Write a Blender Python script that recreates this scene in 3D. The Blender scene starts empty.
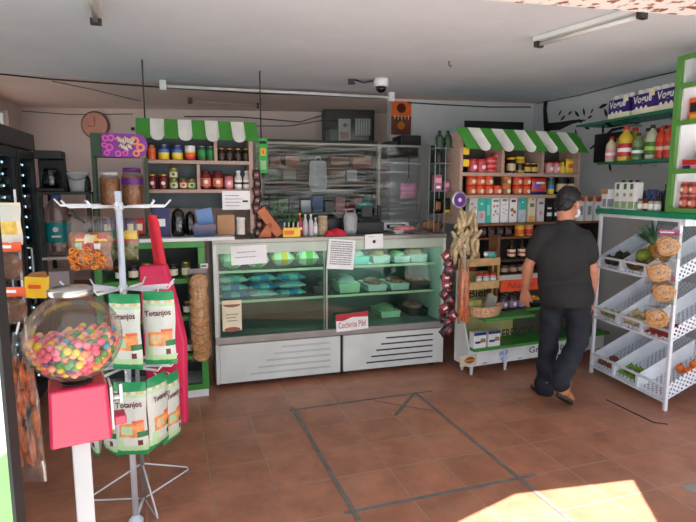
SKY, SUN, EXPO = 1.6, 18.0, 0.22
import bpy, bmesh, math, random
from mathutils import Matrix, Vector, Euler
random.seed(7)
S = bpy.context.scene
COL = S.collection
R = math.radians
# ------------------------------------------------------------ camera model (for reading places off the photo)
FPX, PITCH, ROLL, EYE = 536.8, 0.13664, 0.0021, 1.62
_c, _s = math.cos(PITCH), math.sin(PITCH)
def ray(px, py):
    x, y = px-348, py-261
    cr, sr = math.cos(ROLL), math.sin(ROLL)
    x, y = cr*x+sr*y, -sr*x+cr*y
    xc, yc = x/FPX, -y/FPX
    return Vector((xc, _c+yc*_s, -_s+yc*_c))
def atz(px, py, z=0.0):
    r = ray(px, py); t = (z-EYE)/r.z
    return Vector((r.x*t, r.y*t, z))
def aty(px, py, Y):
    r = ray(px, py); t = Y/r.y
    return Vector((r.x*t, Y, EYE+r.z*t))
class Unit:
    """a piece of furniture's own frame: x along its front, y into its depth"""
    def __init__(s, O, yaw):
        s.O = Vector((O[0], O[1], 0)); s.yaw = R(yaw)
        s.ex = Vector((math.cos(s.yaw), math.sin(s.yaw), 0)); s.ey = Vector((-s.ex.y, s.ex.x, 0))
    def w(s, x, y, z=0.0):
        return s.O+s.ex*x+s.ey*y+Vector((0, 0, z))
    def l(s, px, py, yo=0.0):
        a = s.O+s.ey*yo; r = ray(px, py)
        t = (s.ey.dot(a))/(s.ey.dot(r)); p = r*t; d = p-s.O
        return d.dot(s.ex), p.z+EYE
    def x(s, px, py, yo=0.0): return s.l(px, py, yo)[0]
    def z(s, px, py, yo=0.0): return s.l(px, py, yo)[1]
# ------------------------------------------------------------ materials
def lin(c):
    o = []
    for v in c[:3]:
        v = v/255.0
        o.append(v/12.92 if v <= .04045 else ((v+.055)/1.055)**2.4)
    return (o[0], o[1], o[2], 1)
MATS = {}
def mat(name, rgb, rough=.5, metal=0.0, var=.10, ns=6.0, bump=0.0, spec=.5, coat=0.0):
    if name in MATS: return MATS[name]
    m = bpy.data.materials.new(name); m.use_nodes = True
    nt = m.node_tree; b = nt.nodes['Principled BSDF']
    b.inputs['Roughness'].default_value = rough; b.inputs['Metallic'].default_value = metal
    b.inputs['Specular IOR Level'].default_value = spec; b.inputs['Coat Weight'].default_value = coat
    tc = nt.nodes.new('ShaderNodeTexCoord'); no = nt.nodes.new('ShaderNodeTexNoise')
    no.inputs['Scale'].default_value = ns; no.inputs['Detail'].default_value = 3
    nt.links.new(tc.outputs['Object'], no.inputs['Vector'])
    mx = nt.nodes.new('ShaderNodeMix'); mx.data_type = 'RGBA'
    c = lin(rgb); lo = [v*(1-var) for v in c[:3]]+[1]; hi = [min(1, v*(1+var)) for v in c[:3]]+[1]
    mx.inputs['A'].default_value = lo; mx.inputs['B'].default_value = hi
    mr = nt.nodes.new('ShaderNodeMapRange'); mr.inputs[1].default_value = .3; mr.inputs[2].default_value = .7; nt.links.new(no.outputs['Fac'], mr.inputs[0])
    nt.links.new(mr.outputs[0], mx.inputs['Factor']); nt.links.new(mx.outputs['Result'], b.inputs['Base Color'])
    if bump:
        bp = nt.nodes.new('ShaderNodeBump'); bp.inputs['Strength'].default_value = bump; bp.inputs['Distance'].default_value = .01
        nt.links.new(no.outputs['Fac'], bp.inputs['Height']); nt.links.new(bp.outputs['Normal'], b.inputs['Normal'])
    m.diffuse_color = c; MATS[name] = m
    return m
def clear(name, tint=(255, 255, 255), gloss=.06, rough=.05, haze=0.0, hazecol=(255, 255, 255), streak=None, edge=.5):
    """thin clear sheet: see-through, a little gloss, optional milky haze / wrinkle streaks"""
    if name in MATS: return MATS[name]
    m = bpy.data.materials.new(name); m.use_nodes = True; nt = m.node_tree; N = nt.nodes; L = nt.links
    for n in list(N): N.remove(n)
    out = N.new('ShaderNodeOutputMaterial'); tr = N.new('ShaderNodeBsdfTransparent'); tr.inputs[0].default_value = lin(tint)
    gl = N.new('ShaderNodeBsdfGlossy'); gl.inputs['Roughness'].default_value = rough
    lw = N.new('ShaderNodeLayerWeight'); lw.inputs[0].default_value = .25
    ma = N.new('ShaderNodeMath'); ma.operation = 'MULTIPLY_ADD'; ma.inputs[1].default_value = edge; ma.inputs[2].default_value = gloss
    L.new(lw.outputs['Fresnel'], ma.inputs[0])
    mx = N.new('ShaderNodeMixShader'); L.new(ma.outputs[0], mx.inputs[0]); L.new(tr.outputs[0], mx.inputs[1]); L.new(gl.outputs[0], mx.inputs[2])
    last = mx
    if haze or streak:
        df = N.new('ShaderNodeBsdfDiffuse'); df.inputs[0].default_value = lin(hazecol)
        m2 = N.new('ShaderNodeMixShader'); m2.inputs[0].default_value = haze
        if streak:
            tc = N.new('ShaderNodeTexCoord'); mp = N.new('ShaderNodeMapping'); mp.inputs['Scale'].default_value = streak
            no = N.new('ShaderNodeTexNoise'); no.inputs['Scale'].default_value = 1; no.inputs['Detail'].default_value = 4
            L.new(tc.outputs['Object'], mp.inputs[0]); L.new(mp.outputs[0], no.inputs['Vector'])
            mr = N.new('ShaderNodeMapRange'); mr.inputs[1].default_value = .56; mr.inputs[2].default_value = .8
            mr.inputs[3].default_value = haze; mr.inputs[4].default_value = haze+.5
            L.new(no.outputs['Fac'], mr.inputs[0]); L.new(mr.outputs[0], m2.inputs[0])
        L.new(mx.outputs[0], m2.inputs[1]); L.new(df.outputs[0], m2.inputs[2]); last = m2
    L.new(last.outputs[0], out.inputs[0]); MATS[name] = m
    return m
def glow(name, rgb, strength):
    if name in MATS: return MATS[name]
    m = bpy.data.materials.new(name); m.use_nodes = True; b = m.node_tree.nodes['Principled BSDF']
    b.inputs['Base Color'].default_value = lin(rgb); b.inputs['Emission Color'].default_value = lin(rgb); b.inputs['Emission Strength'].default_value = strength
    MATS[name] = m; return m
# ------------------------------------------------------------ mesh builder
class MB:
    def __init__(s): s.v = []; s.f = []; s.mi = []; s.sm = []; s.mats = []
    def m(s, mt):
        if mt not in s.mats: s.mats.append(mt)
        return s.mats.index(mt)
    def add(s, vs, fs, mt, smooth=False, T=None):
        o = len(s.v)
        for p in vs:
            p = Vector(p); s.v.append(T@p if T else p)
        for k, f in enumerate(fs):
            s.f.append([i+o for i in f]); s.mi.append(s.m(mt[k] if isinstance(mt, list) else mt)); s.sm.append(smooth)
        return s
    def box(s, x0, x1, y0, y1, z0, z1, mt, T=None):
        v = [(x, y, z) for z in (z0, z1) for y in (y0, y1) for x in (x0, x1)]
        return s.add(v, [(0, 2, 3, 1), (4, 5, 7, 6), (0, 1, 5, 4), (2, 6, 7, 3), (0, 4, 6, 2), (1, 3, 7, 5)], mt, False, T)
    def quad(s, pts, mt, T=None): return s.add(pts, [tuple(range(len(pts)))], mt, False, T)
    def prism(s, poly, y0, y1, mt, T=None, axis='y'):
        n = len(poly)
        if axis == 'y': v = [(x, y0, z) for x, z in poly]+[(x, y1, z) for x, z in poly]
        elif axis == 'x': v = [(y0, x, z) for x, z in poly]+[(y1, x, z) for x, z in poly]
        else: v = [(x, z, y0) for x, z in poly]+[(x, z, y1) for x, z in poly]
        f = [tuple(range(n)), tuple(range(2*n-1, n-1, -1))]+[(i, (i+1) % n, (i+1) % n+n, i+n)[::-1] for i in range(n)]
        return s.add(v, f, mt, False, T)
    def lathe(s, prof, mt, n=20, c=(0, 0, 0), T=None, smooth=True, cap=True):
        """prof: (r, z) or (r, z, material for the band that ends here)"""
        v = []; f = []; ms = []
        for p in prof:
            for k in range(n):
                a = 2*math.pi*k/n; v.append((c[0]+p[0]*math.cos(a), c[1]+p[0]*math.sin(a), c[2]+p[1]))
        for j in range(len(prof)-1):
            mm = prof[j+1][2] if len(prof[j+1]) > 2 else mt
            for k in range(n):
                f.append((j*n+k, j*n+(k+1) % n, (j+1)*n+(k+1) % n, (j+1)*n+k)); ms.append(mm)
        if cap and prof[0][0] > 1e-5: f.append(tuple(range(n))[::-1]); ms.append(ms[0])
        if cap and prof[-1][0] > 1e-5: f.append(tuple(range((len(prof)-1)*n, len(prof)*n))); ms.append(ms[-1] if len(ms) else mt)
        return s.add(v, f, ms, smooth, T)
    def tube(s, pts, r, mt, n=8, T=None, rs=None):
        pts = [Vector(p) for p in pts]; v = []; f = []; up = Vector((0, 0, 1)); N = None
        for i, p in enumerate(pts):
            d = (pts[min(i+1, len(pts)-1)]-pts[max(i-1, 0)]).normalized()
            if N is None:
                N = d.cross(up) if abs(d.dot(up)) < .95 else d.cross(Vector((1, 0, 0)))
            N = (N-d*N.dot(d)).normalized(); B = d.cross(N); rr = rs[i] if rs else r
            for k in range(n):
                a = 2*math.pi*k/n; v.append(p+(N*math.cos(a)+B*math.sin(a))*rr)
        for i in range(len(pts)-1):
            for k in range(n): f.append((i*n+k, i*n+(k+1) % n, (i+1)*n+(k+1) % n, (i+1)*n+k))
        f.append(tuple(range(n))[::-1]); f.append(tuple(range((len(pts)-1)*n, len(pts)*n)))
        return s.add(v, f, mt, True, T)
    def ball(s, c, r, mt, n=12, sc=(1, 1, 1), T=None):
        m = max(6, n//2); prof = []
        v = []; f = []
        for j in range(m+1):
            a = math.pi*j/m
            for k in range(n):
                b = 2*math.pi*k/n
                v.append((c[0]+r*sc[0]*math.sin(a)*math.cos(b), c[1]+r*sc[1]*math.sin(a)*math.sin(b), c[2]-r*sc[2]*math.cos(a)))
        for j in range(m):
            for k in range(n): f.append((j*n+k, j*n+(k+1) % n, (j+1)*n+(k+1) % n, (j+1)*n+k))
        return s.add(v, f, mt, True, T)
    def disc(s, x, z, r, y, mt, n=16, T=None, sz=1.0):
        return s.add([(x+r*math.cos(2*math.pi*k/n), y, z+r*sz*math.sin(2*math.pi*k/n)) for k in range(n)], [tuple(range(n))], mt, False, T)
    def pillow(s, w, h, t, fn, nx=12, nz=20, z0=0.0, T=None, seed=1, back=True, wob=.003, pin=.0):
        """stuffed bag hanging in the xz plane, front towards -y; fn(u, v) -> material, u in -1..1, v in 0..1"""
        rn = random.Random(seed); v = []; f = []; ms = []
        for side in ((-1, 1) if back else (-1,)):
            o = len(v)
            for j in range(nz+1):
                b = j/nz; q = 2*b-1
                for i in range(nx+1):
                    u = 2*i/nx-1
                    th = t*.5*(1-abs(u)**2.6)**.7*(1-abs(q)**5)**.8
                    edge = abs(u) > .99 or b < .01 or b > .99
                    wd = w*.5*(1-pin*(abs(q)**6))*(1-.04*math.sin(b*9+seed))
                    d = 0 if edge else rn.uniform(-wob, wob)
                    v.append((u*wd, side*(th+.0004)+d*.8, z0+b*h+(0 if edge else d*.4)))
            for j in range(nz):
                for i in range(nx):
                    a = o+j*(nx+1)+i; q4 = (a, a+1, a+nx+2, a+nx+1)
                    f.append(q4 if side < 0 else q4[::-1]); ms.append(fn((i+.5)/nx*2-1, (j+.5)/nz))
        return s.add(v, f, ms, True, T)
    def build(s, name, parent=None, loc=None, rz=None, bev=0.0, seg=2, kind=None, label=None):
        me = bpy.data.meshes.new(name); me.from_pydata([tuple(p) for p in s.v], [], s.f)
        for m_ in s.mats: me.materials.append(m_)
        me.polygons.foreach_set('material_index', s.mi); me.polygons.foreach_set('use_smooth', s.sm); me.update()
        o = bpy.data.objects.new(name, me); COL.objects.link(o)
        if parent: o.parent = parent
        if loc is not None: o.location = loc
        if rz is not None: o.rotation_euler = (0, 0, rz)
        if bev:
            b = o.modifiers.new('bevel', 'BEVEL'); b.width = bev; b.segments = seg; b.limit_method = 'ANGLE'; b.angle_limit = R(40)
        if kind: o['kind'] = kind
        if label: o['label'] = label
        return o
LABELS = {}
def tag(o, label, cat, group=None, kind=None):
    o['label'] = label; o['category'] = cat
    if group: o['group'] = group
    if kind: o['kind'] = kind
    return o
def thing(name, label=None, cat=None, loc=(0, 0, 0), rz=0.0, group=None):
    o = bpy.data.objects.new(name, None); o.empty_display_size = .05; COL.objects.link(o)
    o.location = loc; o.rotation_euler = (0, 0, rz)
    if label: tag(o, label, cat, group)
    return o
def struct(mb, name, **k): return mb.build(name, kind='structure', **k)
def dup(o, parent=None):
    c = o.copy(); COL.objects.link(c)
    if parent: c.parent = parent
    for ch in list(o.children): dup(ch, c)
    return c
PROTO = {}
def place(key, build, loc, rz, label, cat, group=None):
    if key in PROTO: r = dup(PROTO[key])
    else: r = build(); PROTO[key] = r
    r.location = loc; r.rotation_euler = (0, 0, rz)
    tag(r, label, cat, group)
    return r
def text(body, width, mt, parent, T, name='lettering', ext=.0006, height=None, align='CENTER', shear=0.0, off=0.008):
    """flat lettering as a mesh: local x right, y up, moved by T"""
    cu = bpy.data.curves.new(name, 'FONT'); cu.body = body; cu.size = 1; cu.extrude = 0; cu.align_x = align; cu.align_y = 'CENTER'; cu.shear = shear; cu.offset = off; cu.resolution_u = 2
    o = bpy.data.objects.new(name, cu); COL.objects.link(o)
    dg = bpy.context.evaluated_depsgraph_get(); me = bpy.data.meshes.new_from_object(o.evaluated_get(dg))
    bpy.data.objects.remove(o); bpy.data.curves.remove(cu)
    xs = [v.co.x for v in me.vertices]; ys = [v.co.y for v in me.vertices]; k = width/max(1e-6, max(xs)-min(xs)); cx = (max(xs)+min(xs))/2; cy = (max(ys)+min(ys))/2
    kz = k if height is None else height/(max(ys)-min(ys))
    for v in me.vertices: v.co = T@Vector(((v.co.x-cx)*k, (v.co.y-cy)*kz, 0))
    me.materials.clear(); me.materials.append(mt); me.name = name
    ob = bpy.data.objects.new(name, me); COL.objects.link(ob); ob.parent = parent
    return ob
def TF(x, y, z, tilt=0.0):
    """frame of a front face: text x -> x, text y -> z, facing -y; tilt rotates in the face"""
    return Matrix.Translation((x, y, z))@Matrix.Rotation(R(90), 4, 'X')@Matrix.Rotation(tilt, 4, 'Z')
ORD = ['first', 'second', 'third', 'fourth', 'fifth', 'sixth', 'seventh', 'eighth', 'ninth', 'tenth', 'eleventh', 'twelfth', 'thirteenth', 'fourteenth', 'fifteenth', 'sixteenth']
# ------------------------------------------------------------ palette
white = mat('white_paint', (226, 228, 230), .45); offw = mat('off_white_enamel', (214, 218, 216), .35, ns=3)
black = mat('black_plastic', (22, 22, 24), .45); dark = mat('charcoal', (40, 42, 44), .5); steel = mat('brushed_steel', (170, 172, 174), .28, 1.0)
grey = mat('grey_plastic', (120, 122, 124), .5); green = mat('leaf_green_paint', (66, 148, 50), .4); dgreen = mat('dark_green_paint', (36, 66, 44), .5)
fgreen = mat('frame_green_paint', (92, 150, 72), .45); teal = mat('teal_print', (60, 190, 176), .4); red = mat('red_print', (190, 40, 40), .4)
pink = mat('hot_pink', (226, 38, 98), .4); orange = mat('orange_print', (232, 96, 40), .4); yellow = mat('yellow_print', (240, 200, 50), .4)
gold = mat('gold_lid', (200, 160, 70), .3, .8); brown = mat('brown_food', (120, 72, 40), .6, var=.35, ns=40); navy = mat('navy_print', (34, 46, 110), .4)
blue = mat('blue_print', (60, 120, 190), .4); purple = mat('purple_print', (110, 40, 140), .4); cream = mat('cream_print', (232, 220, 190), .5)
paper = mat('white_paper', (238, 238, 240), .7); ink = mat('dark_ink', (40, 40, 46), .7); greyink = mat('grey_ink', (120, 122, 128), .7)
wood = mat('light_wood', (206, 168, 116), .55, var=.2, ns=14); dwood = mat('brown_wood', (128, 84, 54), .55, var=.2, ns=14); board = mat('beige_pegboard', (176, 150, 136), .6, var=.15, ns=60)
choc = mat('dark_brown_glass', (44, 26, 20), .2); redglass = mat('dark_red_preserve', (110, 24, 24), .2); amber = mat('amber_glass', (150, 90, 30), .2)
sauce = mat('red_sauce', (206, 66, 40), .25); oil = mat('yellow_oil', (206, 180, 60), .15); leafm = mat('leaf_green', (60, 110, 50), .5, var=.3, ns=20)
lime = mat('lime_skin', (120, 160, 50), .4, var=.2); tan = mat('tan_leather', (166, 112, 70), .6, var=.2, ns=20); pinkp = mat('pale_pink_print', (226, 150, 160), .45)
glassm = clear('clear_glass', (246, 250, 248), .05, .03); bagm = clear('clear_cellophane', (244, 244, 242), .035, .14, .02)
lgreen = mat('light_green_print', (170, 205, 160), .5); silver = mat('silver_foil', (196, 198, 200), .3, .7)
# ============================================================ camera, sky, sun
cam = bpy.data.cameras.new('camera'); co = bpy.data.objects.new('camera', cam); COL.objects.link(co)
cam.sensor_width = 36; cam.lens = FPX/696*36; cam.clip_start = .05
co.location = (0, 0, EYE); co.rotation_euler = (R(90)-PITCH, 0, 0)
co.rotation_euler = (Matrix.Rotation(R(90)-PITCH, 4, 'X')@Matrix.Rotation(ROLL, 4, 'Z')).to_euler()
S.camera = co
W = bpy.data.worlds.new('sky'); S.world = W; W.use_nodes = True
bg = W.node_tree.nodes['Background']; bg.inputs[0].default_value = (.86, .93, 1, 1); bg.inputs[1].default_value = SKY
sl = bpy.data.lights.new('sun', 'SUN'); sl.energy = SUN; sl.angle = .009; sl.color = (1, .96, .9)
so = bpy.data.objects.new('sun', sl); COL.objects.link(so); so.location = (1, -2, 6)
sd = Vector((0.0, .1125, -1)).normalized(); so.rotation_euler = sd.to_track_quat('-Z', 'Y').to_euler()
S.view_settings.view_transform = 'Standard'; S.view_settings.look = 'None'; S.view_settings.gamma = 1
S.view_settings.use_curve_mapping = False; S.view_settings.exposure = EXPO
# ============================================================ room shell
CH = 2.6; TY = 18.66
tu = Vector((math.cos(R(TY)), math.sin(R(TY)), 0)); tv = Vector((-tu.y, tu.x, 0)); TO = Vector((.030, 2.5114, 0)); TS = .3287
def tile(u, v, z=0): return TO+tu*u*TS+tv*v*TS+Vector((0, 0, z))
def floor_mat():
    m = bpy.data.materials.new('terracotta_tiles'); m.use_nodes = True; nt = m.node_tree; N = nt.nodes; L = nt.links; b = N['Principled BSDF']
    tc = N.new('ShaderNodeTexCoord'); mp = N.new('ShaderNodeMapping'); mp.vector_type = 'TEXTURE'
    mp.inputs['Location'].default_value = tuple(TO); mp.inputs['Rotation'].default_value = (0, 0, R(TY)); mp.inputs['Scale'].default_value = (TS, TS, 1)
    L.new(tc.outputs['Object'], mp.inputs[0])
    fr = N.new('ShaderNodeVectorMath'); fr.operation = 'FRACTION'; L.new(mp.outputs[0], fr.inputs[0])
    fl = N.new('ShaderNodeVectorMath'); fl.operation = 'FLOOR'; L.new(mp.outputs[0], fl.inputs[0])
    sx = N.new('ShaderNodeSeparateXYZ'); L.new(fr.outputs[0], sx.inputs[0])
    def math_(op, a, bb):
        n = N.new('ShaderNodeMath'); n.operation = op
        for i, q in enumerate((a, bb)):
            if isinstance(q, float): n.inputs[i].default_value = q
            else: L.new(q, n.inputs[i])
        return n.outputs[0]
    ax = math_('ABSOLUTE', math_('SUBTRACT', sx.outputs[0], .5), 0.0); ay = math_('ABSOLUTE', math_('SUBTRACT', sx.outputs[1], .5), 0.0)
    mm = math_('MAXIMUM', ax, ay)
    mr = N.new('ShaderNodeMapRange'); mr.inputs[1].default_value = .484; mr.inputs[2].default_value = .494; L.new(mm, mr.inputs[0])
    wn = N.new('ShaderNodeTexWhiteNoise'); L.new(fl.outputs[0], wn.inputs[0])
    n1 = N.new('ShaderNodeTexNoise'); n1.inputs['Scale'].default_value = 5; n1.inputs['Detail'].default_value = 6; n1.inputs['Roughness'].default_value = .65; L.new(tc.outputs['Object'], n1.inputs['Vector'])
    n2 = N.new('ShaderNodeTexNoise'); n2.inputs['Scale'].default_value = 1.7; n2.inputs['Detail'].default_value = 4; L.new(tc.outputs['Object'], n2.inputs['Vector'])
    cr = N.new('ShaderNodeValToRGB'); cr.color_ramp.elements[0].position = .25; cr.color_ramp.elements[0].color = lin((138, 90, 70)); cr.color_ramp.elements[1].position = .8; cr.color_ramp.elements[1].color = lin((196, 132, 104)); L.new(n1.outputs['Fac'], cr.inputs[0])
    hs = N.new('ShaderNodeHueSaturation'); L.new(cr.outputs[0], hs.inputs['Color'])
    v = N.new('ShaderNodeMapRange'); v.inputs[3].default_value = .9; v.inputs[4].default_value = 1.08; L.new(wn.outputs['Value'], v.inputs[0]); L.new(v.outputs[0], hs.inputs['Value'])
    # pale worn dust
    dm = N.new('ShaderNodeMapRange'); dm.inputs[1].default_value = .5; dm.inputs[2].default_value = .8; dm.inputs[4].default_value = .35; L.new(n2.outputs['Fac'], dm.inputs[0])
    m1 = N.new('ShaderNodeMix'); m1.data_type = 'RGBA'; L.new(dm.outputs[0], m1.inputs['Factor']); L.new(hs.outputs[0], m1.inputs['A']); m1.inputs['B'].default_value = lin((178, 140, 116))
    gm = N.new('ShaderNodeMix'); gm.data_type = 'RGBA'; gm.inputs['A'].default_value = lin((120, 92, 78)); gm.inputs['B'].default_value = lin((190, 166, 148)); L.new(n2.outputs['Fac'], gm.inputs['Factor'])
    gf = math_('MULTIPLY', mr.outputs[0], .85)
    m2 = N.new('ShaderNodeMix'); m2.data_type = 'RGBA'; L.new(gf, m2.inputs['Factor']); L.new(m1.outputs['Result'], m2.inputs['A']); L.new(gm.outputs['Result'], m2.inputs['B'])
    L.new(m2.outputs['Result'], b.inputs['Base Color'])
    ro = N.new('ShaderNodeMapRange'); ro.inputs[3].default_value = .28; ro.inputs[4].default_value = .5; L.new(n1.outputs['Fac'], ro.inputs[0]); L.new(ro.outputs[0], b.inputs['Roughness'])
    bp = N.new('ShaderNodeBump'); bp.inputs['Strength'].default_value = .35; bp.inputs['Distance'].default_value = .004; bp.invert = True; L.new(mr.outputs[0], bp.inputs['Height']); L.new(bp.outputs[0], b.inputs['Normal'])
    return m
def plaster(name, rgb, stain, sc=.9, amt=.5):
    m = mat(name, rgb, .8, var=.04, ns=2.5, bump=.08); nt = m.node_tree; N = nt.nodes; L = nt.links; b = N['Principled BSDF']
    src = b.inputs['Base Color'].links[0].from_socket
    tc = N.new('ShaderNodeTexCoord'); no = N.new('ShaderNodeTexNoise'); no.inputs['Scale'].default_value = sc; no.inputs['Detail'].default_value = 7; no.inputs['Roughness'].default_value = .7
    L.new(tc.outputs['Object'], no.inputs['Vector'])
    mr = N.new('ShaderNodeMapRange'); mr.inputs[1].default_value = .52; mr.inputs[2].default_value = .82; mr.inputs[4].default_value = amt; L.new(no.outputs['Fac'], mr.inputs[0])
    mx = N.new('ShaderNodeMix'); mx.data_type = 'RGBA'; L.new(mr.outputs[0], mx.inputs['Factor']); L.new(src, mx.inputs['A']); mx.inputs['B'].default_value = lin(stain)
    L.new(mx.outputs['Result'], b.inputs['Base Color']); return m
ceilm = plaster('grey_white_ceiling_paint', (214, 222, 230), (196, 200, 202), 1.3)
ceilp = plaster('pinkish_ceiling_paint', (232, 214, 206), (196, 170, 160), 1.3)
wallp = plaster('pale_pink_wall_paint', (228, 208, 200), (204, 180, 170))
wallw = plaster('grey_white_wall_paint', (200, 202, 204), (176, 176, 176))
def wall(name, a, b_, z0, z1, th, mt, holes=()):
    a = Vector((a[0], a[1], 0)); b_ = Vector((b_[0], b_[1], 0)); d = (b_-a); Ln = d.length; d.normalize(); n = Vector((-d.y, d.x, 0))
    T = Matrix(((d.x, n.x, 0, a.x), (d.y, n.y, 0, a.y), (0, 0, 1, 0), (0, 0, 0, 1)))
    mb = MB(); xs = 0
    for (h0, h1, k0, k1) in holes:
        mb.box(xs, h0, 0, th, z0, z1, mt); mb.box(h0, h1, 0, th, z0, k0, mt); mb.box(h0, h1, 0, th, k1, z1, mt); xs = h1
    mb.box(xs, Ln, 0, th, z0, z1, mt)
    o = struct(mb, name); o.matrix_world = T; return o
mb = MB(); mb.box(-6.5, 5.5, 1.2, 9.5, -.12, 0, floor_mat()); struct(mb, 'floor')
mb = MB(); mb.box(-14, 14, -14, 1.2, -.14, -.005, mat('concrete_pavement', (180, 180, 178), .8, ns=3)); struct(mb, 'pavement')
LC = (-4.124, 6.92); PM = (.62, 7.40); BR0 = (.478, 6.206); BR1 = (2.186, 6.548)
# left wall with a high window, pink back wall, recess wall, grey back wall, right wall
wl = (LC[0]+.299*5.2, LC[1]-.954*5.2)
wall('wall_left', wl, LC, 0, 2.75, .15, wallp, holes=((.6, 4.7, 1.6, 2.5),))
wall('wall_back', (LC[0]-.1, LC[1]-.01), PM, 0, 2.75, .15, wallp)
wall('wall_recess', (BR0[0]+.19, BR0[1]+.15), (.80, PM[1]+.02), 0, 2.75, .12, wallw)
wall('wall_grey', BR0, BR1, 0, 2.75, .15, wallw)
wr = (BR1[0]+.302*3.15, BR1[1]-.953*3.15)
WR = Unit(BR1, math.degrees(math.atan2(wr[1]-BR1[1], wr[0]-BR1[0])))
wall('wall_right', BR1, wr, 0, 2.75, .15, wallw)
c1 = (-3.4, 4.84); c2 = (3.6, 6.72)
L0 = (-5.2, .93+.22); L1 = (5.0, 3.22)
mb = MB(); mb.prism([(L0[0], L0[1]), (L1[0], L1[1]), (4.6, 6.95), c2, c1, (-5.2, 4.35)], CH, CH+.15, ceilm, axis='z'); struct(mb, 'ceiling')
mb = MB(); mb.prism([(-5.6, 4.24), c1, c2, (3.6, 9), (-5.6, 9)], CH+.004, CH+.15, ceilp, axis='z'); struct(mb, 'ceiling_rear')
# window frame and pane in the left wall opening
dl = Vector((LC[0]-wl[0], LC[1]-wl[1], 0)).normalized()
WL = Unit(wl, math.degrees(math.atan2(dl.y, dl.x)))
wf = MB()
for x in (.6, 1.95, 3.3, 4.66): wf.box(x, x+.04, .04, .08, 1.6, 2.5, white)
wf.box(.6, 4.7, .04, .08, 1.6, 1.64, white); wf.box(.6, 4.7, .04, .08, 2.46, 2.5, white)
wo = struct(wf, 'window_1', loc=WL.w(0, 0), rz=WL.yaw)
mb = MB(); mb.box(.62, 4.68, .055, .06, 1.62, 2.48, glassm); mb.build('pane', wo)
# lintel over the shop opening (white paint, rusty lower edge) and unseen sheets added outside to shape the sun patch
def rust_lintel():
    m = mat('white_lintel_rusty_edge', (240, 240, 238), .7, var=.03); nt = m.node_tree; N = nt.nodes; L = nt.links; b = N['Principled BSDF']
    src = b.inputs['Base Color'].links[0].from_socket; tc = N.new('ShaderNodeTexCoord'); sp = N.new('ShaderNodeSeparateXYZ'); L.new(tc.outputs['Object'], sp.inputs[0])
    no = N.new('ShaderNodeTexNoise'); no.inputs['Scale'].default_value = 16; no.inputs['Detail'].default_value = 6; L.new(tc.outputs['Object'], no.inputs['Vector'])
    ad = N.new('ShaderNodeMath'); ad.operation = 'MULTIPLY_ADD'; ad.inputs[1].default_value = -.09; L.new(no.outputs['Fac'], ad.inputs[0]); L.new(sp.outputs[2], ad.inputs[2])
    mr = N.new('ShaderNodeMapRange'); mr.inputs[1].default_value = -.053; mr.inputs[2].default_value = -.048; mr.inputs[3].default_value = 1; mr.inputs[4].default_value = 0; L.new(ad.outputs[0], mr.inputs[0])
    mx = N.new('ShaderNodeMix'); mx.data_type = 'RGBA'; L.new(mr.outputs[0], mx.inputs['Factor']); L.new(src, mx.inputs['A']); mx.inputs['B'].default_value = lin((150, 84, 44)); L.new(mx.outputs['Result'], b.inputs['Base Color']); return m
LT = Unit((1.078, 2.429), 11.4)
mb = MB(); mb.box(-6.3, 3.8, 0, .2, 0, .5, rust_lintel()); o = struct(mb, 'trim_1', loc=LT.w(0, 0, 2.45), rz=LT.yaw)
sheet = mat('sun_blocker_sheet', (170, 172, 174), .6)
mb = MB(); mb.prism([(-2.9, -.9), (-2.0, .22), (-.95, 1.04), (.553, 2.145), (.926, 2.40), (-2.9, 1.62)], 2.56, 2.6, sheet, axis='z'); struct(mb, 'sun_blocker_left')
mb = MB(); mb.prism([(1.60, 2.53), (1.515, 2.148), (1.2, .8), (.9, -.6), (1.2, -1.8), (3.8, -1.8), (3.8, 2.972)], 2.56, 2.6, sheet, axis='z'); struct(mb, 'sun_blocker_right')
# ============================================================ floor tape
tape = mat('grey_floor_tape', (112, 106, 104), .6, var=.25, ns=10)
tp = 'floor marking tape'
def tape_(a, b_, w, label, z=.0012):
    a = Vector(a); b_ = Vector(b_); d = (b_-a).normalized(); n = Vector((-d.y, d.x, 0))*w*.42
    c = (a+b_)/2; mb = MB()
    q = [a-n-c, b_-n-c, b_+n-c, a+n-c]; mb.prism([(p.x, p.y) for p in q], 0, .0008, tape, axis='z')
    tag(mb.build('floor_tape', loc=(c.x, c.y, z)), label, 'tape', 'floor marking tape strips')
tape_(tile(-.12, 4.0), tile(3.45, 4.03), .026, 'grey tape line along the far side of the floor square, nearest the display counter')
tape_(tile(-.15, 0), tile(3.35, 0), .03, 'grey tape line along the near side of the floor square, beside the sunlight patch', .0004)
tape_(tile(-.02, 4.15), tile(.0, -.25), .03, 'grey tape line forming the left side of the floor square', .0022)
tape_(tile(3.0, 4.1), tile(3.0, -1.3), .03, 'grey tape line forming the right side of the floor square, running into the sunlight', .0022)
tape_(atz(415, 392.5), atz(395, 416), .03, 'short diagonal grey tape strip at the far right corner of the floor square', .0034)
tape_(atz(375, 401), atz(434, 411.5), .014, 'thin crooked tape strip crossing the far right corner of the floor square', .0034)
mb = MB(); a, b_, c_ = atz(606, 400), atz(655, 423), atz(667, 424); cc = b_
mb.prism([((p-cc).x, (p-cc).y) for p in (a, b_+Vector((-.012, 0, 0)), c_+Vector((0, -.012, 0)), c_, b_+Vector((0, .012, 0)), a+Vector((.008, .008, 0)))], 0, .003, mat('dark_grout', (58, 44, 40), .8), axis='z'); tag(mb.build('floor_trim_strip', loc=(cc.x, cc.y, .0005)), 'thin dark angled strip on the tiles in front of the white produce rack', 'strip')
mb = MB(); pp = [atz(679, 487), atz(700, 482), atz(705, 497)]; cc = pp[0]
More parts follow.
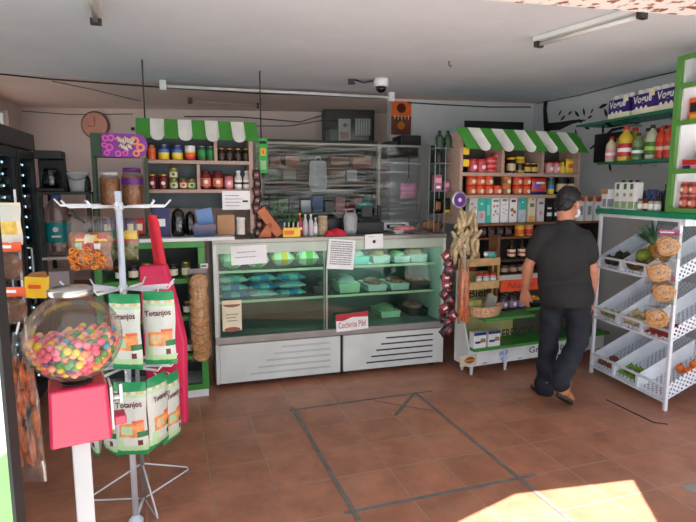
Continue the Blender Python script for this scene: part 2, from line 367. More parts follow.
mb.prism([((p-cc).x, (p-cc).y) for p in pp], 0, .003, mat('grey_patch', (150, 140, 136), .8), axis='z'); tag(mb.build('floor_patch', loc=(cc.x, cc.y, .0005)), 'small grey patch on the tiles at the right edge near the sunlight', 'patch')
# ============================================================ ceiling things: lamps, rod, camera, cables
def strip_lamp(a, b_, label):
    a = Vector(a); b_ = Vector(b_); c = (a+b_)/2; d = b_-a; ln = d.length; rz = math.atan2(d.y, d.x)
    t = thing('ceiling_lamp', label, 'lamp', (c.x, c.y, CH-.002), rz, 'ceiling strip lamps')
    m = MB(); m.box(-ln/2, ln/2, -.045, .045, -.03, 0, offw); m.build('housing', t, bev=.004)
    m = MB(); m.tube([(-ln/2+.03, 0, -.047), (ln/2-.03, 0, -.047)], .014, mat('unlit_lamp_tube', (206, 208, 206), .25)); m.build('lamp_tube', t)
    for sx in (-1, 1):
        m = MB(); m.box(sx*(ln/2-.015)-.015, sx*(ln/2-.015)+.015, -.03, .03, -.065, -.03, dark); m.build('end_cap', t)
strip_lamp(atz(537, 42, CH-.03), atz(645, 11, CH-.03), 'grey strip lamp, unlit, on the ceiling at the upper right near the lintel')
strip_lamp(atz(96, 19, CH-.03), atz(80, -40, CH-.03), 'strip lamp on the ceiling at the upper left, mostly out of view')
wire = mat('black_cable', (36, 34, 36), .6)
def cable(pts, label, r=.006, m_=wire, name='cable', group='ceiling cables'):
    pts = [Vector(p) for p in pts]; c = pts[0].copy(); fine = []
    for i in range(len(pts)-1):
        for k in range(4): fine.append(pts[i].lerp(pts[i+1], k/4)-c)
    fine.append(pts[-1]-c)
    m = MB(); m.tube(fine, r, m_, 6); tag(m.build(name, loc=c), label, 'cable', group)
zc = CH-.008
cable([atz(-20, 72, zc), atz(48, 79, zc), atz(95, 82.5, zc), atz(163, 87.5, zc), atz(260, 93.5, zc), atz(320, 95.5, zc), atz(392, 98.5, zc)], 'black cable running across the ceiling beside the long white rod', .007)
cable([atz(52, 81, zc-.016), atz(90, 89, zc-.012), atz(140, 101, zc-.004)], 'thin cable slanting over the pink ceiling at the left', .004)
BK = Unit(LC, math.degrees(math.atan2(PM[1]-LC[1], PM[0]-LC[0])))
def onback(px, py, yo=-.012): x, z = BK.l(px, py, yo); return BK.w(x, yo, z)
cable([onback(22, 111), onback(70, 114.5), onback(133, 114)], 'thin cable along the top of the pink back wall behind the round clock', .005)
cable([onback(184, 116.5), onback(240, 117), onback(300, 122), onback(330, 113)], 'black cable sagging across the pink wall left of the glazed cabinet', .007)
cable([onback(250, 126), onback(290, 126), onback(330, 119)], 'lower black cable drooping left of the glazed cabinet', .006)
def rod(px, y0, y1, Y, label, r=.006):
    p = aty(px, y0, Y); q = aty(px, y1, Y); cable([(p.x, p.y, CH), (p.x, p.y, q.z)], label, r, dark, 'hanging_rod', 'hanging rods')
rod(143, 80, 121, 4.35, 'thin dark rod hanging from the ceiling onto the left striped awning')
rod(260, 84, 140, 4.75, 'thin dark rod hanging from the ceiling above the green card')
p0, p1 = atz(163, 86, CH-.05), atz(391, 97.5, CH-.05)
d = p1-p0; t = thing('curtain_rod', 'long white rod with end blocks under the ceiling above the counter', 'rod', (p0.x, p0.y, CH-.05), math.atan2(d.y, d.x))
m = MB(); m.tube([(0, 0, 0), (d.length, 0, 0)], .014, white); m.build('pole', t)
for x in (0, d.length): m = MB(); m.box(x-.03, x+.03, -.03, .03, -.04, .05, white); m.build('end_bracket', t, bev=.004)
p = atz(190, 101, CH-.03); q = atz(258, 106, CH-.03); d = q-p
m = MB(); m.tube([(0, 0, 0), (d.length, 0, 0)], .01, mat('pink_conduit', (190, 160, 150), .6)); m.box(-.02, .02, -.03, .03, -.03, .03, mat('rusty_bracket', (110, 66, 50), .8))
m.box(d.length-.01, d.length+.01, -.02, .02, -.03, .03, mat('rusty_bracket', (110, 66, 50), .8))
tag(m.build('conduit', loc=(p.x, p.y, CH-.0262), rz=math.atan2(d.y, d.x)), 'pinkish conduit with a rusty bracket on the rear ceiling above the left awning', 'conduit')
p = atz(381, 85.5, CH-.06); t = thing('dome_camera', 'white dome security camera on the ceiling near the orange poster', 'camera', (p.x, p.y, CH))
m = MB(); m.lathe([(.062, -.0), (.07, -.02), (.07, -.06), (.06, -.072)], white, 24); m.build('housing', t)
m = MB(); m.lathe([(.052, -.0725), (.046, -.1), (.03, -.118), (.0, -.126)], mat('smoked_dome', (16, 16, 18), .08), 20); m.build('dome', t)
m = MB(); m.tube([(-.07, 0, -.02), (-.16, .02, -.03), (-.24, .03, -.004)], .008, wire); m.box(-.3, -.24, .0, .05, -.045, -.002, dark); m.build('lead', t)
p = atz(449, 61, CH); m = MB(); m.tube([(0, 0, 0), (0, 0, -.03), (.012, 0, -.045), (.02, 0, -.03)], .004, dark); tag(m.build('ceiling_hook', loc=(p.x, p.y, CH)), 'small dark hook in the middle of the ceiling', 'hook')
# cables along the grey wall top
GR = Unit(BR0, math.degrees(math.atan2(BR1[1]-BR0[1], BR1[0]-BR0[0])))
def ongrey(px, py, yo=-.012): x, z = GR.l(px, py, yo); return GR.w(x, yo, min(z, CH-.012))
cable([ongrey(408, 102.5), ongrey(440, 104.5), ongrey(490, 107), ongrey(531, 107)], 'black cable along the top of the grey wall right of the orange poster', .007)
def onright(px, py, yo=-.012): x, z = WR.l(px, py, yo); return WR.w(x, yo, z)
cable([onright(536, 104), onright(580, 95), onright(640, 80), onright(700, 66)], 'thin cable along the top of the right wall above the wrapped toilet paper', .005)
# ============================================================ things on the walls
x, z = BK.l(95, 125, -.03); t = thing('wall_clock', 'round wall clock with a pinkish dial on the pink back wall', 'clock', BK.w(x, -.002, z), BK.yaw)
m = MB(); m.lathe([(.17, 0), (.175, .02), (.165, .035), (.15, .035)], mat('clock_rim', (120, 92, 84), .4), 32, T=Matrix.Rotation(R(90), 4, 'X')); m.build('rim', t)
m = MB(); m.disc(0, 0, .152, -.0362, mat('pink_dial', (222, 160, 140), .6), 32); m.build('dial', t)
m = MB(); m.box(-.005, .005, -.039, -.037, -.01, .1, mat('red_hand', (200, 80, 60))); m.box(-.09, -.006, -.039, -.037, -.02, -.008, mat('red_hand', (200, 80, 60))); m.build('hands', t)
m = MB(); m.box(-.02, .02, -.02, 0, -.02, .02, black); x, z = BK.l(133, 129, 0); tag(m.build('cable_clip', loc=BK.w(x, -.001, z), rz=BK.yaw), 'small black clip on the pink wall right of the clock', 'clip')
# glazed black cabinet / hatch high on the pink wall
xa, za = BK.l(323, 107, -.25); xb, zb = BK.l(374, 143, -.25); t = thing('wall_cabinet', 'black framed glazed cabinet with papers inside, high behind the counter', 'cabinet', BK.w((xa+xb)/2, -.24, zb), BK.yaw)
w, h = xb-xa, za-zb; m = MB(); m.box(-w/2, w/2, .0, .23, 0, h, black); m.build('body', t)
m = MB()
for a in ((-w/2, -w/2+.03, 0, h), (w/2-.03, w/2, 0, h), (-w/2, w/2, h-.035, h), (-w/2, w/2, 0, .025)): m.box(a[0], a[1], -.025, -.001, a[2], a[3], dark)
m.build('door_frame', t)
m = MB(); m.box(-.2*w, .04*w, -.006, -.002, .01, .68*h, paper); m.box(-.16*w, 0, -.0065, -.006, .05, .3*h, pinkp); m.disc(-.07*w, .5*h, .06*h, -.0066, mat('dusty_pink', (200, 110, 110))); m.build('poster', t)
m = MB(); m.box(.12*w, .44*w, -.006, -.002, .2*h, .7*h, mat('grey_sheet', (150, 154, 152)))
for k in range(6): m.box((.14+.05*k)*w, (.165+.05*k)*w, -.0066, -.006, .24*h, .68*h, paper)
m.build('price_sheet', t); m = MB(); m.box(-.36*w, -.22*w, -.006, -.002, .02, .4*h, mat('dim_green_sheet', (90, 104, 90))); m.build('leaflet', t)
m = MB(); m.box(-w/2+.03, w/2-.03, -.016, -.012, .025, h-.035, glassm); m.build('pane', t)
# orange poster
xa, za = GR.l(391.5, 101, -.01); xb, zb = GR.l(411, 135, -.01); w, h = xb-xa, za-zb
t = thing('wall_poster', 'orange and brown poster on the left end of the grey wall', 'poster', GR.w((xa+xb)/2, -.004, zb), GR.yaw)
m = MB(); m.box(-w/2, w/2, -.003, 0, 0, h*.55, mat('poster_brown', (104, 44, 22), .6, var=.3, ns=9)); m.box(-w/2, w/2, -.003, 0, h*.55, h, mat('poster_orange', (216, 96, 22), .6, var=.2, ns=9)); m.build('sheet', t)
m = MB(); po = mat('poster_glow_print', (240, 150, 50), .6)
for (q, r_) in ((.8, .17), (.8, .1), (.28, .13), (.28, .06)): m.lathe([(r_*w*1.2, 0), (r_*w*1.2+.008, 0)], po if q < .5 else mat('poster_dark', (110, 40, 16)), 16, T=Matrix.Translation((0, -.0036, q*h))@Matrix.Rotation(R(90), 4, 'X'))
for k in range(5): m.tube([(-w*.36+k*w*.17, -.004, h*(.53+.03*(k % 2))), (-w*.3+k*w*.17, -.004, h*.58), (-w*.33+k*w*.17, -.004, h*(.47-.02*(k % 3)))], .004, cream, 5)
m.build('print', t)
# black hood boxes below the poster
def boxthing(U, px0, px1, py0, py1, yo, dep, mt, name, label, cat, zmin=None, bev=.008, group=None):
    xa, za = U.l(px0, py0, yo); xb, zb = U.l(px1, py1, yo); m = MB(); m.box(-(xb-xa)/2, (xb-xa)/2, 0, dep, 0, za-zb, mt)
    return tag(m.build(name, loc=U.w((xa+xb)/2, yo, zb), rz=U.yaw, bev=bev), label, cat, group)
boxthing(GR, 401, 421, 135, 157, -.35, .34, black, 'loudspeaker', 'black box loudspeaker mounted on the grey wall below the orange poster', 'speaker')
boxthing(GR, 387, 400, 141, 158, -.25, .24, black, 'wall_box', 'smaller black box on the grey wall left of the black loudspeaker', 'box')
boxthing(GR, 465, 523, 120.5, 140, -.02, .02, mat('black_panel', (18, 18, 20), .4), 'wall_panel', 'wide black panel on the grey wall behind the right striped awning', 'panel', bev=.003)
# painted tree on the right wall
mur = mat('black_mural_paint', (20, 20, 22), .7, var=.1)
t = thing('wall_mural', 'black painted tree with leaves on the right wall', 'mural', WR.w(0, -.001, 0), WR.yaw)
def wp(px, py): x, z = WR.l(px, py, -.003); return (x, z)
def stroke(pts, name='branch', ws=None):
    pp = [wp(*p[:2]) for p in pts]; m = MB(); lft = []; rgt = []
    for i, p in enumerate(pp):
        a = pp[max(i-1, 0)]; b_ = pp[min(i+1, len(pp)-1)]; dx, dz = b_[0]-a[0], b_[1]-a[1]; l = math.hypot(dx, dz) or 1; w_ = pts[i][2]*.0045*1.2
        lft.append((p[0]-dz/l*w_, -.003, p[1]+dx/l*w_)); rgt.append((p[0]+dz/l*w_, -.003, p[1]-dx/l*w_))
    n = len(pp); m.add(lft+rgt, [(i, i+1, n+i+1, n+i) for i in range(n-1)], mur); m.build(name, t)
stroke([(546, 98, 7), (545, 110, 6), (546, 124, 8), (548, 136, 10)], 'trunk')
stroke([(546, 127, 8), (560, 126, 8), (572, 122, 4), (586, 120, 1)])
stroke([(590, 149, 1.5), (604, 138, 4), (612, 130, 3), (630, 126, 1.5), (640, 123, 1)])
for px, py, a, l in [(563, 118, .6, 7), (570, 113, .4, 6), (577, 114, 2.4, 8), (584, 112, 1.9, 7), (590, 117, .3, 6), (580, 121, 2.6, 7), (576, 133, 1.8, 7), (587, 128, 2.8, 7), (603, 106, .2, 9), (606, 113, 2.1, 8), (611, 105, 1.4, 7), (603, 130, 1.7, 8), (580, 141, 1.2, 6), (610, 167, 1.9, 8), (560, 113, .8, 6), (592, 111, 1, 5)]:
    x, z = wp(px, py); k = l*.0068; m = MB(); ca, sa = math.cos(a), math.sin(a)
    m.quad([(x+ca*u*k-sa*v*k, -.003, z+sa*u*k+ca*v*k) for u, v in ((-1, 0), (-.3, -.3), (.4, -.26), (1, 0), (.4, .26), (-.3, .3))], mur); m.build('leaf', t)
# black box at the end of the bottle shelf
boxthing(WR, 594.5, 619, 134.5, 161.5, -.2, .19, black, 'speaker_box', 'large black box on the right wall under the painted branch', 'speaker')
# ============================================================ product builders (origin: middle of the base, front towards -y)
def jar(key, r, h, body, lid, label=None, lidr=.86, name='jar', neck=.9, lidh=.13, sh=.78):
    def b():
        t = thing(name); m = MB(); hb = h*(1-lidh)
        m.lathe([(r*.85, 0), (r*.97, h*.02), (r, h*.06), (r, h*sh), (r*neck, h*(sh+.07)), (r*lidr*.95, hb)], body, 16); m.build('glass_body', t)
        m = MB(); m.lathe([(r*lidr, hb+.0004), (r*lidr*1.03, hb+h*.02), (r*lidr*1.03, h*.985), (r*lidr*.9, h)], lid, 16); m.build('lid', t)
        if label:
            m = MB(); m.lathe([(r*1.006, h*.16), (r*1.012, h*.17), (r*1.012, h*.6), (r*1.006, h*.61)], label[0], 16)
            if len(label) > 1: m.disc(0, h*.4, r*.42, -r*1.02, label[1], 10)
            m.build('paper_label', t)
        return t
    return key, b
def can(key, r, h, bands, name='can', lid=None):
    """bands: (z fraction top, material) from the base up"""
    def b():
        t = thing(name); m = MB(); pr = [(r*.93, 0), (r, h*.03, steel)]
        for f, mm in bands: pr.append((r*1.001, h*f*.94+h*.03, mm))
        pr += [(r*1.02, h*.985, steel), (r*1.0, h, steel), (r*.9, h*.985, steel)]
        m.lathe(pr, steel, 18); m.build('can_body', t)
        if lid: m = MB(); m.lathe([(r*1.03, h*.9), (r*1.04, h*1.01), (r*.9, h*1.02)], lid, 18); m.build('lid', t)
        else: m = MB(); m.lathe([(r*.88, h*.986), (r*.5, h*.99)], steel, 14); m.build('lid', t)
        return t
    return key, b
def bottle(key, r, h, body, cap, label=None, neck=.34, name='bottle', sh=.62, label2=None, capr=None):
    def b():
        t = thing(name); m = MB(); n = r*neck
        m.lathe([(r*.8, 0), (r*.97, h*.015), (r, h*.05), (r*.97, h*.3), (r, h*(sh-.06)), (r*.95, h*sh), (r*.8, h*(sh+.06)), (r*.58, h*(sh+.12)), (n*1.08, h*(sh+.19)), (n, h*.9)], body, 16); m.build('bottle_body', t)
        m = MB(); c = capr or n*1.25; m.lathe([(c, h*.9), (c*1.02, h*.905), (c, h*.99), (c*.8, h)], cap, 14); m.build('cap', t)
        if label:
            m = MB(); m.lathe([(r*1.005, h*.14), (r*1.012, h*.15), (r*1.012, h*.27, label), (r*1.012, h*.38, label2 or label), (r*1.012, h*.5, label), (r*1.005, h*.51)], label, 16); m.build('wrap_label', t)
        return t
    return key, b
def carton(key, w, d, h, base, patches=(), cap=None, discs=(), name='carton', words=None):
    def b():
        t = thing(name); m = MB(); m.box(-w/2, w/2, -d/2, d/2, 0, h, base)
        y = -d/2-.0006
        for x0, x1, z0, z1, mm in patches: m.quad([((x0-.5)*w, y, z0*h), ((x1-.5)*w, y, z0*h), ((x1-.5)*w, y, z1*h), ((x0-.5)*w, y, z1*h)], mm); y -= .0003
        for x, z, r_, mm in discs: m.disc((x-.5)*w, z*h, r_*w, y, mm, 10)
        for x0, x1, z0, z1, mm in patches[:1]: m.quad([(w/2+.0006, -d/2, z0*h), (w/2+.0006, d/2, z0*h), (w/2+.0006, d/2, z1*h), (w/2+.0006, -d/2, z1*h)], mm)
        m.build('box_body', t, bev=.002)
        if cap: m = MB(); m.lathe([(.014, h+.0005), (.014, h+.016), (.011, h+.018)], cap, 12, c=(w*.18, 0, 0)); m.build('cap', t)
        if words: text(words[0], w*words[1], words[2], t, TF(0, y-.0004, h*words[3], words[4] if len(words) > 4 else 0))
        return t
    return key, b
def fn_rows(rows, default):
    """material by height: rows (v0, v1, u0, u1, material)"""
    def f(u, v):
        mm = default
        for v0, v1, u0, u1, q in rows:
            if v0 <= v <= v1 and u0 <= u <= u1: mm = q
        return mm
    return f
def pouch(key, w, h, t_, rows, default, seed=1, name='snack_bag', words=None):
    def b():
        t = thing(name); m = MB(); m.pillow(w, h, t_, fn_rows(rows, default), 10, 16, 0, seed=seed); m.build('pouch', t)
        if words: text(words[0], w*words[1], words[2], t, TF(0, -t_*.5-.002, h*words[3]))
        return t
    return key, b
def on(U, kb, px, py, yo, z, label, cat, group=None, rz=0.0):
    x = U.x(px, py, yo); return place(kb[0], kb[1], U.w(x, yo, z), U.yaw+rz, label, cat, group)
def row(U, yo, z, py, items, where, group):
    """items: (px, kind, description, category); every one labelled by its look and its turn in the row"""
    for i, it in enumerate(items):
        px, kb, desc, cat = it[:4]
        on(U, kb, px, py, yo, z+(it[4] if len(it) > 4 else 0)+.001, '%s, %s from the left %s' % (desc, ORD[i], where), cat, group)
def boxset(U, px0, px1, py0, py1, yo, dep, mt, name, label, cat, z=None, bev=.004, group=None, discs=(), patches=()):
    """a box read off the photo that stands at height z"""
    xa, za = U.l(px0, py0, yo); xb, zb = U.l(px1, py1, yo); z = zb if z is None else z; w = xb-xa; h = max(.01, za-z)
    t = thing(name); m = MB(); m.box(-w/2, w/2, 0, dep, 0, h, mt); o = m.build('body', t, bev=bev)
    if patches or discs:
        m = MB()
        for x0, x1, z0, z1, mm in patches: m.box((x0-.5)*w, (x1-.5)*w, -.0016, -.0008, z0*h, z1*h, mm)
        for x_, z_, r_, mm in discs: m.disc((x_-.5)*w, z_*h, r_*w, -.002, mm, 12)
        m.build('print', t)
        t.location = U.w((xa+xb)/2, yo, z); t.rotation_euler = (0, 0, U.yaw); return tag(t, label, cat, group)
    bpy.data.objects.remove(t); o.name = name; o.parent = None
    o.location = U.w((xa+xb)/2, yo, z); o.rotation_euler = (0, 0, U.yaw); return tag(o, label, cat, group)
# ============================================================ refrigerated display counter
D = Unit((-1.053, 4.14), 17.1); DW, DD, DT = 2.01, .78, 1.215
t = thing('display_counter', 'white refrigerated display counter with sliding glass front and louvred base', 'counter', D.w(0, 0), D.yaw)
dark_in = mat('case_inner_enamel', (120, 132, 128), .4); bl = mat('black_rubber', (26, 28, 28), .6); alu = mat('anodised_trim', (150, 148, 146), .35, .7)
m = MB(); m.box(.03, DW-.03, .06, DD-.02, .035, .40, offw); m.build('base', t)
for x0, x1 in ((.03, 1.035), (1.06, DW-.02)):
    m = MB(); m.box(x0, x1, -.004, .055, .045, .365, offw); p = m.build('base_panel', t, bev=.006)
    m = MB(); lm = mat('louvre_light', (190, 194, 192), .4) if x0 < .5 else mat('louvre_gap_shade', (30, 32, 32), .6)  # right panel: dark strips paint the shadow of the louvre gaps
    for k in range(5):
        z = .10+.052*k; xs = x0+(.24+.065*k if x0 < .5 else .21+.045*k); m.box(xs, x1-.09, -.0075, -.0045, z, z+(.012 if x0 > .5 else .016), lm)
    m.build('louvre', p)
m = MB(); m.box(1.036, 1.059, .01, .05, .045, .37, bl); m.build('panel_joint', t)
for x in (.06, 1.0, 1.09, DW-.07):
    for y in (.1, DD-.1): m = MB(); m.box(x-.02, x+.02, y-.02, y+.02, 0, .04, bl); m.build('foot', t)
m = MB(); m.box(0, DW, -.012, .05, .372, .43, alu); m.build('lower_rail', t, bev=.004)
for x0, x1, n in ((0, .03, 'end_panel'), (DW-.03, DW, 'end_panel')):
    m = MB(); m.box(x0, x1, 0, DD, .04 if x0 == 0 else .04, DT-.035, offw); m.build(n, t, bev=.004)
m = MB(); m.box(-.005, DW+.005, -.01, DD, DT-.035, DT, mat('worn_steel_top', (150, 146, 140), .35, .6)); m.build('counter_top', t, bev=.004)
m = MB(); m.box(.03, DW-.03, 0, .03, 1.10, DT-.036, mat('pale_green_header', (186, 200, 186), .4)); m.build('header_strip', t)
m = MB(); m.box(.03, DW-.03, .05, DD-.02, .40, .425, dark_in); m.build('deck', t)
m = MB(); m.box(.03, DW-.03, DD-.03, DD-.01, .425, DT-.04, dark_in); m.build('back_panel', t)
for z in (.68, .93):
    m = MB(); m.box(.035, DW-.035, .14, DD-.04, z, z+.008, clear('shelf_glass', (226, 244, 238), .03, .04)); s = m.build('glass_shelf', t)
    m = MB(); m.box(.035, DW-.035, .13, .14, z-.006, z+.014, mat('pale_shelf_edge', (226, 222, 196), .4)); m.build('shelf_edge', s)
gpane = clear('green_tinted_glass', (226, 244, 236), .012, .03, edge=.3)
for x0, x1, y in ((.03, .925, .012), (.895, DW-.03, .024)):
    m = MB(); m.box(x0, x1, y, y+.005, .43, 1.10, gpane); p = m.build('glass_door', t)
    m = MB(); m.box(x0, x0+.012, y-.004, y+.009, .43, 1.10, alu); m.build('door_stile', p)
    if x0 < .5: m = MB(); m.box(x1-.012, x1, y-.004, y+.009, .43, 1.10, alu); m.build('door_stile', p)
lit = glow('lit_case_tube', (232, 255, 246), 8.0)
for x0, x1, y, z, q in ((.1, DW-.1, .062, 1.14, 0), (1.2, 1.62, .62, .905, 1)):
    m = MB(); m.tube([(x0, y, z), (x1, y, z)], .011, lit); s = m.build('lamp_tube', t)
    for xx in (x0-.03, x1): m = MB(); m.box(xx, xx+.03, y-.018, y+.018, z-.018, z+.018, white); m.build('lamp_holder', s)
# goods in the counter
def flatpack(key, w, d, h, m1, m2, name='packet'):
    def b():
        t = thing(name); m = MB(); m.pillow(w, d, h, lambda u, v: m1 if (u*.8+v*2.2) % 1.0 < .5 else m2, 10, 8, -d/2, T=Matrix.Rotation(R(-90), 4, 'X')@Matrix.Translation((0, 0, 0)), seed=3, wob=.002)
        m.build('wrapper', t); m = MB(); m.box(-w*.3, w*.3, -d*.2, d*.2, h*.5, h*.5+.001, white); m.build('label_sheet', t); return t
    return key, b
brg = mat('bright_green_wrap', (70, 190, 40), .35); pg = mat('pale_green_wrap', (206, 232, 200), .35); tealw = mat('pale_teal_wrap', (150, 222, 220), .35); blw = mat('sky_blue_wrap', (70, 150, 206), .35); dkw = mat('dark_tray', (50, 40, 44), .4); meat = mat('pink_meat', (190, 120, 110), .4, var=.3, ns=30); tanw = mat('tan_cheese', (206, 170, 130), .5)
def trayp(key, w, d, h, m1, m2, name='food_tray'):
    def b():
        t = thing(name); m = MB(); m.prism([(-w*.44, 0), (w*.44, 0), (w/2, h*.6), (-w/2, h*.6)], -d/2, d/2, m1); m.build('tray', t, bev=.004)
        m = MB(); m.ball((0, 0, h*.62), .5, m2, 12, (w*.86, d*.86, h*.8)); m.build('filling', t); return t
    return key, b
K = 0
for i, (px, kb, dsc) in enumerate([(232, flatpack('fp1', .19, .3, .15, brg, pg), 'green and white striped packet'), (256, flatpack('fp1', 0, 0, 0, brg, pg), 'green and white striped packet'), (281, flatpack('fp2', .19, .3, .14, yellow, pg), 'yellow and white packet'), (305, flatpack('fp1', 0, 0, 0, brg, pg), 'green and white striped packet')]):
    on(D, kb, px, 272, .32, .942+.076, '%s, %s from the left on the counter\'s top glass shelf' % (dsc, ORD[i]), 'packet', 'packets in the counter')
for i, (px, kb, dsc) in enumerate([(332, trayp('tr3', .2, .3, .12, tealw, white), 'pale teal tray'), (354, trayp('tr3', 0, 0, 0, 0, 0), 'pale teal tray'), (376, trayp('tr1', .17, .3, .12, white, tanw), 'white tray of tan cheese'), (396, trayp('tr2', .16, .3, .1, white, pg), 'white tray of pale packets'), (412.5, trayp('tr1', 0, 0, 0, 0, 0), 'white tray of tan cheese')]):
    on(D, kb, px, 268, .36, .939, '%s, %s on the counter\'s top shelf right of the joint' % (dsc, ORD[i]), 'tray', 'trays on the top counter shelf')
for k, (x, z) in enumerate([(x_, z_) for z_ in (.693, .757, .821) for x_ in (.17, .415, .66)]):
    kb = [flatpack('fp3', .235, .4, .06, tealw, blw), flatpack('fp4', .235, .4, .06, blw, tealw), flatpack('fp5', .235, .4, .06, tealw, white)][(k*2+k//3) % 3]
    place(kb[0], kb[1], D.w(x, .36, z+.03), D.yaw, '%s packet, %s in the %s layer of flat packs' % (['teal and blue', 'blue and teal', 'teal and white'][(k*2+k//3) % 3], ORD[k % 3], ['bottom', 'middle', 'top'][k//3]), 'packet', 'flat packets stacked in the counter')
for i, (px, kb, dsc) in enumerate([(318, trayp('tr4', .16, .3, .13, dkw, dkw), 'dark tray of sausages'), (345, trayp('tr5', .2, .3, .14, pg, white), 'teal and white tub'), (372, trayp('tr6', .19, .3, .1, white, meat), 'white tray of pink meat'), (394, trayp('tr6', 0, 0, 0, 0, 0), 'white tray of pink meat'), (414, trayp('tr7', .2, .3, .11, dkw, meat), 'dark tray of meat')]):
    on(D, kb, px, 292, .36, .689, '%s, %s from left among trays on the lower glass shelf' % (dsc, ORD[i]), 'tray', 'trays on the lower counter shelf')
for i, (px, kb, dsc) in enumerate([(385, trayp('tr8', .2, .3, .1, pg, lgreen), 'pale green tray'), (412, trayp('tr7', 0, 0, 0, 0, 0), 'dark tray of meat')]):
    on(D, kb, px, 322, .4, .426, '%s on the counter floor, %s' % (dsc, ['left of the dark one', 'at the right end'][i]), 'tray', 'trays on the counter floor')
# notices on the glass
def notice(px0, px1, py0, py1, label, lines, tilt=0.0, base=paper, words=None, extra=None, yo=-.006):
    xa, za = D.l(px0, py0, yo); xb, zb = D.l(px1, py1, yo); w, h = xb-xa, za-zb; c = ((xa+xb)/2, (za+zb)/2)
    t = thing('paper_notice', label, 'notice', D.w(c[0], yo, c[1]), D.yaw); t.rotation_euler = (0, tilt, D.yaw)
    m = MB(); m.box(-w/2, w/2, -.0008, .0008, -h/2, h/2, base)
    if lines:
        rn = random.Random(int(px0))
        for x0, x1, z in lines:
            x = x0
            while x < x1:
                l = min(rn.uniform(.03, .09), x1-x); m.box(x*w, (x+l)*w, -.0014, -.0009, (z-.02)*h, (z+.02)*h, greyink); x += l+.02
    m.build('sheet', t)
    for s_, wd, hh, mm, z in words or []: text(s_, w*wd, mm, t, TF(0, -.0016, h*z), height=hh*h)
    if extra: extra(t, w, h)
    return t
notice(230.5, 267, 246, 263.5, 'white paper notice with two written lines on the upper left counter glass', [(-.32, .18, .16), (-.38, .2, -.1)], R(-2))
notice(327.5, 354.5, 240, 268.5, 'tall white price list hanging at a tilt across the joint of the counter glass', [(-.4, .4, .42-.075*k) for k in range(11)], R(5), yo=-.014)
def qr(t, w, h): m = MB(); m.disc(0, -.02*h, .09*w, -.0016, ink, 14); m.build('round_mark', t)
notice(365, 383, 234.5, 248, 'small white card with a dark round mark at the top of the counter', [(-.3, 0, .34)], R(-2), extra=qr, yo=-.02)
def cert(t, w, h):
    m = MB(); mm = mat('faded_maroon', (150, 90, 84)); m.disc(0, h*.5, w*.46, -.0014, mm, 20, sz=.34); m.disc(0, -h*.45, w*.42, -.0014, mm, 20, sz=.3); m.box(-w/2, w/2, -.0016, -.0012, h*.5, h*.66, cream); m.build('seal_print', t)
notice(222, 242, 305, 330, 'cream certificate with maroon curves on the lower left counter glass', [(-.3, .3, .12), (-.3, .2, 0), (-.25, .3, -.12)], 0, cream, extra=cert)
def cp(t, w, h):
    m = MB(); m.prism([(-w/2, h*.5), (-w/2, h*.14), (-w*.28, h*.1), (w*.0, h*.26), (w/2, h*.2), (w/2, h*.5)][::-1], -.0016, -.001, mat('crimson_print', (186, 40, 52))); m.build('red_band', t)
notice(336, 368, 314, 329, 'white and red food sign lettered in crimson on the lower middle counter glass', None, R(-3), paper, [('Cochinita Pibil', .86, .36, mat('crimson_print', (186, 40, 52)), -.14)], cp, yo=-.016)
# ------------------------------------------------------------ on the counter top
zt = DT+.001
def knife_block():
    t = thing('knife_block'); ow = mat('orange_wood', (186, 100, 56), .5, var=.15, ns=18)
    m = MB(); m.prism([(-.12, 0), (-.015, 0), (-.005, .115), (-.035, .125)], -.055, .055, ow); m.build('stand', t, bev=.003)
    T = Matrix.Translation((.115, 0, .0))@Matrix.Rotation(R(-36), 4, 'Y')
    m = MB(); m.box(-.075, .0, -.055, .055, .046, .31, ow, T); m.build('block', t, bev=.003)
    for k in range(5):
        m = MB(); z = .1+.045*k; m.box(.0005, .045, -.03+.012*(k % 2), -.012+.012*(k % 2), z, z+.016, black, T); m.build('knife_handle', t, bev=.003)
    return t
x = D.x(272, 237, .12); place('kb', knife_block, D.w(x, .12, zt), D.yaw, 'orange wooden knife block on the left end of the counter top', 'knife block')
def candybox():
    t = thing('candy_box'); m = MB(); m.box(-.07, .07, -.04, .04, 0, .075, yellow); m.box(-.06, .02, -.0412, -.0402, .02, .055, orange); m.build('box', t, bev=.003)
    for k in range(8):
        x, y = -.055+.037*(k % 4), -.018+.036*(k//4); m = MB(); m.tube([(x, y, .05), (x+.004, y, .12)], .003, paper, 5); m.ball((x+.004, y, .135), .017, leafm if k % 3 else dgreen, 8); m.build('lollipop', t)
    return t
x = D.x(291, 236, .07); place('cb', candybox, D.w(x, .075, zt), D.yaw, 'yellow box of green lollipops beside the knife block', 'candy box')
for px, kb, lab, cat in [(299.8, bottle('rb', .022, .19, sauce, yellow, red, name='sauce_bottle', label2=paper), 'red sauce bottle with yellow cap next to the lollipop box', 'bottle'),
        (305.4, bottle('gel', .022, .18, mat('clear_gel', (196, 200, 200), .15), white, mat('lilac_label', (206, 186, 200)), name='gel_bottle'), 'left pale gel bottle with white cap on the counter top', 'bottle'),
        (311, bottle('gel', 0, 0, 0, 0), 'middle pale gel bottle with white cap on the counter top', 'bottle'), (315.6, bottle('gel2', .017, .15, mat('clear_gel', (196, 200, 200), .15), white, paper, name='gel_bottle'), 'slim pale bottle just left of the beige jar', 'bottle'),
        (322.8, jar('bj', .042, .165, mat('beige_jar', (176, 150, 120), .5, var=.3, ns=60), mat('beige_lid', (190, 170, 140)), None, name='ribbed_jar', lidr=.9), 'beige ribbed jar right of the pale bottles', 'jar')]:
    on(D, kb, px, 236, .14, zt, lab, cat)
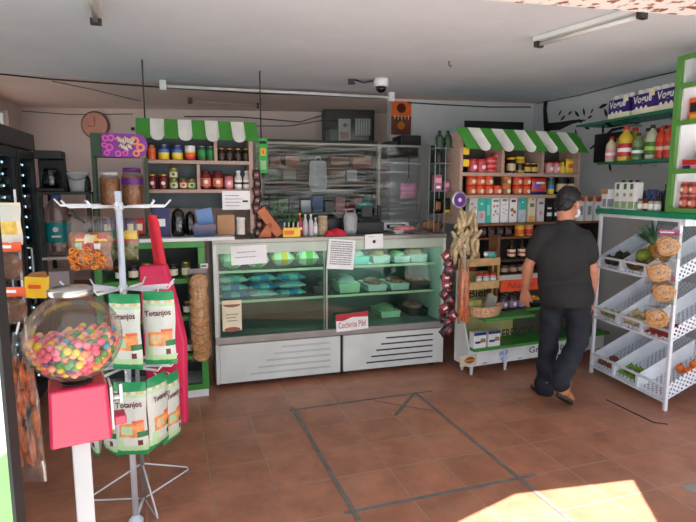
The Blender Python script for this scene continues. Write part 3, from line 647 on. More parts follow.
def cloth():
    m = MB(); rn = random.Random(4); v = []; f = []; nx, ny = 14, 8
    for j in range(ny+1):
        for i in range(nx+1):
            u, w = i/nx*2-1, j/ny*2-1; e = max(0, 1-abs(u)**3)*max(0, 1-abs(w)**3); v.append((u*.1, w*.06, .002+.075*e*(.7+.3*math.sin(u*4+w*2))*(.9-.35*u)+(rn.uniform(-.004, .004) if e > .1 else 0)))
    for j in range(ny):
        for i in range(nx): a = j*(nx+1)+i; f.append((a, a+1, a+nx+2, a+nx+1))
    n = len(v); v += [(p[0], p[1], 0) for p in v]; f += [tuple(i+n for i in q[::-1]) for q in f[:]]
    m.add(v, f, mat('crimson_cloth', (216, 34, 60), .7), True); o = m.build('red_pouch'); return o
x = D.x(335.5, 235, .09); place('cl', cloth, D.w(x, .09, zt), D.yaw, 'crumpled red cloth pouch on the middle of the counter top', 'pouch')
# black tray, grey glove bag, teal cloth, scale, meat pack, bread
boxset(D, 325, 346, 219, 235, .26, .2, mat('black_box', (24, 24, 26), .4), 'black_box', 'black box behind the red cloth pouch on the counter', 'box', z=zt)
def glovebag():
    t = thing('grey_bag'); m = MB(); m.pillow(.12, .19, .07, lambda u, v: mat('grey_plastic_bag', (150, 154, 156), .3), 10, 12, 0, seed=5, wob=.008, pin=.3); m.build('bag', t); m = MB(); m.tube([(-.03, 0, .17), (-.05, 0, .215), (.03, 0, .22), (.04, 0, .17)], .006, mat('grey_plastic_bag', (150, 154, 156), .3)); m.build('bag_handle', t); return t
on(D, ('gb', glovebag), 350.5, 236, .12, zt, 'knotted grey plastic bag between the red pouch and the black till', 'bag')
def till():
    t = thing('cash_register'); m = MB(); m.prism([(-.13, 0), (.13, 0), (.13, .1), (-.13, .1)], -.06, .12, black); m.build('body', t, bev=.006); m = MB(); m.prism([(-.06, .101), (-.02, .13), (.08, .16), (.1, .101)], -.1, .1, dark, axis='x'); m.build('keyboard', t, bev=.004); m = MB(); m.box(-.05, .05, .02, .05, .1, .24, black); m.build('customer_display', t, bev=.004); return t
on(D, ('till', till), 368, 236, .26, zt, 'black cash register on the counter top above the small card', 'cash register')
def teal_cap():
    m = MB(); m.ball((0, 0, .04), .07, teal, 14, (1.05, .8, .75)); o = m.build('teal_cup'); return o
boxset(D, 378, 381, 205, 219, .4, .03, black, 'box_post', 'thin black post standing behind the cash register', 'post', z=zt)
def scale_():
    t = thing('weighing_scale'); m = MB(); m.box(-.13, .13, -.02, .22, .015, .085, white); m.build('body', t, bev=.01)
    m = MB(); m.box(-.12, .12, .03, .21, .092, .1, steel); m.build('pan', t); m = MB(); m.box(-.09, .09, -.0225, -.0205, .035, .07, dark); m.box(-.06, .06, -.0235, -.0226, .045, .062, mat('lcd', (206, 210, 206), .3)); m.build('readout', t)
    for x in (-.1, .1): m = MB(); m.box(x-.015, x+.015, 0, .03, 0, .016, bl); m.build('foot', t)
    m = MB(); m.box(-.03, .03, .05, .15, .085, .092, steel); m.build('stem', t)
    return t
on(D, ('sc', scale_), 395, 234, .3, zt, 'white electronic weighing scale on the counter top', 'scale')
on(D, trayp('mtp', .26, .14, .07, clear('clear_tray', (236, 236, 236), .08, .1), mat('pink_ham', (206, 130, 130), .4, var=.3, ns=30)), 404, 234, .1, zt, 'clear tray of pink ham in front of the weighing scale', 'tray')
def loaf(key, w, mm):
    def b():
        t = thing('bread_bag'); m = MB(); m.ball((0, 0, .055), .055, mm, 16, (w/.11, .9, .95)); m.build('loaf', t)
        m = MB(); m.tube([(-w/2-.01, 0, .05), (-w/2-.03, 0, .052), (-w/2-.05, 0, .06)], .01, bagm, 8, rs=[.008, .018, .03]); m.build('bag_twist', t); return t
    return key, b
brd = mat('toasted_bread', (140, 92, 56), .55, var=.4, ns=30)
on(D, loaf('lf', .22, brd), 432, 233, .24, zt, 'bag of dark toasted bread on the right end of the counter top', 'bread')
# black pot with a teal cloth on the case behind the glass (centre)
def pot():
    t = thing('cooking_pot'); m = MB(); m.lathe([(.07, 0), (.085, .01), (.09, .2), (.095, .202)], black, 20); m.build('pot', t)
    m = MB(); m.ball((0, 0, .225), .078, teal, 16, (1.05, 1, .6)); m.build('cover_cloth', t); return t
on(D, ('pt', pot), 365, 215, .64, zt, 'black pot topped with a teal cloth behind the cash register', 'pot')
# ------------------------------------------------------------ cling-film screen above the counter
t = thing('plastic_screen', 'screen of wrinkled cling film stretched over posts on the counter top', 'screen', D.w(0, .52, DT+.001), D.yaw)
x0 = D.x(258.5, 215, .52); x1 = DW-.03; zt2 = D.z(258, 143, .52)-DT; postm = mat('grey_post', (150, 146, 138), .5)
for x in (x0, D.x(379, 200, .52), x1): m = MB(); m.box(x-.012, x+.012, .004, .026, 0, zt2-.006, postm); m.build('post', t)
m = MB(); m.box(x0-.012, x1+.012, .004, .026, zt2-.005, zt2+.015, postm); m.build('top_rail', t)
film = clear('cling_film', (236, 240, 238), .04, .12, .015, (226, 230, 232), (1.3, 1, 34))
m = MB(); v = []; f = []; nx, nz = 60, 40; rn = random.Random(2)
ph = [rn.uniform(0, 6) for _ in range(8)]
for j in range(nz+1):
    for i in range(nx+1):
        u, w = i/nx, j/nz; z = .10+w*(zt2-.1)
        y = -.004+.006*math.sin(w*46+u*5+ph[0])*math.sin(w*17+ph[1])+.005*math.sin(w*75-u*9+ph[2])+.004*math.sin(w*29+u*17+ph[3]); v.append((x0-.014+u*(x1-x0+.028), min(y, .002)-.006, z))
for j in range(nz):
    for i in range(nx): a = j*(nx+1)+i; f.append((a, a+1, a+nx+2, a+nx+1))
m.add(v, f, film, True); m.build('cling_film', t)
# green hanging card on the left post
xa, za = D.l(258.5, 138, .47); xb, zb = D.l(268, 173, .47); w, h = xb-xa, za-zb
t = thing('product_card', 'tall bright green card hanging at the left end of the plastic screen', 'card', D.w((xa+xb)/2, .485, zb), D.yaw)
m = MB(); m.box(-w/2, w/2, -.003, 0, 0, h, mat('vivid_green_card', (40, 180, 60), .4)); m.build('sheet', t)
m = MB(); m.box(-w*.4, w*.4, -.0042, -.0034, h*.84, h*.92, ink); m.box(-w*.28, w*.3, -.0042, -.0034, h*.5, h*.72, yellow); m.box(-w*.1, w*.16, -.0048, -.0043, h*.55, h*.66, orange); m.box(-w*.3, w*.3, -.0042, -.0034, h*.1, h*.36, lgreen); m.build('print', t)
# ============================================================ behind the counter: shelving against the pink wall
B = Unit(D.w(0, 1.75)[:2], 14)
def bx(px, py, yo=0.0): return B.l(px, py, yo)
xl, zl = bx(264, 139); xr, _ = bx(377, 139); zb2 = 0.0
t = thing('back_shelving', 'brown shelving with a dark green fascia behind the plastic screen', 'shelves', B.w(xl, 0), B.yaw); wB = xr-xl
m = MB(); m.box(0, wB, -.02, .02, bx(300, 149)[1], zl, mat('dark_olive_fascia', (52, 64, 48), .6)); m.build('fascia', t)
for x in (0, wB-.04): m = MB(); m.box(x, x+.04, .02, .34, 0, zl, mat('olive_upright', (60, 62, 48), .6)); m.build('upright', t)
m = MB(); m.box(.04, wB-.04, .33, .345, .3, zl, mat('green_back', (48, 74, 44), .6)); m.build('back_panel', t)
zs = [bx(300, p)[1] for p in (166, 181, 213)]
for z in zs: m = MB(); m.box(.04, wB-.04, 0, .329, z-.02, z, dwood); m.build('shelf', t)
def bkt(px0, px1, py0, py1, mt, lab, zz, cat='box', name='storage_box', yo=.05, dep=.2): return boxset(B, px0, px1, py0, py1, yo, dep, mt, name, lab, cat, z=zz+.001)
rng = [(270, 281, dwood, 'brown box'), (286, 300, tan, 'tan box'), (331, 349, dwood, 'brown box'), (353, 371, tan, 'tan box')]
for i, (a, b_, mm, d_) in enumerate(rng): bkt(a, b_, 156, 166, mm, '%s, %s along the top shelf behind the plastic screen' % (d_, ORD[i]), zs[0])
for i, (a, b_, mm, d_) in enumerate([(268, 279, leafm, 'green bag'), (283, 296, mat('olive_bag', (110, 120, 70)), 'olive bag'), (330, 345, dwood, 'brown box'), (347, 357, mat('frosted_tub', (190, 196, 200)), 'frosted tub')]): bkt(a, b_, 170, 181, mm, '%s, %s along the middle shelf behind the plastic screen' % (d_, ORD[i]), zs[1])
cols = [(270.5, 277, leafm, 'green bag'), (278, 288, mat('pale_leaf', (120, 150, 100)), 'pale green bag'), (290, 299, grey, 'grey tub'), (301, 311, steel, 'steel tin'), (313, 323, blue, 'blue box'), (325, 334, grey, 'grey canister'), (336, 345, pinkp, 'pink box'), (347, 353, red, 'red box'), (355, 362, pinkp, 'pink tub'), (364, 371, leafm, 'green box')]
for i, (a, b_, mm, d_) in enumerate(cols): bkt(a, b_, 194+(i*5) % 9, 213, mm, '%s, %s along the low shelf behind the plastic screen' % (d_, ORD[i]), zs[2])
# hanging white plastic bag on the shelving
def hang_bag():
    t = thing('plastic_bag'); m = MB(); hz = mat('frosted_plastic', (186, 194, 196), .35); m.pillow(.2, .34, .06, lambda u, v: hz, 12, 14, -.38, seed=8, wob=.008, pin=.25); m.build('bag', t)
    m = MB(); m.tube([(-.05, 0, -.06), (-.02, 0, -.005), (0, 0, 0), (.02, 0, -.005), (.05, 0, -.06)], .005, hz); m.build('bag_handle', t); return t
x, z = bx(318, 157, -.07); place('hb', hang_bag, B.w(x, -.07, z), B.yaw, 'frosted plastic bag hanging from the shelving behind the plastic screen', 'bag')
# things hung at the right end of the screen: pink cloth, dark bag
def pinkcloth():
    t = thing('pink_bag'); m = MB(); pk = mat('pale_pink_cloth', (226, 150, 190), .6); m.pillow(.17, .15, .06, lambda u, v: pk if int(v*7) % 2 else mat('pink_stripe', (236, 180, 210), .6), 12, 14, -.15, seed=11, wob=.007); m.build('bag', t); m = MB(); m.tube([(-.04, 0, -.01), (0, 0, .06), (.04, 0, -.01)], .004, purple); m.build('string', t); return t
def hookpos(px, py, yo): x, z = D.l(px, py, yo); return D.w(x, yo, z)
x, z = D.l(417, 183, .5); place('pkc', pinkcloth, D.w(DW-.1, .62, z), D.yaw, 'pale pink striped bag hanging behind the right end of the plastic screen', 'bag')
m = MB(); m.tube([(DW-.1, .62, z+.055), (DW-.1, .62, DT+zt2+.024), (DW-.1, .56, DT+zt2+.024)], .005, dark)
m.v = [D.w(p.x, p.y, p.z)-D.w(DW-.1, .6, z) for p in m.v]; tag(m.build('wire_hook', loc=D.w(DW-.1, .6, z)), 'dark wire hook holding the pink striped bag over the screen rail', 'hook')

# leafy herbs in a tub behind the left part of the film
def herbs():
    t = thing('herb_tub'); rn = random.Random(6); m = MB(); m.lathe([(.08, 0), (.1, .1), (.095, .1), (.07, .02)], grey, 18); m.build('tub', t); lm = mat('herb_leaf', (80, 140, 70), .5, var=.4, ns=20); m = MB()
    for k in range(70):
        a, r_ = rn.uniform(0, 6.28), rn.uniform(.0, .15); z = .1+rn.uniform(.02, .16)*(1-r_/.2); c, q = math.cos(a), math.sin(a); l = rn.uniform(.03, .06); p = Vector((c*r_, q*r_*.5, z)); d = Vector((c*.7, q*.5, rn.uniform(-.2, .8))).normalized()*l; n = d.cross(Vector((rn.uniform(-1, 1), 1, .3))).normalized()*l*.3
        m.quad([p, p+d*.5+n, p+d, p+d*.5-n], lm)
    m.build('foliage', t); return t
on(D, ('herb', herbs), 280, 222, .66, zt, 'tub of green leafy herbs behind the left part of the plastic screen', 'plant')
# ============================================================ upright fridge along the left wall
F = Unit((-2.339, 4.085), 107.2); FH = 2.0; FWD = 2.0
t = thing('upright_fridge', 'tall dark glass-doored drinks fridge along the left wall', 'fridge', F.w(0, 0), F.yaw)
fm = mat('fridge_black', (34, 38, 40), .4); m = MB()
m.box(-FWD, 0, .55, .6, .04, FH, fm); m.box(-FWD, 0, .05, .6, .04, .1, fm); m.box(-FWD, 0, .0, .6, FH-.12, FH, fm); m.box(-.04, 0, .05, .55, .1, FH-.12, fm); m.box(-FWD, -FWD+.04, .05, .55, .1, FH-.12, fm); m.build('body', t, bev=.006)
fg = clear('fridge_glass', (190, 205, 210), .07, .04); led = glow('fridge_led', (225, 242, 255), 9)
for x in (-FWD+.1, -.1):
    for y in (.1, .5): m = MB(); m.box(x-.03, x+.03, y-.03, y+.03, 0, .042, black); m.build('foot', t)
xs = [-.03, -.50, -.98, -1.48, -1.97]
for k in range(4):
    a, b_ = xs[k+1]+.012, xs[k]-.012
    m = MB(); fr = .055; m.box(a, a+fr, 0, .045, .1, FH-.13, fm); m.box(b_-fr, b_, 0, .045, .1, FH-.13, fm); m.box(a+fr, b_-fr, 0, .045, .1, .16, fm); m.box(a+fr, b_-fr, 0, .045, FH-.19, FH-.13, fm); d_ = m.build('door', t)
    m = MB(); m.box(a+fr, b_-fr, .018, .024, .16, FH-.19, fg); m.build('door_glass', d_)
    m = MB(); m.tube([(a+.03, -.006, .8), (a+.03, -.035, .82), (a+.03, -.035, 1.2), (a+.03, -.006, 1.22)], .008, steel); m.build('handle', d_)
    for xx in (a+fr+.05, b_-fr-.05):
        m = MB(); m.box(xx-.012, xx+.012, .06, .075, .16, FH-.2, dark)
        for q in range(22): m.ball((xx, .058, .2+q*.075), .008, led, 6)
        m.build('led_strip', t)
    for q in range(5): m = MB(); m.box(a+.03, b_-.03, .1, .5, .3+.32*q, .31+.32*q, mat('fridge_shelf_wire', (120, 130, 134), .4)); m.build('shelf', t)
m = MB(); m.box(-.03, .0, -.012, .0, .35, 1.62, mat('bright_aluminium', (240, 242, 244), .35, .0)); tr = m.build('door_trim', t)
m = MB(); m.box(-.031, .001, -.0135, -.0125, 1.32, 1.46, mat('brown_sticker', (150, 110, 90), .6)); m.build('sticker', tr)
drk = [blue, navy, mat('cola', (60, 30, 24), .2), leafm, mat('water_bottle', (170, 196, 206), .2), red]
n = 0
for k in range(2):
    for q in range(4):
        for j in range(5):
            mm = drk[(k+q*2+(j//2)) % 6]; kb = bottle('fb%d' % drk.index(mm), .034, .25, mm, white, name='drink_bottle')
            x = xs[k]-.09-.072*j; place(kb[0], kb[1], F.w(x, .2, .312+.32*q), F.yaw, 'small drink bottle standing behind the fridge glass in the dark', 'bottle', 'drink bottles in the fridge')
# ============================================================ left showcase and white counter
Lf = Unit((-1.116, 4.015), 18.66)
LX0 = Lf.x(92, 238, .0)
t = thing('green_showcase', 'green framed glass showcase with a white counter top left of the display counter', 'showcase', Lf.w(0, 0), Lf.yaw)
gz = [.10, .33, .55, .80, 1.0]; gp = mat('grass_green_paint', (58, 140, 56), .4)
m = MB(); m.box(LX0, .03, 0, .5, 0, .055, white); m.build('plinth', t)
for x in (-.015, LX0): m = MB(); m.box(x, x+.05, 0, .05, .056, 1.17, gp); m.build('stile', t, bev=.003)
m = MB(); m.box(LX0+.05, -.015, .002, .048, .056, .1, gp); m.build('lower_rail', t)
m = MB(); m.box(LX0, .035, .0, .05, 1.171, 1.217, gp); m.build('upper_rail', t)
for z in (.33, .64, .93):
    m = MB(); m.box(LX0+.05, -.015, .03, .46, z-.035, z, gp); m.build('shelf', t)
m = MB(); m.box(LX0, .035, .47, .49, .056, 1.217, mat('showcase_back', (70, 80, 72), .6)); m.build('back_panel', t)
m = MB(); m.box(.012, .034, .052, .468, .056, 1.17, mat('showcase_side', (96, 100, 96), .6)); m.build('side_panel', t)
m = MB(); m.box(LX0-.02, .26, -.02, .52, 1.2175, 1.245, white); m.build('counter_top', t, bev=.005)
m = MB(); m.box(.0, .055, -.006, -.001, 1.01, 1.045, paper); m.box(.008, .045, -.0068, -.0061, 1.02, 1.034, greyink); m.build('price_tag', t)
kd = [jar('sj1', .035, .11, choc, dark, [cream], name='spice_jar'), jar('sj2', .032, .1, redglass, gold, [paper], name='spice_jar'), jar('sj3', .034, .12, mat('olive_preserve', (90, 96, 40), .3), gold, [cream], name='spice_jar')]
kn = ['dark jar', 'red jar with gold lid', 'olive jar with gold lid']
for zi, z in enumerate((.33, .64, .93)):
    for i in range(6):
        q = (i+zi) % 3; place(kd[q][0], kd[q][1], Lf.w(-.10-.095*i, .12, z+.001), Lf.yaw, '%s, %s from the right on the %s showcase shelf' % (kn[q], ORD[i], ['lowest', 'middle', 'top'][zi]), 'jar', 'jars in the green showcase')
# ------------------------------------------------------------ shelf unit with striped awning on the left counter
AY = .22; ZC = 1.246
ax0, ax1 = Lf.x(140, 120, AY), Lf.x(252, 122, AY)
def awning(T, w0, w1, z1, z0, reach, n, label, U, yo, first_green=True):
    """striped awning: vertical scalloped front panel tilted out; stripes end in round tongues on the white ones"""
    t = thing('striped_awning', label, 'awning', T, U.yaw)
    wt = mat('awning_white', (214, 214, 208), .6); gr = mat('awning_green', (62, 138, 50), .6); sw = (w1-w0)/n
    for k in range(n):
        g = (k % 2 == 0) == first_green; a, b_ = w0+sw*k, w0+sw*(k+1); m = MB(); pr = []
        hh = z1-z0; N = 8; v = []
        low = []
        for i in range(N+1):
            u = i/N; x = a+(b_-a)*u
            dz = (1-math.sqrt(max(0, 1-(2*u-1)**2)))*sw*.36 if not g else .0
            low.append((x, -reach, z0+dz+(.012 if g else 0)))
        top = [(a+(b_-a)*i/N, 0, z1) for i in range(N+1)]
        vs = top+low+[(p[0], p[1]+.006, p[2]-.004) for p in top]+[(p[0], p[1]+.006, p[2]-.002) for p in low]; q = N+1; fs = []
        for i in range(N): fs += [(i, q+i, q+i+1, i+1), (2*q+i, 2*q+i+1, 3*q+i+1, 3*q+i), (q+i, 3*q+i, 3*q+i+1, q+i+1)]
        fs += [(0, 2*q, 3*q, q), (N, q+N, 3*q+N, 2*q+N)]
        m.add(vs, fs, gr if g else wt); m.build('stripe', t, label='green stripe' if g else 'white stripe')
    return t
t = thing('wall_shelves', 'beige open shelf unit of cans and jars standing on the left counter', 'shelves', Lf.w(0, AY, ZC), Lf.yaw)
z1_, z2_, ztop = Lf.z(200, 160.5, AY)-ZC, Lf.z(200, 189.5, AY)-ZC, Lf.z(200, 121, AY)-ZC
slate = mat('slate_back', (84, 92, 98), .6)
for x in (ax0, ax1-.03): m = MB(); m.box(x, x+.03, .0, .2, 0, ztop-.02, board); m.build('side_panel', t)
m = MB(); m.box(ax0+.03, ax1-.03, .19, .2, .2, ztop-.02, slate); m.build('back_panel', t)
for z in (z1_, z2_, ztop-.02): m = MB(); m.box(ax0+.03, ax1-.03, 0, .189, z-.026, z, board); m.build('shelf', t)
for px, za, zb in ((216, z1_, ztop-.05), (198, z2_, z1_-.03)): x = Lf.x(px, 160, AY); m = MB(); m.box(x-.012, x+.012, 0, .188, za, zb, board); m.build('divider', t)
awning(Lf.w(0, AY-.002, ZC), ax0-.03, ax1+.03, ztop+.005, Lf.z(200, 141, AY-.12)-ZC, .12, 9, 'green and white striped awning over the left shelf unit', Lf, AY)
A1 = AY+.07; zr = ZC+z1_
sc = .0073
c1_ = can('cn1', .041, .115, [(.3, yellow), (.5, mat('can_yellow', (244, 214, 90), .4)), (.72, blue), (1, navy)])
c2_ = can('cn2', .04, .115, [(.25, red), (.5, orange), (.6, yellow), (1, white)])
c3_ = can('cn3', .034, .112, [(.3, leafm), (.75, mat('can_green', (40, 140, 70), .4)), (1, dgreen)])
b1_ = bottle('bt1', .03, .125, mat('peach_jam', (226, 130, 70), .3), black, orange, neck=.7, name='sauce_jar', sh=.7)
j1_ = jar('jd1', .027, .105, choc, gold, [mat('dark_label', (70, 50, 40), .5)], lidr=.9)
row(Lf, A1, zr, 160, [(152, b1_, 'orange jar with black top', 'jar'), (164, c1_, 'blue and yellow can', 'can'), (177.5, c1_, 'blue and yellow can', 'can'), (190.5, c2_, 'white and orange can', 'can'), (202, c3_, 'green can', 'can'), (211, c3_, 'green can', 'can'), (221.5, j1_, 'dark jar', 'jar'), (229.5, j1_, 'dark jar', 'jar'), (238, j1_, 'dark jar', 'jar'), (246, j1_, 'dark jar', 'jar')], 'on the shelf under the left awning', 'cans and jars under the left awning')
j2_ = jar('jr1', .035, .118, redglass, gold, [redglass, paper], lidr=.9)
j3_ = jar('jg1', .031, .082, mat('green_preserve', (120, 140, 70), .3), gold, [cream, leafm], lidr=.9)
j4_ = jar('jg2', .028, .085, mat('rust_preserve', (160, 80, 40), .3), leafm, [cream, red], lidr=.9)
j5_ = jar('jr2', .041, .145, redglass, mat('maroon_lid', (90, 24, 24)), [mat('salmon_label', (206, 110, 90)), cream], lidr=.8)
j6_ = jar('jp1', .034, .12, mat('pinkish_jar', (190, 100, 100), .3), mat('maroon_lid', (90, 24, 24)), [pinkp, paper], lidr=.8)
b6_ = bottle('wb1', .03, .15, mat('milky_bottle', (210, 210, 204), .3), white, paper, name='milky_bottle', neck=.5, label2=redglass)
row(Lf, A1, ZC+z2_, 189, [(152.5, j2_, 'dark red jar', 'jar'), (163.5, j2_, 'dark red jar', 'jar'), (174, j3_, 'green jar', 'jar'), (174, j3_, 'upper green jar stacked', 'jar', .083), (183.5, j4_, 'rust coloured jar', 'jar'), (192, j3_, 'green jar', 'jar'), (206, j5_, 'tall red jar', 'jar'), (218, j5_, 'tall red jar', 'jar'), (229, j6_, 'pinkish jar', 'jar'), (238.5, b6_, 'white bottle with red band', 'bottle'), (247, b6_, 'white bottle with red band', 'bottle')], 'on the left unit lower shelf', 'jars on the lower shelf of the left unit')
# things on the white counter under the shelves
CY = .1
boxset(Lf, 151, 170, 207, 228, CY, .07, mat('navy_box', (26, 36, 96), .4), 'navy_box', 'navy blue box on the left white counter, behind the red straps', 'box', z=ZC+.001, patches=[(.2, .75, .35, .6, paper)])
def dome(key, r, h, mt, name): 
    def b():
        t = thing(name); m = MB(); m.lathe([(r*.8, 0), (r, h*.1), (r, h*.5), (r*.85, h*.8), (r*.4, h*.93), (0.001, h*.95)], mt, 20); m.build('body', t); m = MB(); m.ball((0, 0, h*.97), r*.14, black, 8); m.build('knob', t); return t
    return key, b
on(Lf, dome('dm1', .052, .22, clear('smoked_lid', (90, 96, 96), .1, .06), 'cake_cover'), 179, 236, .13, ZC+.001, 'smoked dark dome on the left white counter beside the navy box', 'cover')
on(Lf, dome('dm2', .04, .19, clear('smoked_lid', (90, 96, 96), .1, .06), 'cake_cover'), 190.5, 236, .2, ZC+.001, 'smaller smoked dark dome on the left white counter', 'cover')
def crate_blue():
    t = thing('plastic_tub'); cb = clear('blue_clear_plastic', (120, 160, 200), .1, .1, .15, (110, 150, 200)); m = MB()
    m.add([(-.07, -.06, 0), (.07, -.06, 0), (.07, .06, 0), (-.07, .06, 0), (-.1, -.08, .09), (.09, -.08, .09), (.09, .08, .09), (-.1, .08, .09)], [(3, 2, 1, 0), (0, 1, 5, 4), (1, 2, 6, 5), (2, 3, 7, 6), (3, 0, 4, 7)], cb); m.build('tub', t)
    m = MB(); m.box(-.02, .1, .07, .085, .08, .2, mat('blue_lid', (90, 130, 190), .3), Matrix.Rotation(R(-10), 4, 'Y')); m.build('raised_lid', t); return t
on(Lf, ('ctb', crate_blue), 204, 236, .1, ZC+.001, 'blue clear plastic tub with raised lid on the left white counter', 'tub')
boxset(Lf, 217, 235, 215, 236, .12, .1, mat('kraft_card', (176, 132, 96), .7), 'cardboard_box', 'plain brown cardboard box on the left white counter', 'box', z=ZC+.001)
on(Lf, jar('cup', .034, .135, mat('milky_cup', (214, 208, 200), .4), white, [mat('milky_cup', (214, 208, 200), .4)], name='plastic_cup', lidr=1.0, neck=1, sh=.8), 241, 236, .14, ZC+.001, 'milky plastic cup right of the brown cardboard box', 'cup')
xa, za = Lf.l(222, 191, .21); xb, zb = Lf.l(250.5, 209.5, .21)
m = MB(); m.box(-(xb-xa)/2, (xb-xa)/2, -.001, .001, 0, za-zb, paper)
for q in range(4): m.box(-(xb-xa)*.4, (xb-xa)*(.1+.06*(q % 3)), -.0017, -.0011, (za-zb)*(.2+.18*q), (za-zb)*(.23+.18*q), greyink)
m.box((xb-xa)*.22, (xb-xa)*.42, -.0017, -.0011, (za-zb)*.4, (za-zb)*.5, ink)
tag(m.build('price_list', loc=Lf.w((xa+xb)/2, .215, zb), rz=Lf.yaw), 'white price sheet hanging below the left shelf unit', 'notice')
p0, p1 = Lf.l(148, 197, .2), Lf.l(222, 199, .2)
# hanging strip of dark snack packs at the right post of the shelf unit
def strip_packs(key, n, w, h, cols, rnseed=1, name='snack_strip', tilt=.35, spread=.015):
    def b():
        t = thing(name); rn = random.Random(rnseed)
        m = MB(); m.tube([(0, .004, 0), (0, .004, -n*h*.78)], .003, paper, 5); m.build('hanging_tape', t)
        for k in range(n):
            c = cols[k % len(cols)]; m = MB(); T = Matrix.Translation((rn.uniform(-spread, spread), -.012-.009*(k % 3), -h*.78*(k+1)))@Matrix.Rotation(rn.uniform(-tilt, tilt), 4, 'Y')
            cc = c[1]; m.pillow(w, h, .03, (lambda u, v, c=c: c[1] if .35 < v < .65 and abs(u) < .45 else c[0]), 8, 10, 0, T=T, seed=k); m.build('snack_pack', t)
        return t
    return key, b
dkp = (mat('dark_snack_wrap', (70, 30, 34), .35), mat('dusky_print', (150, 110, 100), .4)); x, z = Lf.l(253, 172, AY-.02)
k_ = strip_packs('st1', 8, .06, .085, [dkp, (choc, mat('dusky_print', (150, 110, 100), .4))], 3); place(k_[0], k_[1], Lf.w(ax1+.03, AY+.0, z), Lf.yaw, 'strip of dark snack packs hanging at the right end of the left shelf unit', 'snack strip')
# ============================================================ snack stand with purple header on the left counter
SY = .02; sx0, sx1 = Lf.x(91, 155, SY), Lf.x(147, 157, SY)
zh0, zh1 = Lf.z(120, 157, SY)-ZC, Lf.z(120, 133.5, SY)-ZC
t = thing('snack_stand', 'dark green counter stand with a purple ringed header', 'stand', Lf.w(0, SY, ZC), Lf.yaw)
for x in (sx0, sx1-.02):
    for y in (0, .14): m = MB(); m.box(x, x+.02, y, y+.02, 0, zh0, dgreen); m.build('upright', t)
for z in (.0, ): m = MB(); m.box(sx0+.02, sx1-.02, 0, .16, z, z+.015, dgreen); m.build('shelf', t)
zsn = Lf.z(120, 206, SY)-ZC; m = MB(); m.box(sx0+.02, sx1-.02, .0, .16, zsn-.012, zsn, dgreen); m.build('shelf', t)
m = MB(); m.box(sx0, sx1-.05, .0, .16, zh0, zh1, dgreen); m.build('header_box', t, bev=.004)
hx0, hx1 = Lf.x(102, 145, SY), Lf.x(147.5, 145, SY); hw, hh = hx1-hx0, zh1-zh0
m = MB(); pr_ = mat('violet_sign', (128, 36, 150), .4); n_ = 10
poly = [(hx0, zh0), (hx1-.06, zh0-.005)]+[(hx1-.06+.06*math.sin(R(18*k)), zh0+hh/2-hh*.5*math.cos(R(18*k))) for k in range(1, 10)]+[(hx1-.06, zh1), (hx0, zh1)]
m.prism(poly, -.012, -.001, pr_); sg = m.build('header_sign', t)
m = MB(); rp, ro_ = mat('sign_pink', (230, 90, 180), .5), mat('sign_orange', (246, 150, 90), .5)
for (fx, fz, r_, mm) in [(.08, .78, .022, rp), (.2, .8, .024, rp), (.16, .4, .026, rp), (.1, .16, .02, rp), (.72, .7, .03, ro_), (.84, .42, .03, ro_), (.74, .16, .024, ro_), (.34, .14, .022, rp), (.05, .5, .018, rp), (.5, .16, .02, rp)]:
    m.lathe([(r_*.5, 0), (r_*.55, .001), (r_, .001), (r_*1.02, 0)], mm, 14, cap=False, T=Matrix.Translation((hx0+fx*hw, -.0125, zh0+fz*hh))@Matrix.Rotation(R(90), 4, 'X'))
m.build('ring_print', sg)
m = MB(); rn = random.Random(3)
for k in range(9):
    a = hx0+hw*(.3+.04*k); z = zh0+hh*(.74-.04*(k % 4)); m.tube([(a, -.0135, z), (a+.015, -.0135, z+.02), (a+.02, -.0135, z-.015), (a+.03, -.0135, z+.005)], .006, cream, 5)
    if k < 6: a += .02; z -= hh*.3; m.tube([(a, -.0135, z), (a+.012, -.0135, z+.018), (a+.022, -.0135, z-.01)], .006, cream, 5)
m.build('lettering', sg)
def snackjar(key, r, h, band, seed):
    def b():
        t = thing('snack_jar'); fill = mat('fried_snack', (170, 110, 62), .7, var=.55, ns=45, bump=.8)
        m = MB(); m.lathe([(r*.85, .004), (r*.93, .02), (r*.93, h*.78), (r*.5, h*.82)], fill, 18); m.build('contents', t)
        m = MB(); m.lathe([(r*.9, 0), (r, .012), (r, h*.8), (r*.8, h*.88), (r*.8, h*.9)], bagm, 18); m.build('jar_body', t)
        m = MB(); m.lathe([(r*.84, h*.9), (r*.84, h*.99), (r*.7, h)], band if band else white, 18); m.build('lid', t)
        if band: m = MB(); m.lathe([(r*1.01, h*.56), (r*1.015, h*.57), (r*1.015, h*.72), (r*1.01, h*.73)], band, 18); m.build('paper_band', t)
        return t
    return key, b
for px, kb, lab in [(111, snackjar('snj1', .07, .24, None, 1), 'clear jar of brown fried snacks in the purple headed stand'), (133.5, snackjar('snj2', .075, .27, purple, 2), 'snack jar with a purple band in the purple headed stand')]:
    on(Lf, kb, px, 206, SY+.078, ZC+zsn+.001, lab, 'jar')
# dark packs on the counter under the stand
for i, (px, mm, nm) in enumerate([(108, navy, 'dark blue'), (120, purple, 'purple'), (131, navy, 'dark blue'), (140, red, 'red')]):
    kb = pouch('dp%d' % i, .07, .13, .03, [(.3, .7, -.6, .6, cream)], mm, i+2)
    on(Lf, kb, px, 236, SY+.06, ZC+.016, '%s snack bag, %s from left at the foot of the purple headed stand' % (nm, ORD[i]), 'snack bag', 'snack bags at the foot of the stand')
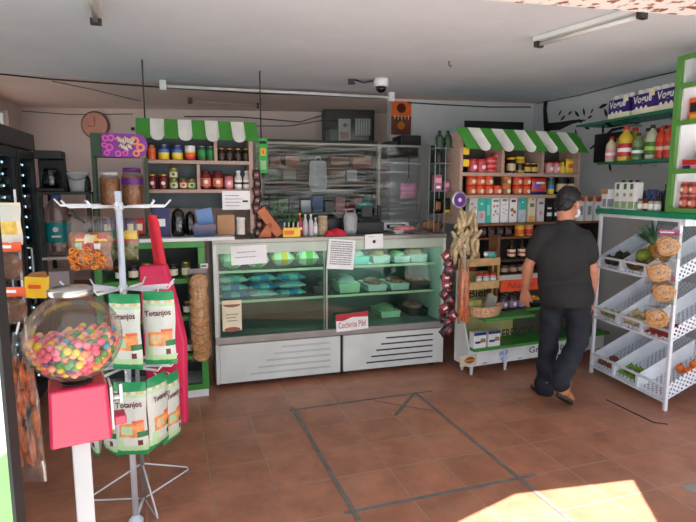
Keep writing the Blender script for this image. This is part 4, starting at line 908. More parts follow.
# ============================================================ dark shelf, water jug and urn left of the stand
Q = Unit(Lf.w(0, .3)[:2], 18.66); qx0, qx1 = Q.x(37, 192, 0), Q.x(90, 192, 0); zq = Q.z(66, 192, 0); zj = Q.z(60, 257, 0)
t = thing('metal_shelf', 'dark steel shelf unit behind the left counter holding the water jug', 'shelves', Q.w(0, 0), Q.yaw)
for x in (qx0, qx1-.03):
    for y in (0, .36): m = MB(); m.box(x, x+.03, y, y+.03, 0, zq-.021, dark); m.build('upright', t)
for z in (zq, zj, Q.z(60, 288, .04), .45): m = MB(); m.box(qx0, qx1, -.002, .4, z-.02, z, dark if z != zj else mat('pale_shelf', (190, 184, 176), .5)); m.build('shelf', t)
def jug():
    t = thing('water_jug'); wt = clear('jug_plastic', (232, 218, 212), .07, .08, .14, (214, 186, 178)); m = MB()
    m.lathe([(.084, 0), (.093, .02), (.093, .1), (.09, .115), (.093, .13), (.093, .23), (.09, .245), (.093, .26), (.093, .34), (.07, .39), (.03, .42), (.028, .45)], wt, 24); m.build('jug', t)
    m = MB(); m.lathe([(.0945, .1), (.0955, .102), (.0955, .25), (.0945, .252)], mat('teal_label', (20, 140, 140), .4), 24); m.build('wrap_label', t)
    m = MB(); m.disc(.0, .2, .02, -.0962, paper, 12); m.box(-.03, .035, -.0965, -.0957, .14, .155, paper); m.build('logo', t)
    m = MB(); m.lathe([(.03, .43), (.033, .432), (.033, .465), (.028, .467)], blue, 16); m.build('cap', t); return t
x = Q.x(60, 257, .16); place('jug', jug, Q.w(x, .16, zj+.001), Q.yaw, 'large water jug with a teal label on the shelf between fridge and stand', 'water jug')
def urn():
    t = thing('coffee_maker'); m = MB(); m.box(-.09, .09, -.08, .1, 0, .03, black); m.box(-.09, .09, .03, .1, .03, .24, black); m.box(-.09, .09, -.08, .1, .2405, .3, dark); m.build('body', t, bev=.006); m = MB(); m.lathe([(.05, .032), (.06, .06), (.055, .15), (.04, .17)], clear('smoked_lid', (90, 96, 96), .1, .06), 18, c=(0, -.03, 0)); m.build('carafe', t); m = MB(); m.tube([(.05, -.05, .14), (.085, -.075, .13), (.08, -.07, .07), (.055, -.05, .065)], .007, black); m.build('handle', t); return t
x = Q.x(48, 191, .15); place('urn', urn, Q.w(x+.04, .09, zq+.001), Q.yaw, 'black coffee maker on the dark shelf right beside the fridge', 'coffee maker')
on(Q, dome('dm3', .04, .17, dark, 'dark_flask'), 67, 191, .29, zq+.001, 'dark flask between the coffee maker and the white bucket', 'flask')
def bucket():
    t = thing('bucket'); m = MB(); m.lathe([(.06, 0), (.063, .003), (.075, .13), (.08, .132), (.08, .145), (.074, .147)], white, 22); m.build('pail', t); m = MB(); m.tube([(-.08, 0, .138), (-.05, -.07, .1), (0, -.09, .085), (.05, -.07, .1), (.08, 0, .138)], .003, steel, 6); m.build('handle', t); return t
x = Q.x(79, 191, .12); place('bkt', bucket, Q.w(x, .12, zq+.001), Q.yaw, 'white bucket on the dark shelf above the water jug', 'bucket')
on(Q, dome('dm4', .03, .13, dark, 'dark_flask'), 87, 191, .1, zq+.001, 'small dark flask right of the white bucket', 'flask')
boxset(Q, 48, 70, 272, 286, .04, .2, mat('pinkish_carton', (206, 190, 190), .6), 'white_box', 'pale pinkish box on the low shelf under the water jug', 'box', z=Q.z(60, 288, .04)+.001)
# ============================================================ white wire spinner rack
SP = Vector((-1.03, 2.42, 0)); wm = mat('white_enamel_wire', (224, 226, 232), .35); wp_ = mat('white_pole', (206, 214, 226), .35)
t = thing('spinner_rack', 'white wire spinner rack with a tall pole and hook tiers hung with snack bags', 'rack', SP)
m = MB(); m.tube([(0, 0, .01), (0, 0, 1.6)], .0145, wp_, 12); m.lathe([(.035, 0), (.035, .012), (.02, .03), (.0145, .04)], wp_, 14); m.build('pole', t)
rp = atz(144, 497, .02)-SP; rp.z = 0
m = MB(); m.tube([rp+Vector((0, 0, .005)), rp+Vector((0, 0, .9))], .011, mat('grey_pole', (150, 152, 158), .4, .4), 10); m.build('rear_post', t)
m = MB(); m.tube([Vector((0, 0, .62)), rp+Vector((0, 0, .62))], .008, wm, 8); m.tube([Vector((0, 0, .02)), rp+Vector((0, 0, .02))], .008, wm, 8); m.build('link_bar', t)
for px, py in ((187, 470), (91, 500), (157, 517)):
    q = atz(px, py, .01)-SP; q.z = .008; m = MB(); d = (q-rp).normalized()
    m.tube([rp+d*.012+Vector((0, 0, .2)), q+Vector((0, 0, .02)), q+Vector((0, 0, 0))+d*.01, rp+d*.012+Vector((0, 0, .012))], .0045, wm, 6); m.build('leg', t)
def hook(z, ang, ln, tip=.03, y0=0):
    d = Vector((math.cos(ang), math.sin(ang), 0)); b_ = Vector((0, 0, z)); m = MB()
    for s_ in (0,): m.tube([b_+d*.012, b_+d*ln, b_+d*(ln+.028)+Vector((0, 0, tip))], .0042, wm, 6)
    o = m.build('hook', t); m = MB(); m.tube([b_+d*(ln*.3)+Vector((0, 0, .006)), b_+d*(ln*.98)+Vector((0, 0, .006))], .003, wm, 5); m.build('tag_wire', o)
Z1, Z2, Z3 = 1.535, 1.16, .79
for z, n in ((Z1, 0), (Z2, 1), (Z3, 2)):
    m = MB(); m.lathe([(.0148, z-.018), (.02, z-.016), (.02, z+.012), (.0148, z+.014)], wp_, 12); m.build('collar', t)
    for a in ((180, .26), (4, .2), (-20, .17), (28, .2), (152, .2), (205, .2), (-70, .12), (-110, .15), (80, .27 if n == 0 else .16)): hook(z-.004*(a[0] % 3), R(a[0]), a[1])
# bags on the spinner
bgr, bwh = mat('bag_green', (34, 140, 84), .35), mat('bag_pale', (196, 204, 198), .35); bor = mat('bag_food', (214, 140, 84), .4, var=.35, ns=30); btn = mat('bag_tan', (200, 180, 140), .4, var=.2, ns=30); mar = mat('maroon_lettering', (96, 30, 36), .5); bdk = mat('bag_dark_green', (30, 110, 64), .4)
def tot_rows(k): return [(.9, 1, -1, 1, bgr), (.84, .9, -.75, -.45, btn), (.84, .9, -.2, .15, btn), (.84, .9, .4, .8, btn), (.80, .84, -1, 1, lgreen), (.27, .48, -.72, .8, bor), (.30, .44, -.5, .1, btn if k else lgreen), (.47, .51, .15, .9, mat('salmon_band', (226, 96, 72), .4)), (.14, .27, -.9, -.5, lgreen), (.16, .24, .45, .65, mar), (.08, .14, -1, 1, lgreen), (.0, .08, -1, 1, bgr), (.27, .33, .5, 1, bdk)]
def tot(key, w, h, k, seed):
    def b():
        r_ = thing('snack_bag'); m = MB(); m.pillow(w, h, .05, fn_rows(tot_rows(k), bwh), 14, 26, -h, seed=seed, wob=.0022); pb = m.build('pouch', r_)
        text('Totanjos', w*.84, mar, pb, TF(0, -.0275, -h*.29, R(3)), height=h*.1, off=.022)
        text('tostadas horneadas', w*.5, mar, pb, TF(0, -.0275, -h*.39), height=h*.016, name='small_lettering') if False else None
        m = MB(); m.tube([(0, 0, -.012), (0, .0, .004), (0, .012, .009)], .002, paper, 5); m.build('hang_tab', r_); return r_
    return key, b
T1 = tot('tot1', .135, .335, 0, 3); T2 = tot('tot2', .135, .335, 1, 5)
def hangbag(kb, px, py, Y, rz, lab, grp='white and green snack bags on the spinner rack'):
    p = aty(px, py, Y); place(kb[0], kb[1], p, rz, lab, 'snack bag', grp)
hangbag(T2, 158, 291, 2.33, R(6), 'white and green snack bag on the middle hooks, nearest the red tote')
hangbag(T1, 124, 294, 2.27, R(-4), 'white and green snack bag on the middle hooks, right behind the gumball globe')
hangbag(T1, 129.5, 382, 2.24, R(3), 'front snack bag on the lowest hooks, facing straight out with its full name')
hangbag(T2, 156, 375, 2.33, R(72), 'snack bag seen edge-on just right of the front lowest bag')
hangbag(T1, 169, 374, 2.47, R(72), 'snack bag seen edge-on at the far right of the lowest hooks')
hangbag(T2, 108, 385, 2.4, R(-40), 'snack bag behind the pink gumball housing on the lowest hooks, right one')
hangbag(T1, 92, 388, 2.5, R(-52), 'snack bag behind the pink gumball housing on the lowest hooks, left one')
# clear bags on the top tier
spm = mat('spiral_snacks', (150, 84, 36), .55, var=.5, ns=38, bump=.8)
def clearbag(key, w, h, rows, dflt, seed, nm='snack_bag', clip=False):
    def b():
        r_ = thing(nm); m = MB(); m.pillow(w*.93, h*.68, .06, fn_rows(rows, dflt), 14, 18, -h*.97, seed=seed, wob=.006); m.build('contents', r_)
        if clip:
            m = MB(); rn = random.Random(9)
            for k in range(46):
                T = Matrix.Translation((rn.uniform(-.4, .4)*w, -.034+rn.uniform(-.003, .004), -h*rn.uniform(.58, .93)))@Euler((rn.uniform(-1, 1), rn.uniform(-1, 1), 0)).to_matrix().to_4x4(); rr = rn.uniform(.009, .016)
                m.tube([(rr*math.cos(a*.7), 0, rr*math.sin(a*.7)) for a in range(9)], .0035, mat('snack_ring', (206, 120, 40), .5, var=.4, ns=60), 5, T=T)
            q = m.build('snack_rings', r_); q['kind'] = 'stuff'
        m = MB(); m.pillow(w, h, .075, lambda u, v: bagm, 12, 14, -h, seed=seed+1, wob=.004, pin=.1); m.build('clear_wrapper', r_)
        if clip: m = MB(); m.tube([(-w*.42, -.01, .0), (-w*.34, -.014, .02), (-w*.26, -.01, -.004), (-w*.06, -.01, -.03)], .006, black, 6, rs=[.009, .012, .007, .004]); m.build('clip', r_)
        return r_
    return key, b
hangbag(clearbag('cbg', .19, .245, [(.78, .97, -.5, .9, yellow), (.5, .8, -.45, .6, red), (.72, .95, -.2, .3, cream), (.56, .74, -.5, -.22, lgreen), (.56, .74, .3, .62, paper), (.86, .97, -.5, -.2, red), (.86, .97, .5, .9, red)], spm, 4, clip=True), 88.5, 216, 2.36, R(4), 'large clear bag of orange spiral snacks with red label, clipped to the top tier', 'clear snack bags on the top tier')
hangbag(clearbag('cb2', .15, .2, [(.8, 1, -1, -.3, leafm), (.8, 1, -.3, .1, red), (.72, 1, .1, 1, yellow), (.6, .72, -1, 1, red)], mat('olive_seeds', (120, 120, 60), .6, var=.5, ns=50, bump=.8), 6), 122, 218, 2.5, R(-3), 'clear bag of olive seeds with yellow and red header behind the pole', 'clear snack bags on the top tier')
p = aty(150, 196, 2.5)
# ============================================================ red tote hanging on the rack
t = thing('red_tote', 'hot pink fabric tote with red straps hanging behind the snack bags', 'tote bag', aty(155, 214, 2.72))
rs_ = mat('red_strap', (206, 26, 48), .6); pkf = mat('pink_fabric', (206, 34, 84), .55)
bs = 2.72/FPX
def tp_(px, py): return ((px-155)*bs, -(py-214)*bs*1.0)
def ribbon(pts, w, y, mt): 
    m = MB(); v = []
    for px, py in pts: x, z = tp_(px, py); v += [(x-w/2, y, z), (x+w/2, y, z), (x-w/2, y+.006, z), (x+w/2, y+.006, z)]
    f = []
    for i in range(len(pts)-1): a = i*4; f += [(a, a+1, a+5, a+4), (a+2, a+6, a+7, a+3), (a, a+4, a+6, a+2), (a+1, a+3, a+7, a+5)]
    m.add(v, f, mt, True); return m
ribbon([(152, 215), (155, 222), (158, 245), (161, 268)], .042, -.012, rs_).build('strap', t); ribbon([(152, 215), (151, 222), (153, 245), (155, 268)], .04, .012, rs_).build('strap', t)
m = MB(); m.prism([tp_(*q) for q in [(138, 266), (164, 264), (173, 300), (181, 344), (179, 432), (140, 428)]][::-1], -.03, .03, pkf); m.build('body', t, bev=.012, seg=3)
# ============================================================ gumball machine
GX, GY = -.842, 1.6; gz0, gz1 = 1.03, 1.3
t = thing('gumball_machine', 'pink gumball machine with a clear globe on a white post in the left foreground', 'gumball machine', (GX, GY, 0), R(29))
pkp = mat('gloss_pink', (190, 26, 74), .25, coat=.4, ns=2, var=.05)
m = MB(); m.lathe([(.17, 0), (.17, .015), (.05, .04)], white, 24); m.build('base', t)
m = MB(); m.box(-.026, .026, -.026, .026, .03, .845, mat('post_enamel', (178, 180, 184), .45)); m.build('post', t, bev=.004)
m = MB(); v = [(-.084, -.07, .842), (.088, -.07, .842), (.088, .085, .842), (-.084, .085, .842), (-.078, -.062, 1.02), (.082, -.062, 1.02), (.082, .08, 1.02), (-.078, .08, 1.02)]
m.add(v, [(3, 2, 1, 0), (4, 5, 6, 7), (0, 1, 5, 4), (1, 2, 6, 5), (2, 3, 7, 6), (3, 0, 4, 7)], pkp); m.build('housing', t, bev=.009, seg=3)
m = MB(); m.box(.0885, .097, -.045, .055, .86, 1.0, mat('cream_plate', (226, 220, 214), .4)); pl = m.build('coin_plate', t, bev=.003)
m = MB(); m.tube([(.097, 0, .95), (.13, 0, .95)], .012, steel, 10); m.box(.118, .13, -.012, .012, .93, .995, steel); m.build('coin_knob', t, bev=.002)
m = MB(); m.box(.098, .135, -.03, .03, .865, .895, pkp); m.build('chute', t, bev=.004)
GR_, GC = .140, Vector((0, 0, 1.163)); m = MB(); pr = []
for k in range(25):
    a = R(-76+k*(76+70)/24); pr.append((GR_*math.cos(a), GC.z+GR_*.96*math.sin(a)))
m.lathe(pr, clear('globe_plastic', (246, 244, 238), .04, .05, .045, (226, 214, 198)), 40)
m.f = [f for f in m.f if len(f) == 4]; m.mi = m.mi[:len(m.f)]; m.sm = m.sm[:len(m.f)]; m.build('globe', t)
m = MB(); m.lathe([(.062, gz1-.006), (.064, gz1), (.064, gz1+.012), (.055, gz1+.018), (0.001, gz1+.022)], mat('chrome_lid', (206, 204, 200), .22, .9), 32); m.build('lid', t)
m = MB(); m.lathe([(.045, 1.0205), (.045, 1.024), (.04, 1.026)], black, 24); m.build('globe_seat', t)
# gumballs: close packed lattice inside the globe, those that can be seen
gcol = {'pink': (236, 116, 150), 'yellow': (236, 200, 40), 'green': (46, 146, 64), 'orange': (246, 140, 84), 'blue': (60, 160, 200), 'purple': (110, 80, 140), 'rose': (230, 80, 120), 'peach': (246, 170, 140)}
rn = random.Random(12); rb = .0118; pts = []; s3 = math.sqrt(3); Mg = Matrix.Rotation(R(24), 3, 'Y')@Matrix.Rotation(R(17), 3, 'X')@Matrix.Rotation(R(10), 3, 'Z')
for i in range(-9, 10):
    for j in range(-9, 10):
        for k in range(-9, 10):
            q = Vector((2*i+((j+k) % 2), s3*(j+(k % 2)/3), 2*math.sqrt(6)/3*k))*rb*1.01
            q = Mg@q
            top = .004+.005*math.sin(q.x*20)
            if q.z > top: continue
            e = Vector((q.x, q.y, q.z/.96)).length
            if e > GR_-.004-rb: continue
            if q.z < -GR_*.93+.0: continue
            seen = (e > GR_-.004-3.1*rb and q.y < .085) or q.z > top-2.0*rb
            if seen: pts.append((q, e))
Mt = Matrix.Rotation(R(29), 3, 'Z')
pts.sort(key=lambda a: (Mt@a[0]).y*1.0 - a[1]*.6)
pts = pts[:290]; names = ['pink', 'yellow', 'green', 'orange', 'pink', 'yellow', 'green', 'rose', 'peach', 'blue', 'pink', 'yellow', 'orange', 'purple', 'peach', 'rose']
for q, e in pts:
    nm = rn.choice(names); w_ = Mt@q+Vector((GX, GY, GC.z))
    def gb(nm=nm): m = MB(); m.ball((0, 0, 0), rb, mat('gumball_'+nm, gcol[nm], .3, var=.03), 14); return m.build('gumball')
    place('gum_'+nm, gb, w_, rn.uniform(0, 3), '%s gumball among the many in the clear globe of the gumball machine' % nm, 'gumball', '%s gumballs in the globe' % nm)
# ============================================================ left edge: snack strips on the door jamb
JB = Unit((aty(0, 300, 1.3).x-.02, 1.3), 0)
xe = aty(13, 510, 1.3).x; xe2 = aty(1.5, 330, 1.3).x
t = thing('door_panel', 'white and green painted door panel at the lower left edge of the picture', 'door panel', (0, 1.3, 0))
zA = aty(0, 300, 1.3).z; x_e = (xe+xe2)/2; m = MB()
gdp = mat('pale_green_panel', (130, 190, 110), .5); zB = aty(8, 452, 1.3).z
m.box(x_e-.5, x_e-.006, 0, .03, .0, 2.0, white); m.prism([(x_e-.4, zB-.28), (x_e-.006, zB), (x_e-.006, .001), (x_e-.4, .001)][::-1], -.0012, -.0002, gdp); m.build('leaf', t)
m = MB(); m.box(x_e-.0055, x_e+.004, -.004, .034, 0, 2.0, bl); m.build('edge_seal', t)
def wafer_pack(key, n, lab, hc=pink, w=.085, seed=1, wcol=(206, 150, 92), dep=.05, hh=.035):
    wf = mat('wafer_%s' % key, wcol, .7, var=.35, ns=60, bump=1.0)
    def b():
        r_ = thing('wafer_pack'); m = MB(); prof = []; T = Matrix.Translation((0, -dep*.5-.002, -hh-w*.56))@Matrix.Rotation(R(90), 4, 'X')
        prof = [(w*.4, -dep*.5), (w*.49, -dep*.4), (w*.51, -.2*dep), (w*.48, -.05*dep), (w*.51, .15*dep), (w*.47, .36*dep), (w*.38, .5*dep), (w*.33, .44*dep), (w*.27, .5*dep), (w*.2, .43*dep), (w*.14, .5*dep), (w*.07, .42*dep), (0.001, .47*dep)]
        m.lathe(prof, wf, 24, T=T); m.build('wafers', r_)
        m = MB(); m.box(-w*.48, w*.48, -.012, -.009, -hh, 0, hc); m.box(-w*.42, w*.1, -.0128, -.0121, -hh*.6, -hh*.3, paper); m.build('header_card', r_)
        m = MB(); m.pillow(w*1.12, w*1.2, dep*1.25, lambda u, v: bagm, 12, 12, -hh-w*1.16, T=Matrix.Translation((0, -dep*.5-.002, 0)), seed=seed, wob=.003); m.build('clear_wrapper', r_); return r_
    return key, b
ohd = mat('orange_header', (232, 90, 40), .5)
lw = wafer_pack('lw', 1, '', ohd, .085, 3, (120, 78, 50))
LY = 1.9
t0 = aty(10, 203, LY)
hangbag(pouch('ybag', .1, .15, .04, [(.25, .55, -.8, .8, mat('chip_yellow', (230, 190, 90), .5, var=.3, ns=40)), (.55, .95, -1, 1, mat('pale_print', (206, 206, 196), .4)), (.0, .25, -1, 1, mat('pale_print', (206, 206, 196), .4))], cream, 3), 8, 245, LY, R(8), 'pale snack bag with yellow chips at the left edge, topmost of its column', 'snack packs at the left edge')
place('lw', lw[1], aty(10, 242, LY), R(6), 'round brown wafer pack with orange header at the left edge, upper one', 'wafer pack', 'snack packs at the left edge')
place('lw', lw[1], aty(15, 286.5, LY), R(4), 'round brown wafer pack with orange header at the left edge, lower one', 'wafer pack', 'snack packs at the left edge')
p = aty(9, 198, LY); m = MB(); m.tube([(0, .035, .03), (0, .035, -.62)], .004, wm, 6); tag(m.build('hanging_wire', loc=p), 'thin white wire carrying the snack packs at the left edge', 'wire')
boxp = aty(37, 297, 1.98); t = thing('yellow_box', 'small yellow tilted box hanging beside the orange header at the left', 'box', boxp, R(12)); t.rotation_euler = (0, R(4), R(12))
m = MB(); m.box(-.036, .036, -.02, .02, 0, .078, yellow); m.box(-.024, .02, -.0212, -.0202, .035, .05, orange); m.build('body', t, bev=.002); m = MB(); m.prism([(-.034, .078), (.036, .078), (.03, .1), (-.02, .092)], -.006, .0, mat('brown_flap', (150, 100, 60))); m.build('flap', t)
# long clear bag of fried strips
def fried():
    r_ = thing('fried_snack_bag'); fm = mat('fried_strips', (176, 92, 42), .5, var=.6, ns=30, bump=1.0); rn = random.Random(5); H = .56; m = MB()
    for k in range(34):
        a, z = rn.uniform(-.042, .042), rn.uniform(-H*.98, -H*.35); l = rn.uniform(.08, .15); tw = .45+.55*min(1, (-z)/H*1.4); y_ = rn.uniform(-.02, .02)
        m.tube([(a*tw, y_, max(z, -H+.01)), (a*tw+rn.uniform(-.012, .012), y_-.01, max(z, -H+.01)+l*.5), (a*tw*.9, y_+rn.uniform(-.01, .01), max(z, -H+.01)+l)], .008, fm, 6, rs=[.006, .012, .005])
    m.build('fried_strips', r_)
    m = MB(); m.pillow(.115, H, .085, lambda u, v: bagm, 12, 20, -H, seed=4, wob=.006, pin=.0)
    for i, p in enumerate(m.v): f = min(1, .25+.75*min(1, -p.z/(H*.45))); m.v[i] = Vector((p.x*f, p.y*f, p.z))
    m.build('clear_wrapper', r_); m = MB(); m.tube([(0, 0, 0), (0, .02, .03)], .004, paper, 5); m.build('tie', r_); return r_
place('fried', fried, aty(17, 332, 1.82), R(6), 'long clear bag of brown fried strips hanging at the left edge', 'snack bag')
# ============================================================ long bag of wafers hanging beside the showcase
WY = -.07
def longwafers():
    r_ = thing('wafer_bag'); wf = mat('stacked_wafers', (206, 150, 96), .7, var=.35, ns=50, bump=1.0); rn = random.Random(6); n = 9; H = .66
    for k in range(n):
        z = -.09-k*(H-.12)/(n-1); m = MB(); r0 = rn.uniform(.062, .07); T = Matrix.Translation((rn.uniform(-.004, .004), -.03, z))@Matrix.Rotation(R(rn.uniform(62, 74)), 4, 'X')
        m.lathe([(r0*.8, -.03), (r0, -.018), (r0*1.02, .004), (r0*.9, .02), (r0*.72, .006), (r0*.55, .02), (r0*.36, .006), (r0*.18, .02), (0.001, .012)], wf, 20, T=T); m.build('wafer', r_)
    m = MB(); m.pillow(.155, H+.04, .13, lambda u, v: bagm, 10, 20, -H-.03, T=Matrix.Translation((0, -.03, 0)), seed=2, wob=.006); m.build('clear_wrapper', r_)
    m = MB(); m.box(-.06, .06, -.035, -.03, -.02, .015, mat('dull_header', (150, 130, 140), .5)); m.build('header_card', r_)
    m = MB(); m.tube([(0, -.03, .01), (0, .03, .03), (0, .055, .03)], .004, dark, 6); m.build('hook', r_); return r_
x, z = Lf.l(198, 270, WY); place('lwf', longwafers, Lf.w(x, WY, z), Lf.yaw, 'long clear bag of stacked brown wafers hanging between showcase and display counter', 'wafer bag')
# ============================================================ right shelf unit with striped awning
U = Unit((1.037, 4.452), 22); UY = .25; ux0, ux1 = .02, 1.37
zA1, zA0 = 2.12, 1.93; s1, s2, s3, s4 = 1.75, 1.555, 1.30, 1.175
t = thing('wall_shelves', 'beige and brown shelf unit of jars and cartons under the right striped awning', 'shelves', U.w(0, UY), U.yaw)
for x in (ux0, ux1-.03): m = MB(); m.box(x, x+.03, 0, .26, s3, zA1-.03, board); m.build('side_panel', t)
m = MB(); m.box(ux0+.03, ux1-.03, .25, .26, s3, zA1-.03, mat('dim_back', (80, 74, 70), .6)); m.build('back_panel', t)
for z in (s1, s2, zA1-.03): m = MB(); m.box(ux0+.03, ux1-.03, 0, .249, z-.03, z, board); m.build('shelf', t)
for px in (503, 543): x = U.x(px, 160, UY); m = MB(); m.box(x-.014, x+.014, 0, .248, s1, zA1-.061, board); m.build('divider', t)
wx0, wx1 = U.x(476, 222, UY), 1.70
m = MB(); m.box(wx0, wx1, -.01, .27, s3-.022, s3, dwood); m.build('shelf', t); m = MB(); m.box(wx0, 1.0, -.01, .27, s4-.02, s4, dwood); m.build('shelf', t)
for x in (wx0, 1.0, wx1-.03): m = MB(); m.box(x, x+.026, .0, .26, .36, s3-.0221, dwood if x < 1 else mat('dark_upright', (60, 44, 36), .6)); m.build('upright', t)
m = MB(); m.box(wx0, wx1, .262, .275, .62, s3-.03, mat('deep_brown_back', (40, 34, 32), .6)); m.build('back_panel', t)
for x, z in ((466, 151), (466, 163)): a, b_ = U.l(x, z, UY); m = MB(); m.box(a-.03, a+.03, -.004, -.001, b_-.03, b_+.03, yellow); m.build('price_tag', t)
awning(U.w(0, UY-.002), -.0, 1.33, zA1+.01, zA0, .13, 11, 'green and white striped awning over the right shelf unit', U, UY, True)
for o in [o for o in bpy.data.objects if o.name.startswith('striped_awning.001')]:   # tongues lean to the right
    for ch in o.children:
        for v in ch.data.vertices: v.co.x += (zA1+.01-v.co.z)*.2-.035
V1 = UY+.08
rj = jar('rj', .045, .12, mat('pink_can_print', (206, 80, 90), .4), red, [mat('pink_can_print', (206, 80, 90), .4), paper], lidr=.95)
tuna = can('tun', .062, .045, [(.5, mat('tuna_pink', (220, 110, 110), .4)), (1, red)])
dj = jar('dj', .04, .14, choc, yellow, [mat('cream_label', (206, 190, 150), .5)], lidr=.9)
dj2 = jar('dj2', .043, .15, mat('mustard_jar', (190, 150, 50), .3), yellow, [choc], lidr=.9)
dj3 = jar('dj3', .042, .095, choc, gold, [mat('gold_label', (206, 170, 70), .5)], lidr=.92)
pj = jar('pj', .042, .11, mat('pale_pink_jar', (206, 160, 150), .4), red, [pinkp, paper], lidr=.95)
yb = bottle('yb', .036, .11, mat('mustard_yellow', (236, 200, 50), .3), yellow, neck=.5, name='mustard_bottle')
ybg = pouch('ybg', .105, .15, .045, [(.35, .65, -.6, .6, orange), (.8, 1, -1, 1, mat('gold_bag', (226, 170, 40), .4))], yellow, 7)
row(U, V1, s1, 171, [(472, rj, 'pink and red jar', 'jar'), (480.5, rj, 'pink and red jar', 'jar')], 'in the left cubby below the right awning', 'jars in the left cubby')
for c, px in enumerate((489, 497.5)):
    for k in range(4 if c else 3): on(U, tuna, px, 171, V1+.03, s1+.001+.0462*k*.94+.0015*k, 'pink tuna can, %s from the bottom of the %s stack' % (ORD[k], ['left', 'right'][c]), 'can', 'pink tuna cans stacked in the cubby')
row(U, V1, s1, 171, [(511, dj, 'tall dark jar with cream label', 'jar'), (519.5, dj2, 'mustard yellow jar with dark label', 'jar'), (526.8, dj3, 'squat dark jar with gold lid', 'jar'), (532.8, dj3, 'squat dark jar with gold lid', 'jar'), (538.6, dj3, 'squat dark jar with gold lid', 'jar')], 'in the middle cubby', 'jars in the middle cubby')
row(U, V1+.1, s1, 171, [(514, dj2, 'rear mustard yellow jar', 'jar'), (522, rj, 'rear red jar', 'jar')], 'at the back of the middle cubby', 'rear jars in the middle cubby')
row(U, V1, s1, 173, [(548.3, pj, 'pale pink jar with red lid', 'jar'), (555.2, pj, 'pale pink jar with red lid', 'jar'), (561.5, yb, 'yellow mustard bottle', 'bottle'), (569.3, ybg, 'yellow snack bag', 'snack bag'), (576, yb, 'yellow mustard bottle', 'bottle')], 'in the right cubby', 'goods in the right cubby')
orj = jar('orj', .046, .082, mat('orange_print_jar', (214, 90, 50), .4), mat('vermilion_lid', (226, 70, 40), .4), [mat('orange_label', (206, 110, 70), .5), cream], lidr=.98, lidh=.3, sh=.6)
orb = jar('orb', .048, .085, mat('amber_print_jar', (190, 120, 60), .4), mat('amber_lid', (206, 130, 60), .4), [mat('brown_label', (150, 90, 60), .5), cream], lidr=.98, lidh=.3, sh=.6)
for lay in (0, 1):
    its = [(470.5, orj, 'orange-lidded jar', 'jar'), (479, orj, 'orange-lidded jar', 'jar'), (487.6, orj, 'orange-lidded jar', 'jar'), (496.3, orj, 'orange-lidded jar', 'jar'), (505.3, orb, 'amber-lidded jar', 'jar'), (516.5, orj, 'orange-lidded jar', 'jar'), (525.3, orj, 'orange-lidded jar', 'jar')]
    if lay: its.pop(3)
    row(U, V1, s2+(.0845 if lay else 0), 194, its, ['in the lower layer of orange jars', 'in the upper layer of orange jars'][lay], ['lower', 'upper'][lay]+' layer of orange jars')
chipb = pouch('chipb', .17, .155, .05, [(.75, 1, -1, 1, red), (.35, .7, -.7, .1, mat('wrap_blue', (90, 90, 190), .4)), (.4, .75, .1, .9, orange), (0, .18, -1, 1, navy), (.6, .75, -.5, .6, white)], mat('wrap_red', (206, 70, 70), .4), 9)
row(U, V1-.03, s2, 196, [(538.5, chipb, 'bright red and blue snack bag', 'snack bag')], 'beside the tall blue can', 'snack bag')
row(U, V1, s2, 196, [(550, can('tcan', .034, .16, [(.3, yellow), (.55, blue), (.8, leafm), (1, navy)]), 'tall blue and yellow can', 'can'), (560.5, jar('bkj', .05, .165, black, dark, [mat('cream_label', (206, 190, 150), .5), red], lidr=.95), 'black jar with cream label', 'jar'), (571, jar('bkj', 0, 0, 0, 0), 'black jar with cream label', 'jar')], 'at the orange jar shelf end', 'tall goods at the shelf end')
# cartons
br = mat('almond_brown', (150, 90, 60), .5); blt = mat('pale_blue_print', (196, 210, 216), .5); gold2 = mat('honey_print', (226, 170, 90), .5)
cw = .088; VC = .31
def ct(key, base, patches, discs=(), w=.082, h=.232): return carton(key, w, .062, h, base, patches, None, discs)
K1 = ct('k1', paper, [(.05, .95, .55, .95, mat('speckle', (206, 206, 200), .5))], [(.3, .75, .12, br), (.7, .6, .12, br), (.5, .3, .2, mat('greyish', (150, 140, 130)))])
K2 = ct('k2', blt, [(.0, 1, .48, 1, teal)], [(.5, .3, .3, pinkp), (.5, .75, .14, paper)])
K3 = ct('k3', teal, [(.2, .8, .3, .7, mat('pale_teal', (150, 220, 210), .5))], (), .055)
K4 = ct('k4', paper, [(.15, .85, .82, .9, greyink)], [(.3, .65, .13, br), (.7, .66, .13, br), (.5, .45, .13, br), (.3, .32, .1, br), (.75, .35, .1, br)])
K5 = ct('k5', paper, [(.2, .8, .84, .93, greyink)], [(.25, .7, .06, ink), (.6, .72, .07, ink), (.4, .55, .06, ink), (.75, .5, .07, ink), (.3, .4, .06, ink), (.6, .36, .06, ink)])
K6 = ct('k6', paper, [(.2, .8, .8, .9, mat('maroon_ink', (110, 40, 40)))], [(.35, .5, .22, br), (.68, .42, .2, br), (.4, .3, .16, mat('almond_light', (190, 130, 90)))])
K7 = ct('k7', blt, [(0, 1, .5, 1, teal)], [(.5, .25, .3, mat('lilac', (180, 190, 220))), (.5, .8, .12, paper)])
K8 = ct('k8', cream, [(.1, .9, .0, .25, gold2), (.2, .8, .6, .75, grey)], [(.6, .9, .12, br)])
K9 = ct('k9', mat('greyish_pink_carton', (216, 206, 208), .5), [(.2, .8, .7, .8, greyink)], [(.5, .35, .25, pinkp)])
KB = ct('kb_', black, [(.1, .9, .3, .5, paper), (.15, .85, .7, .78, paper)], (), .07, .17)
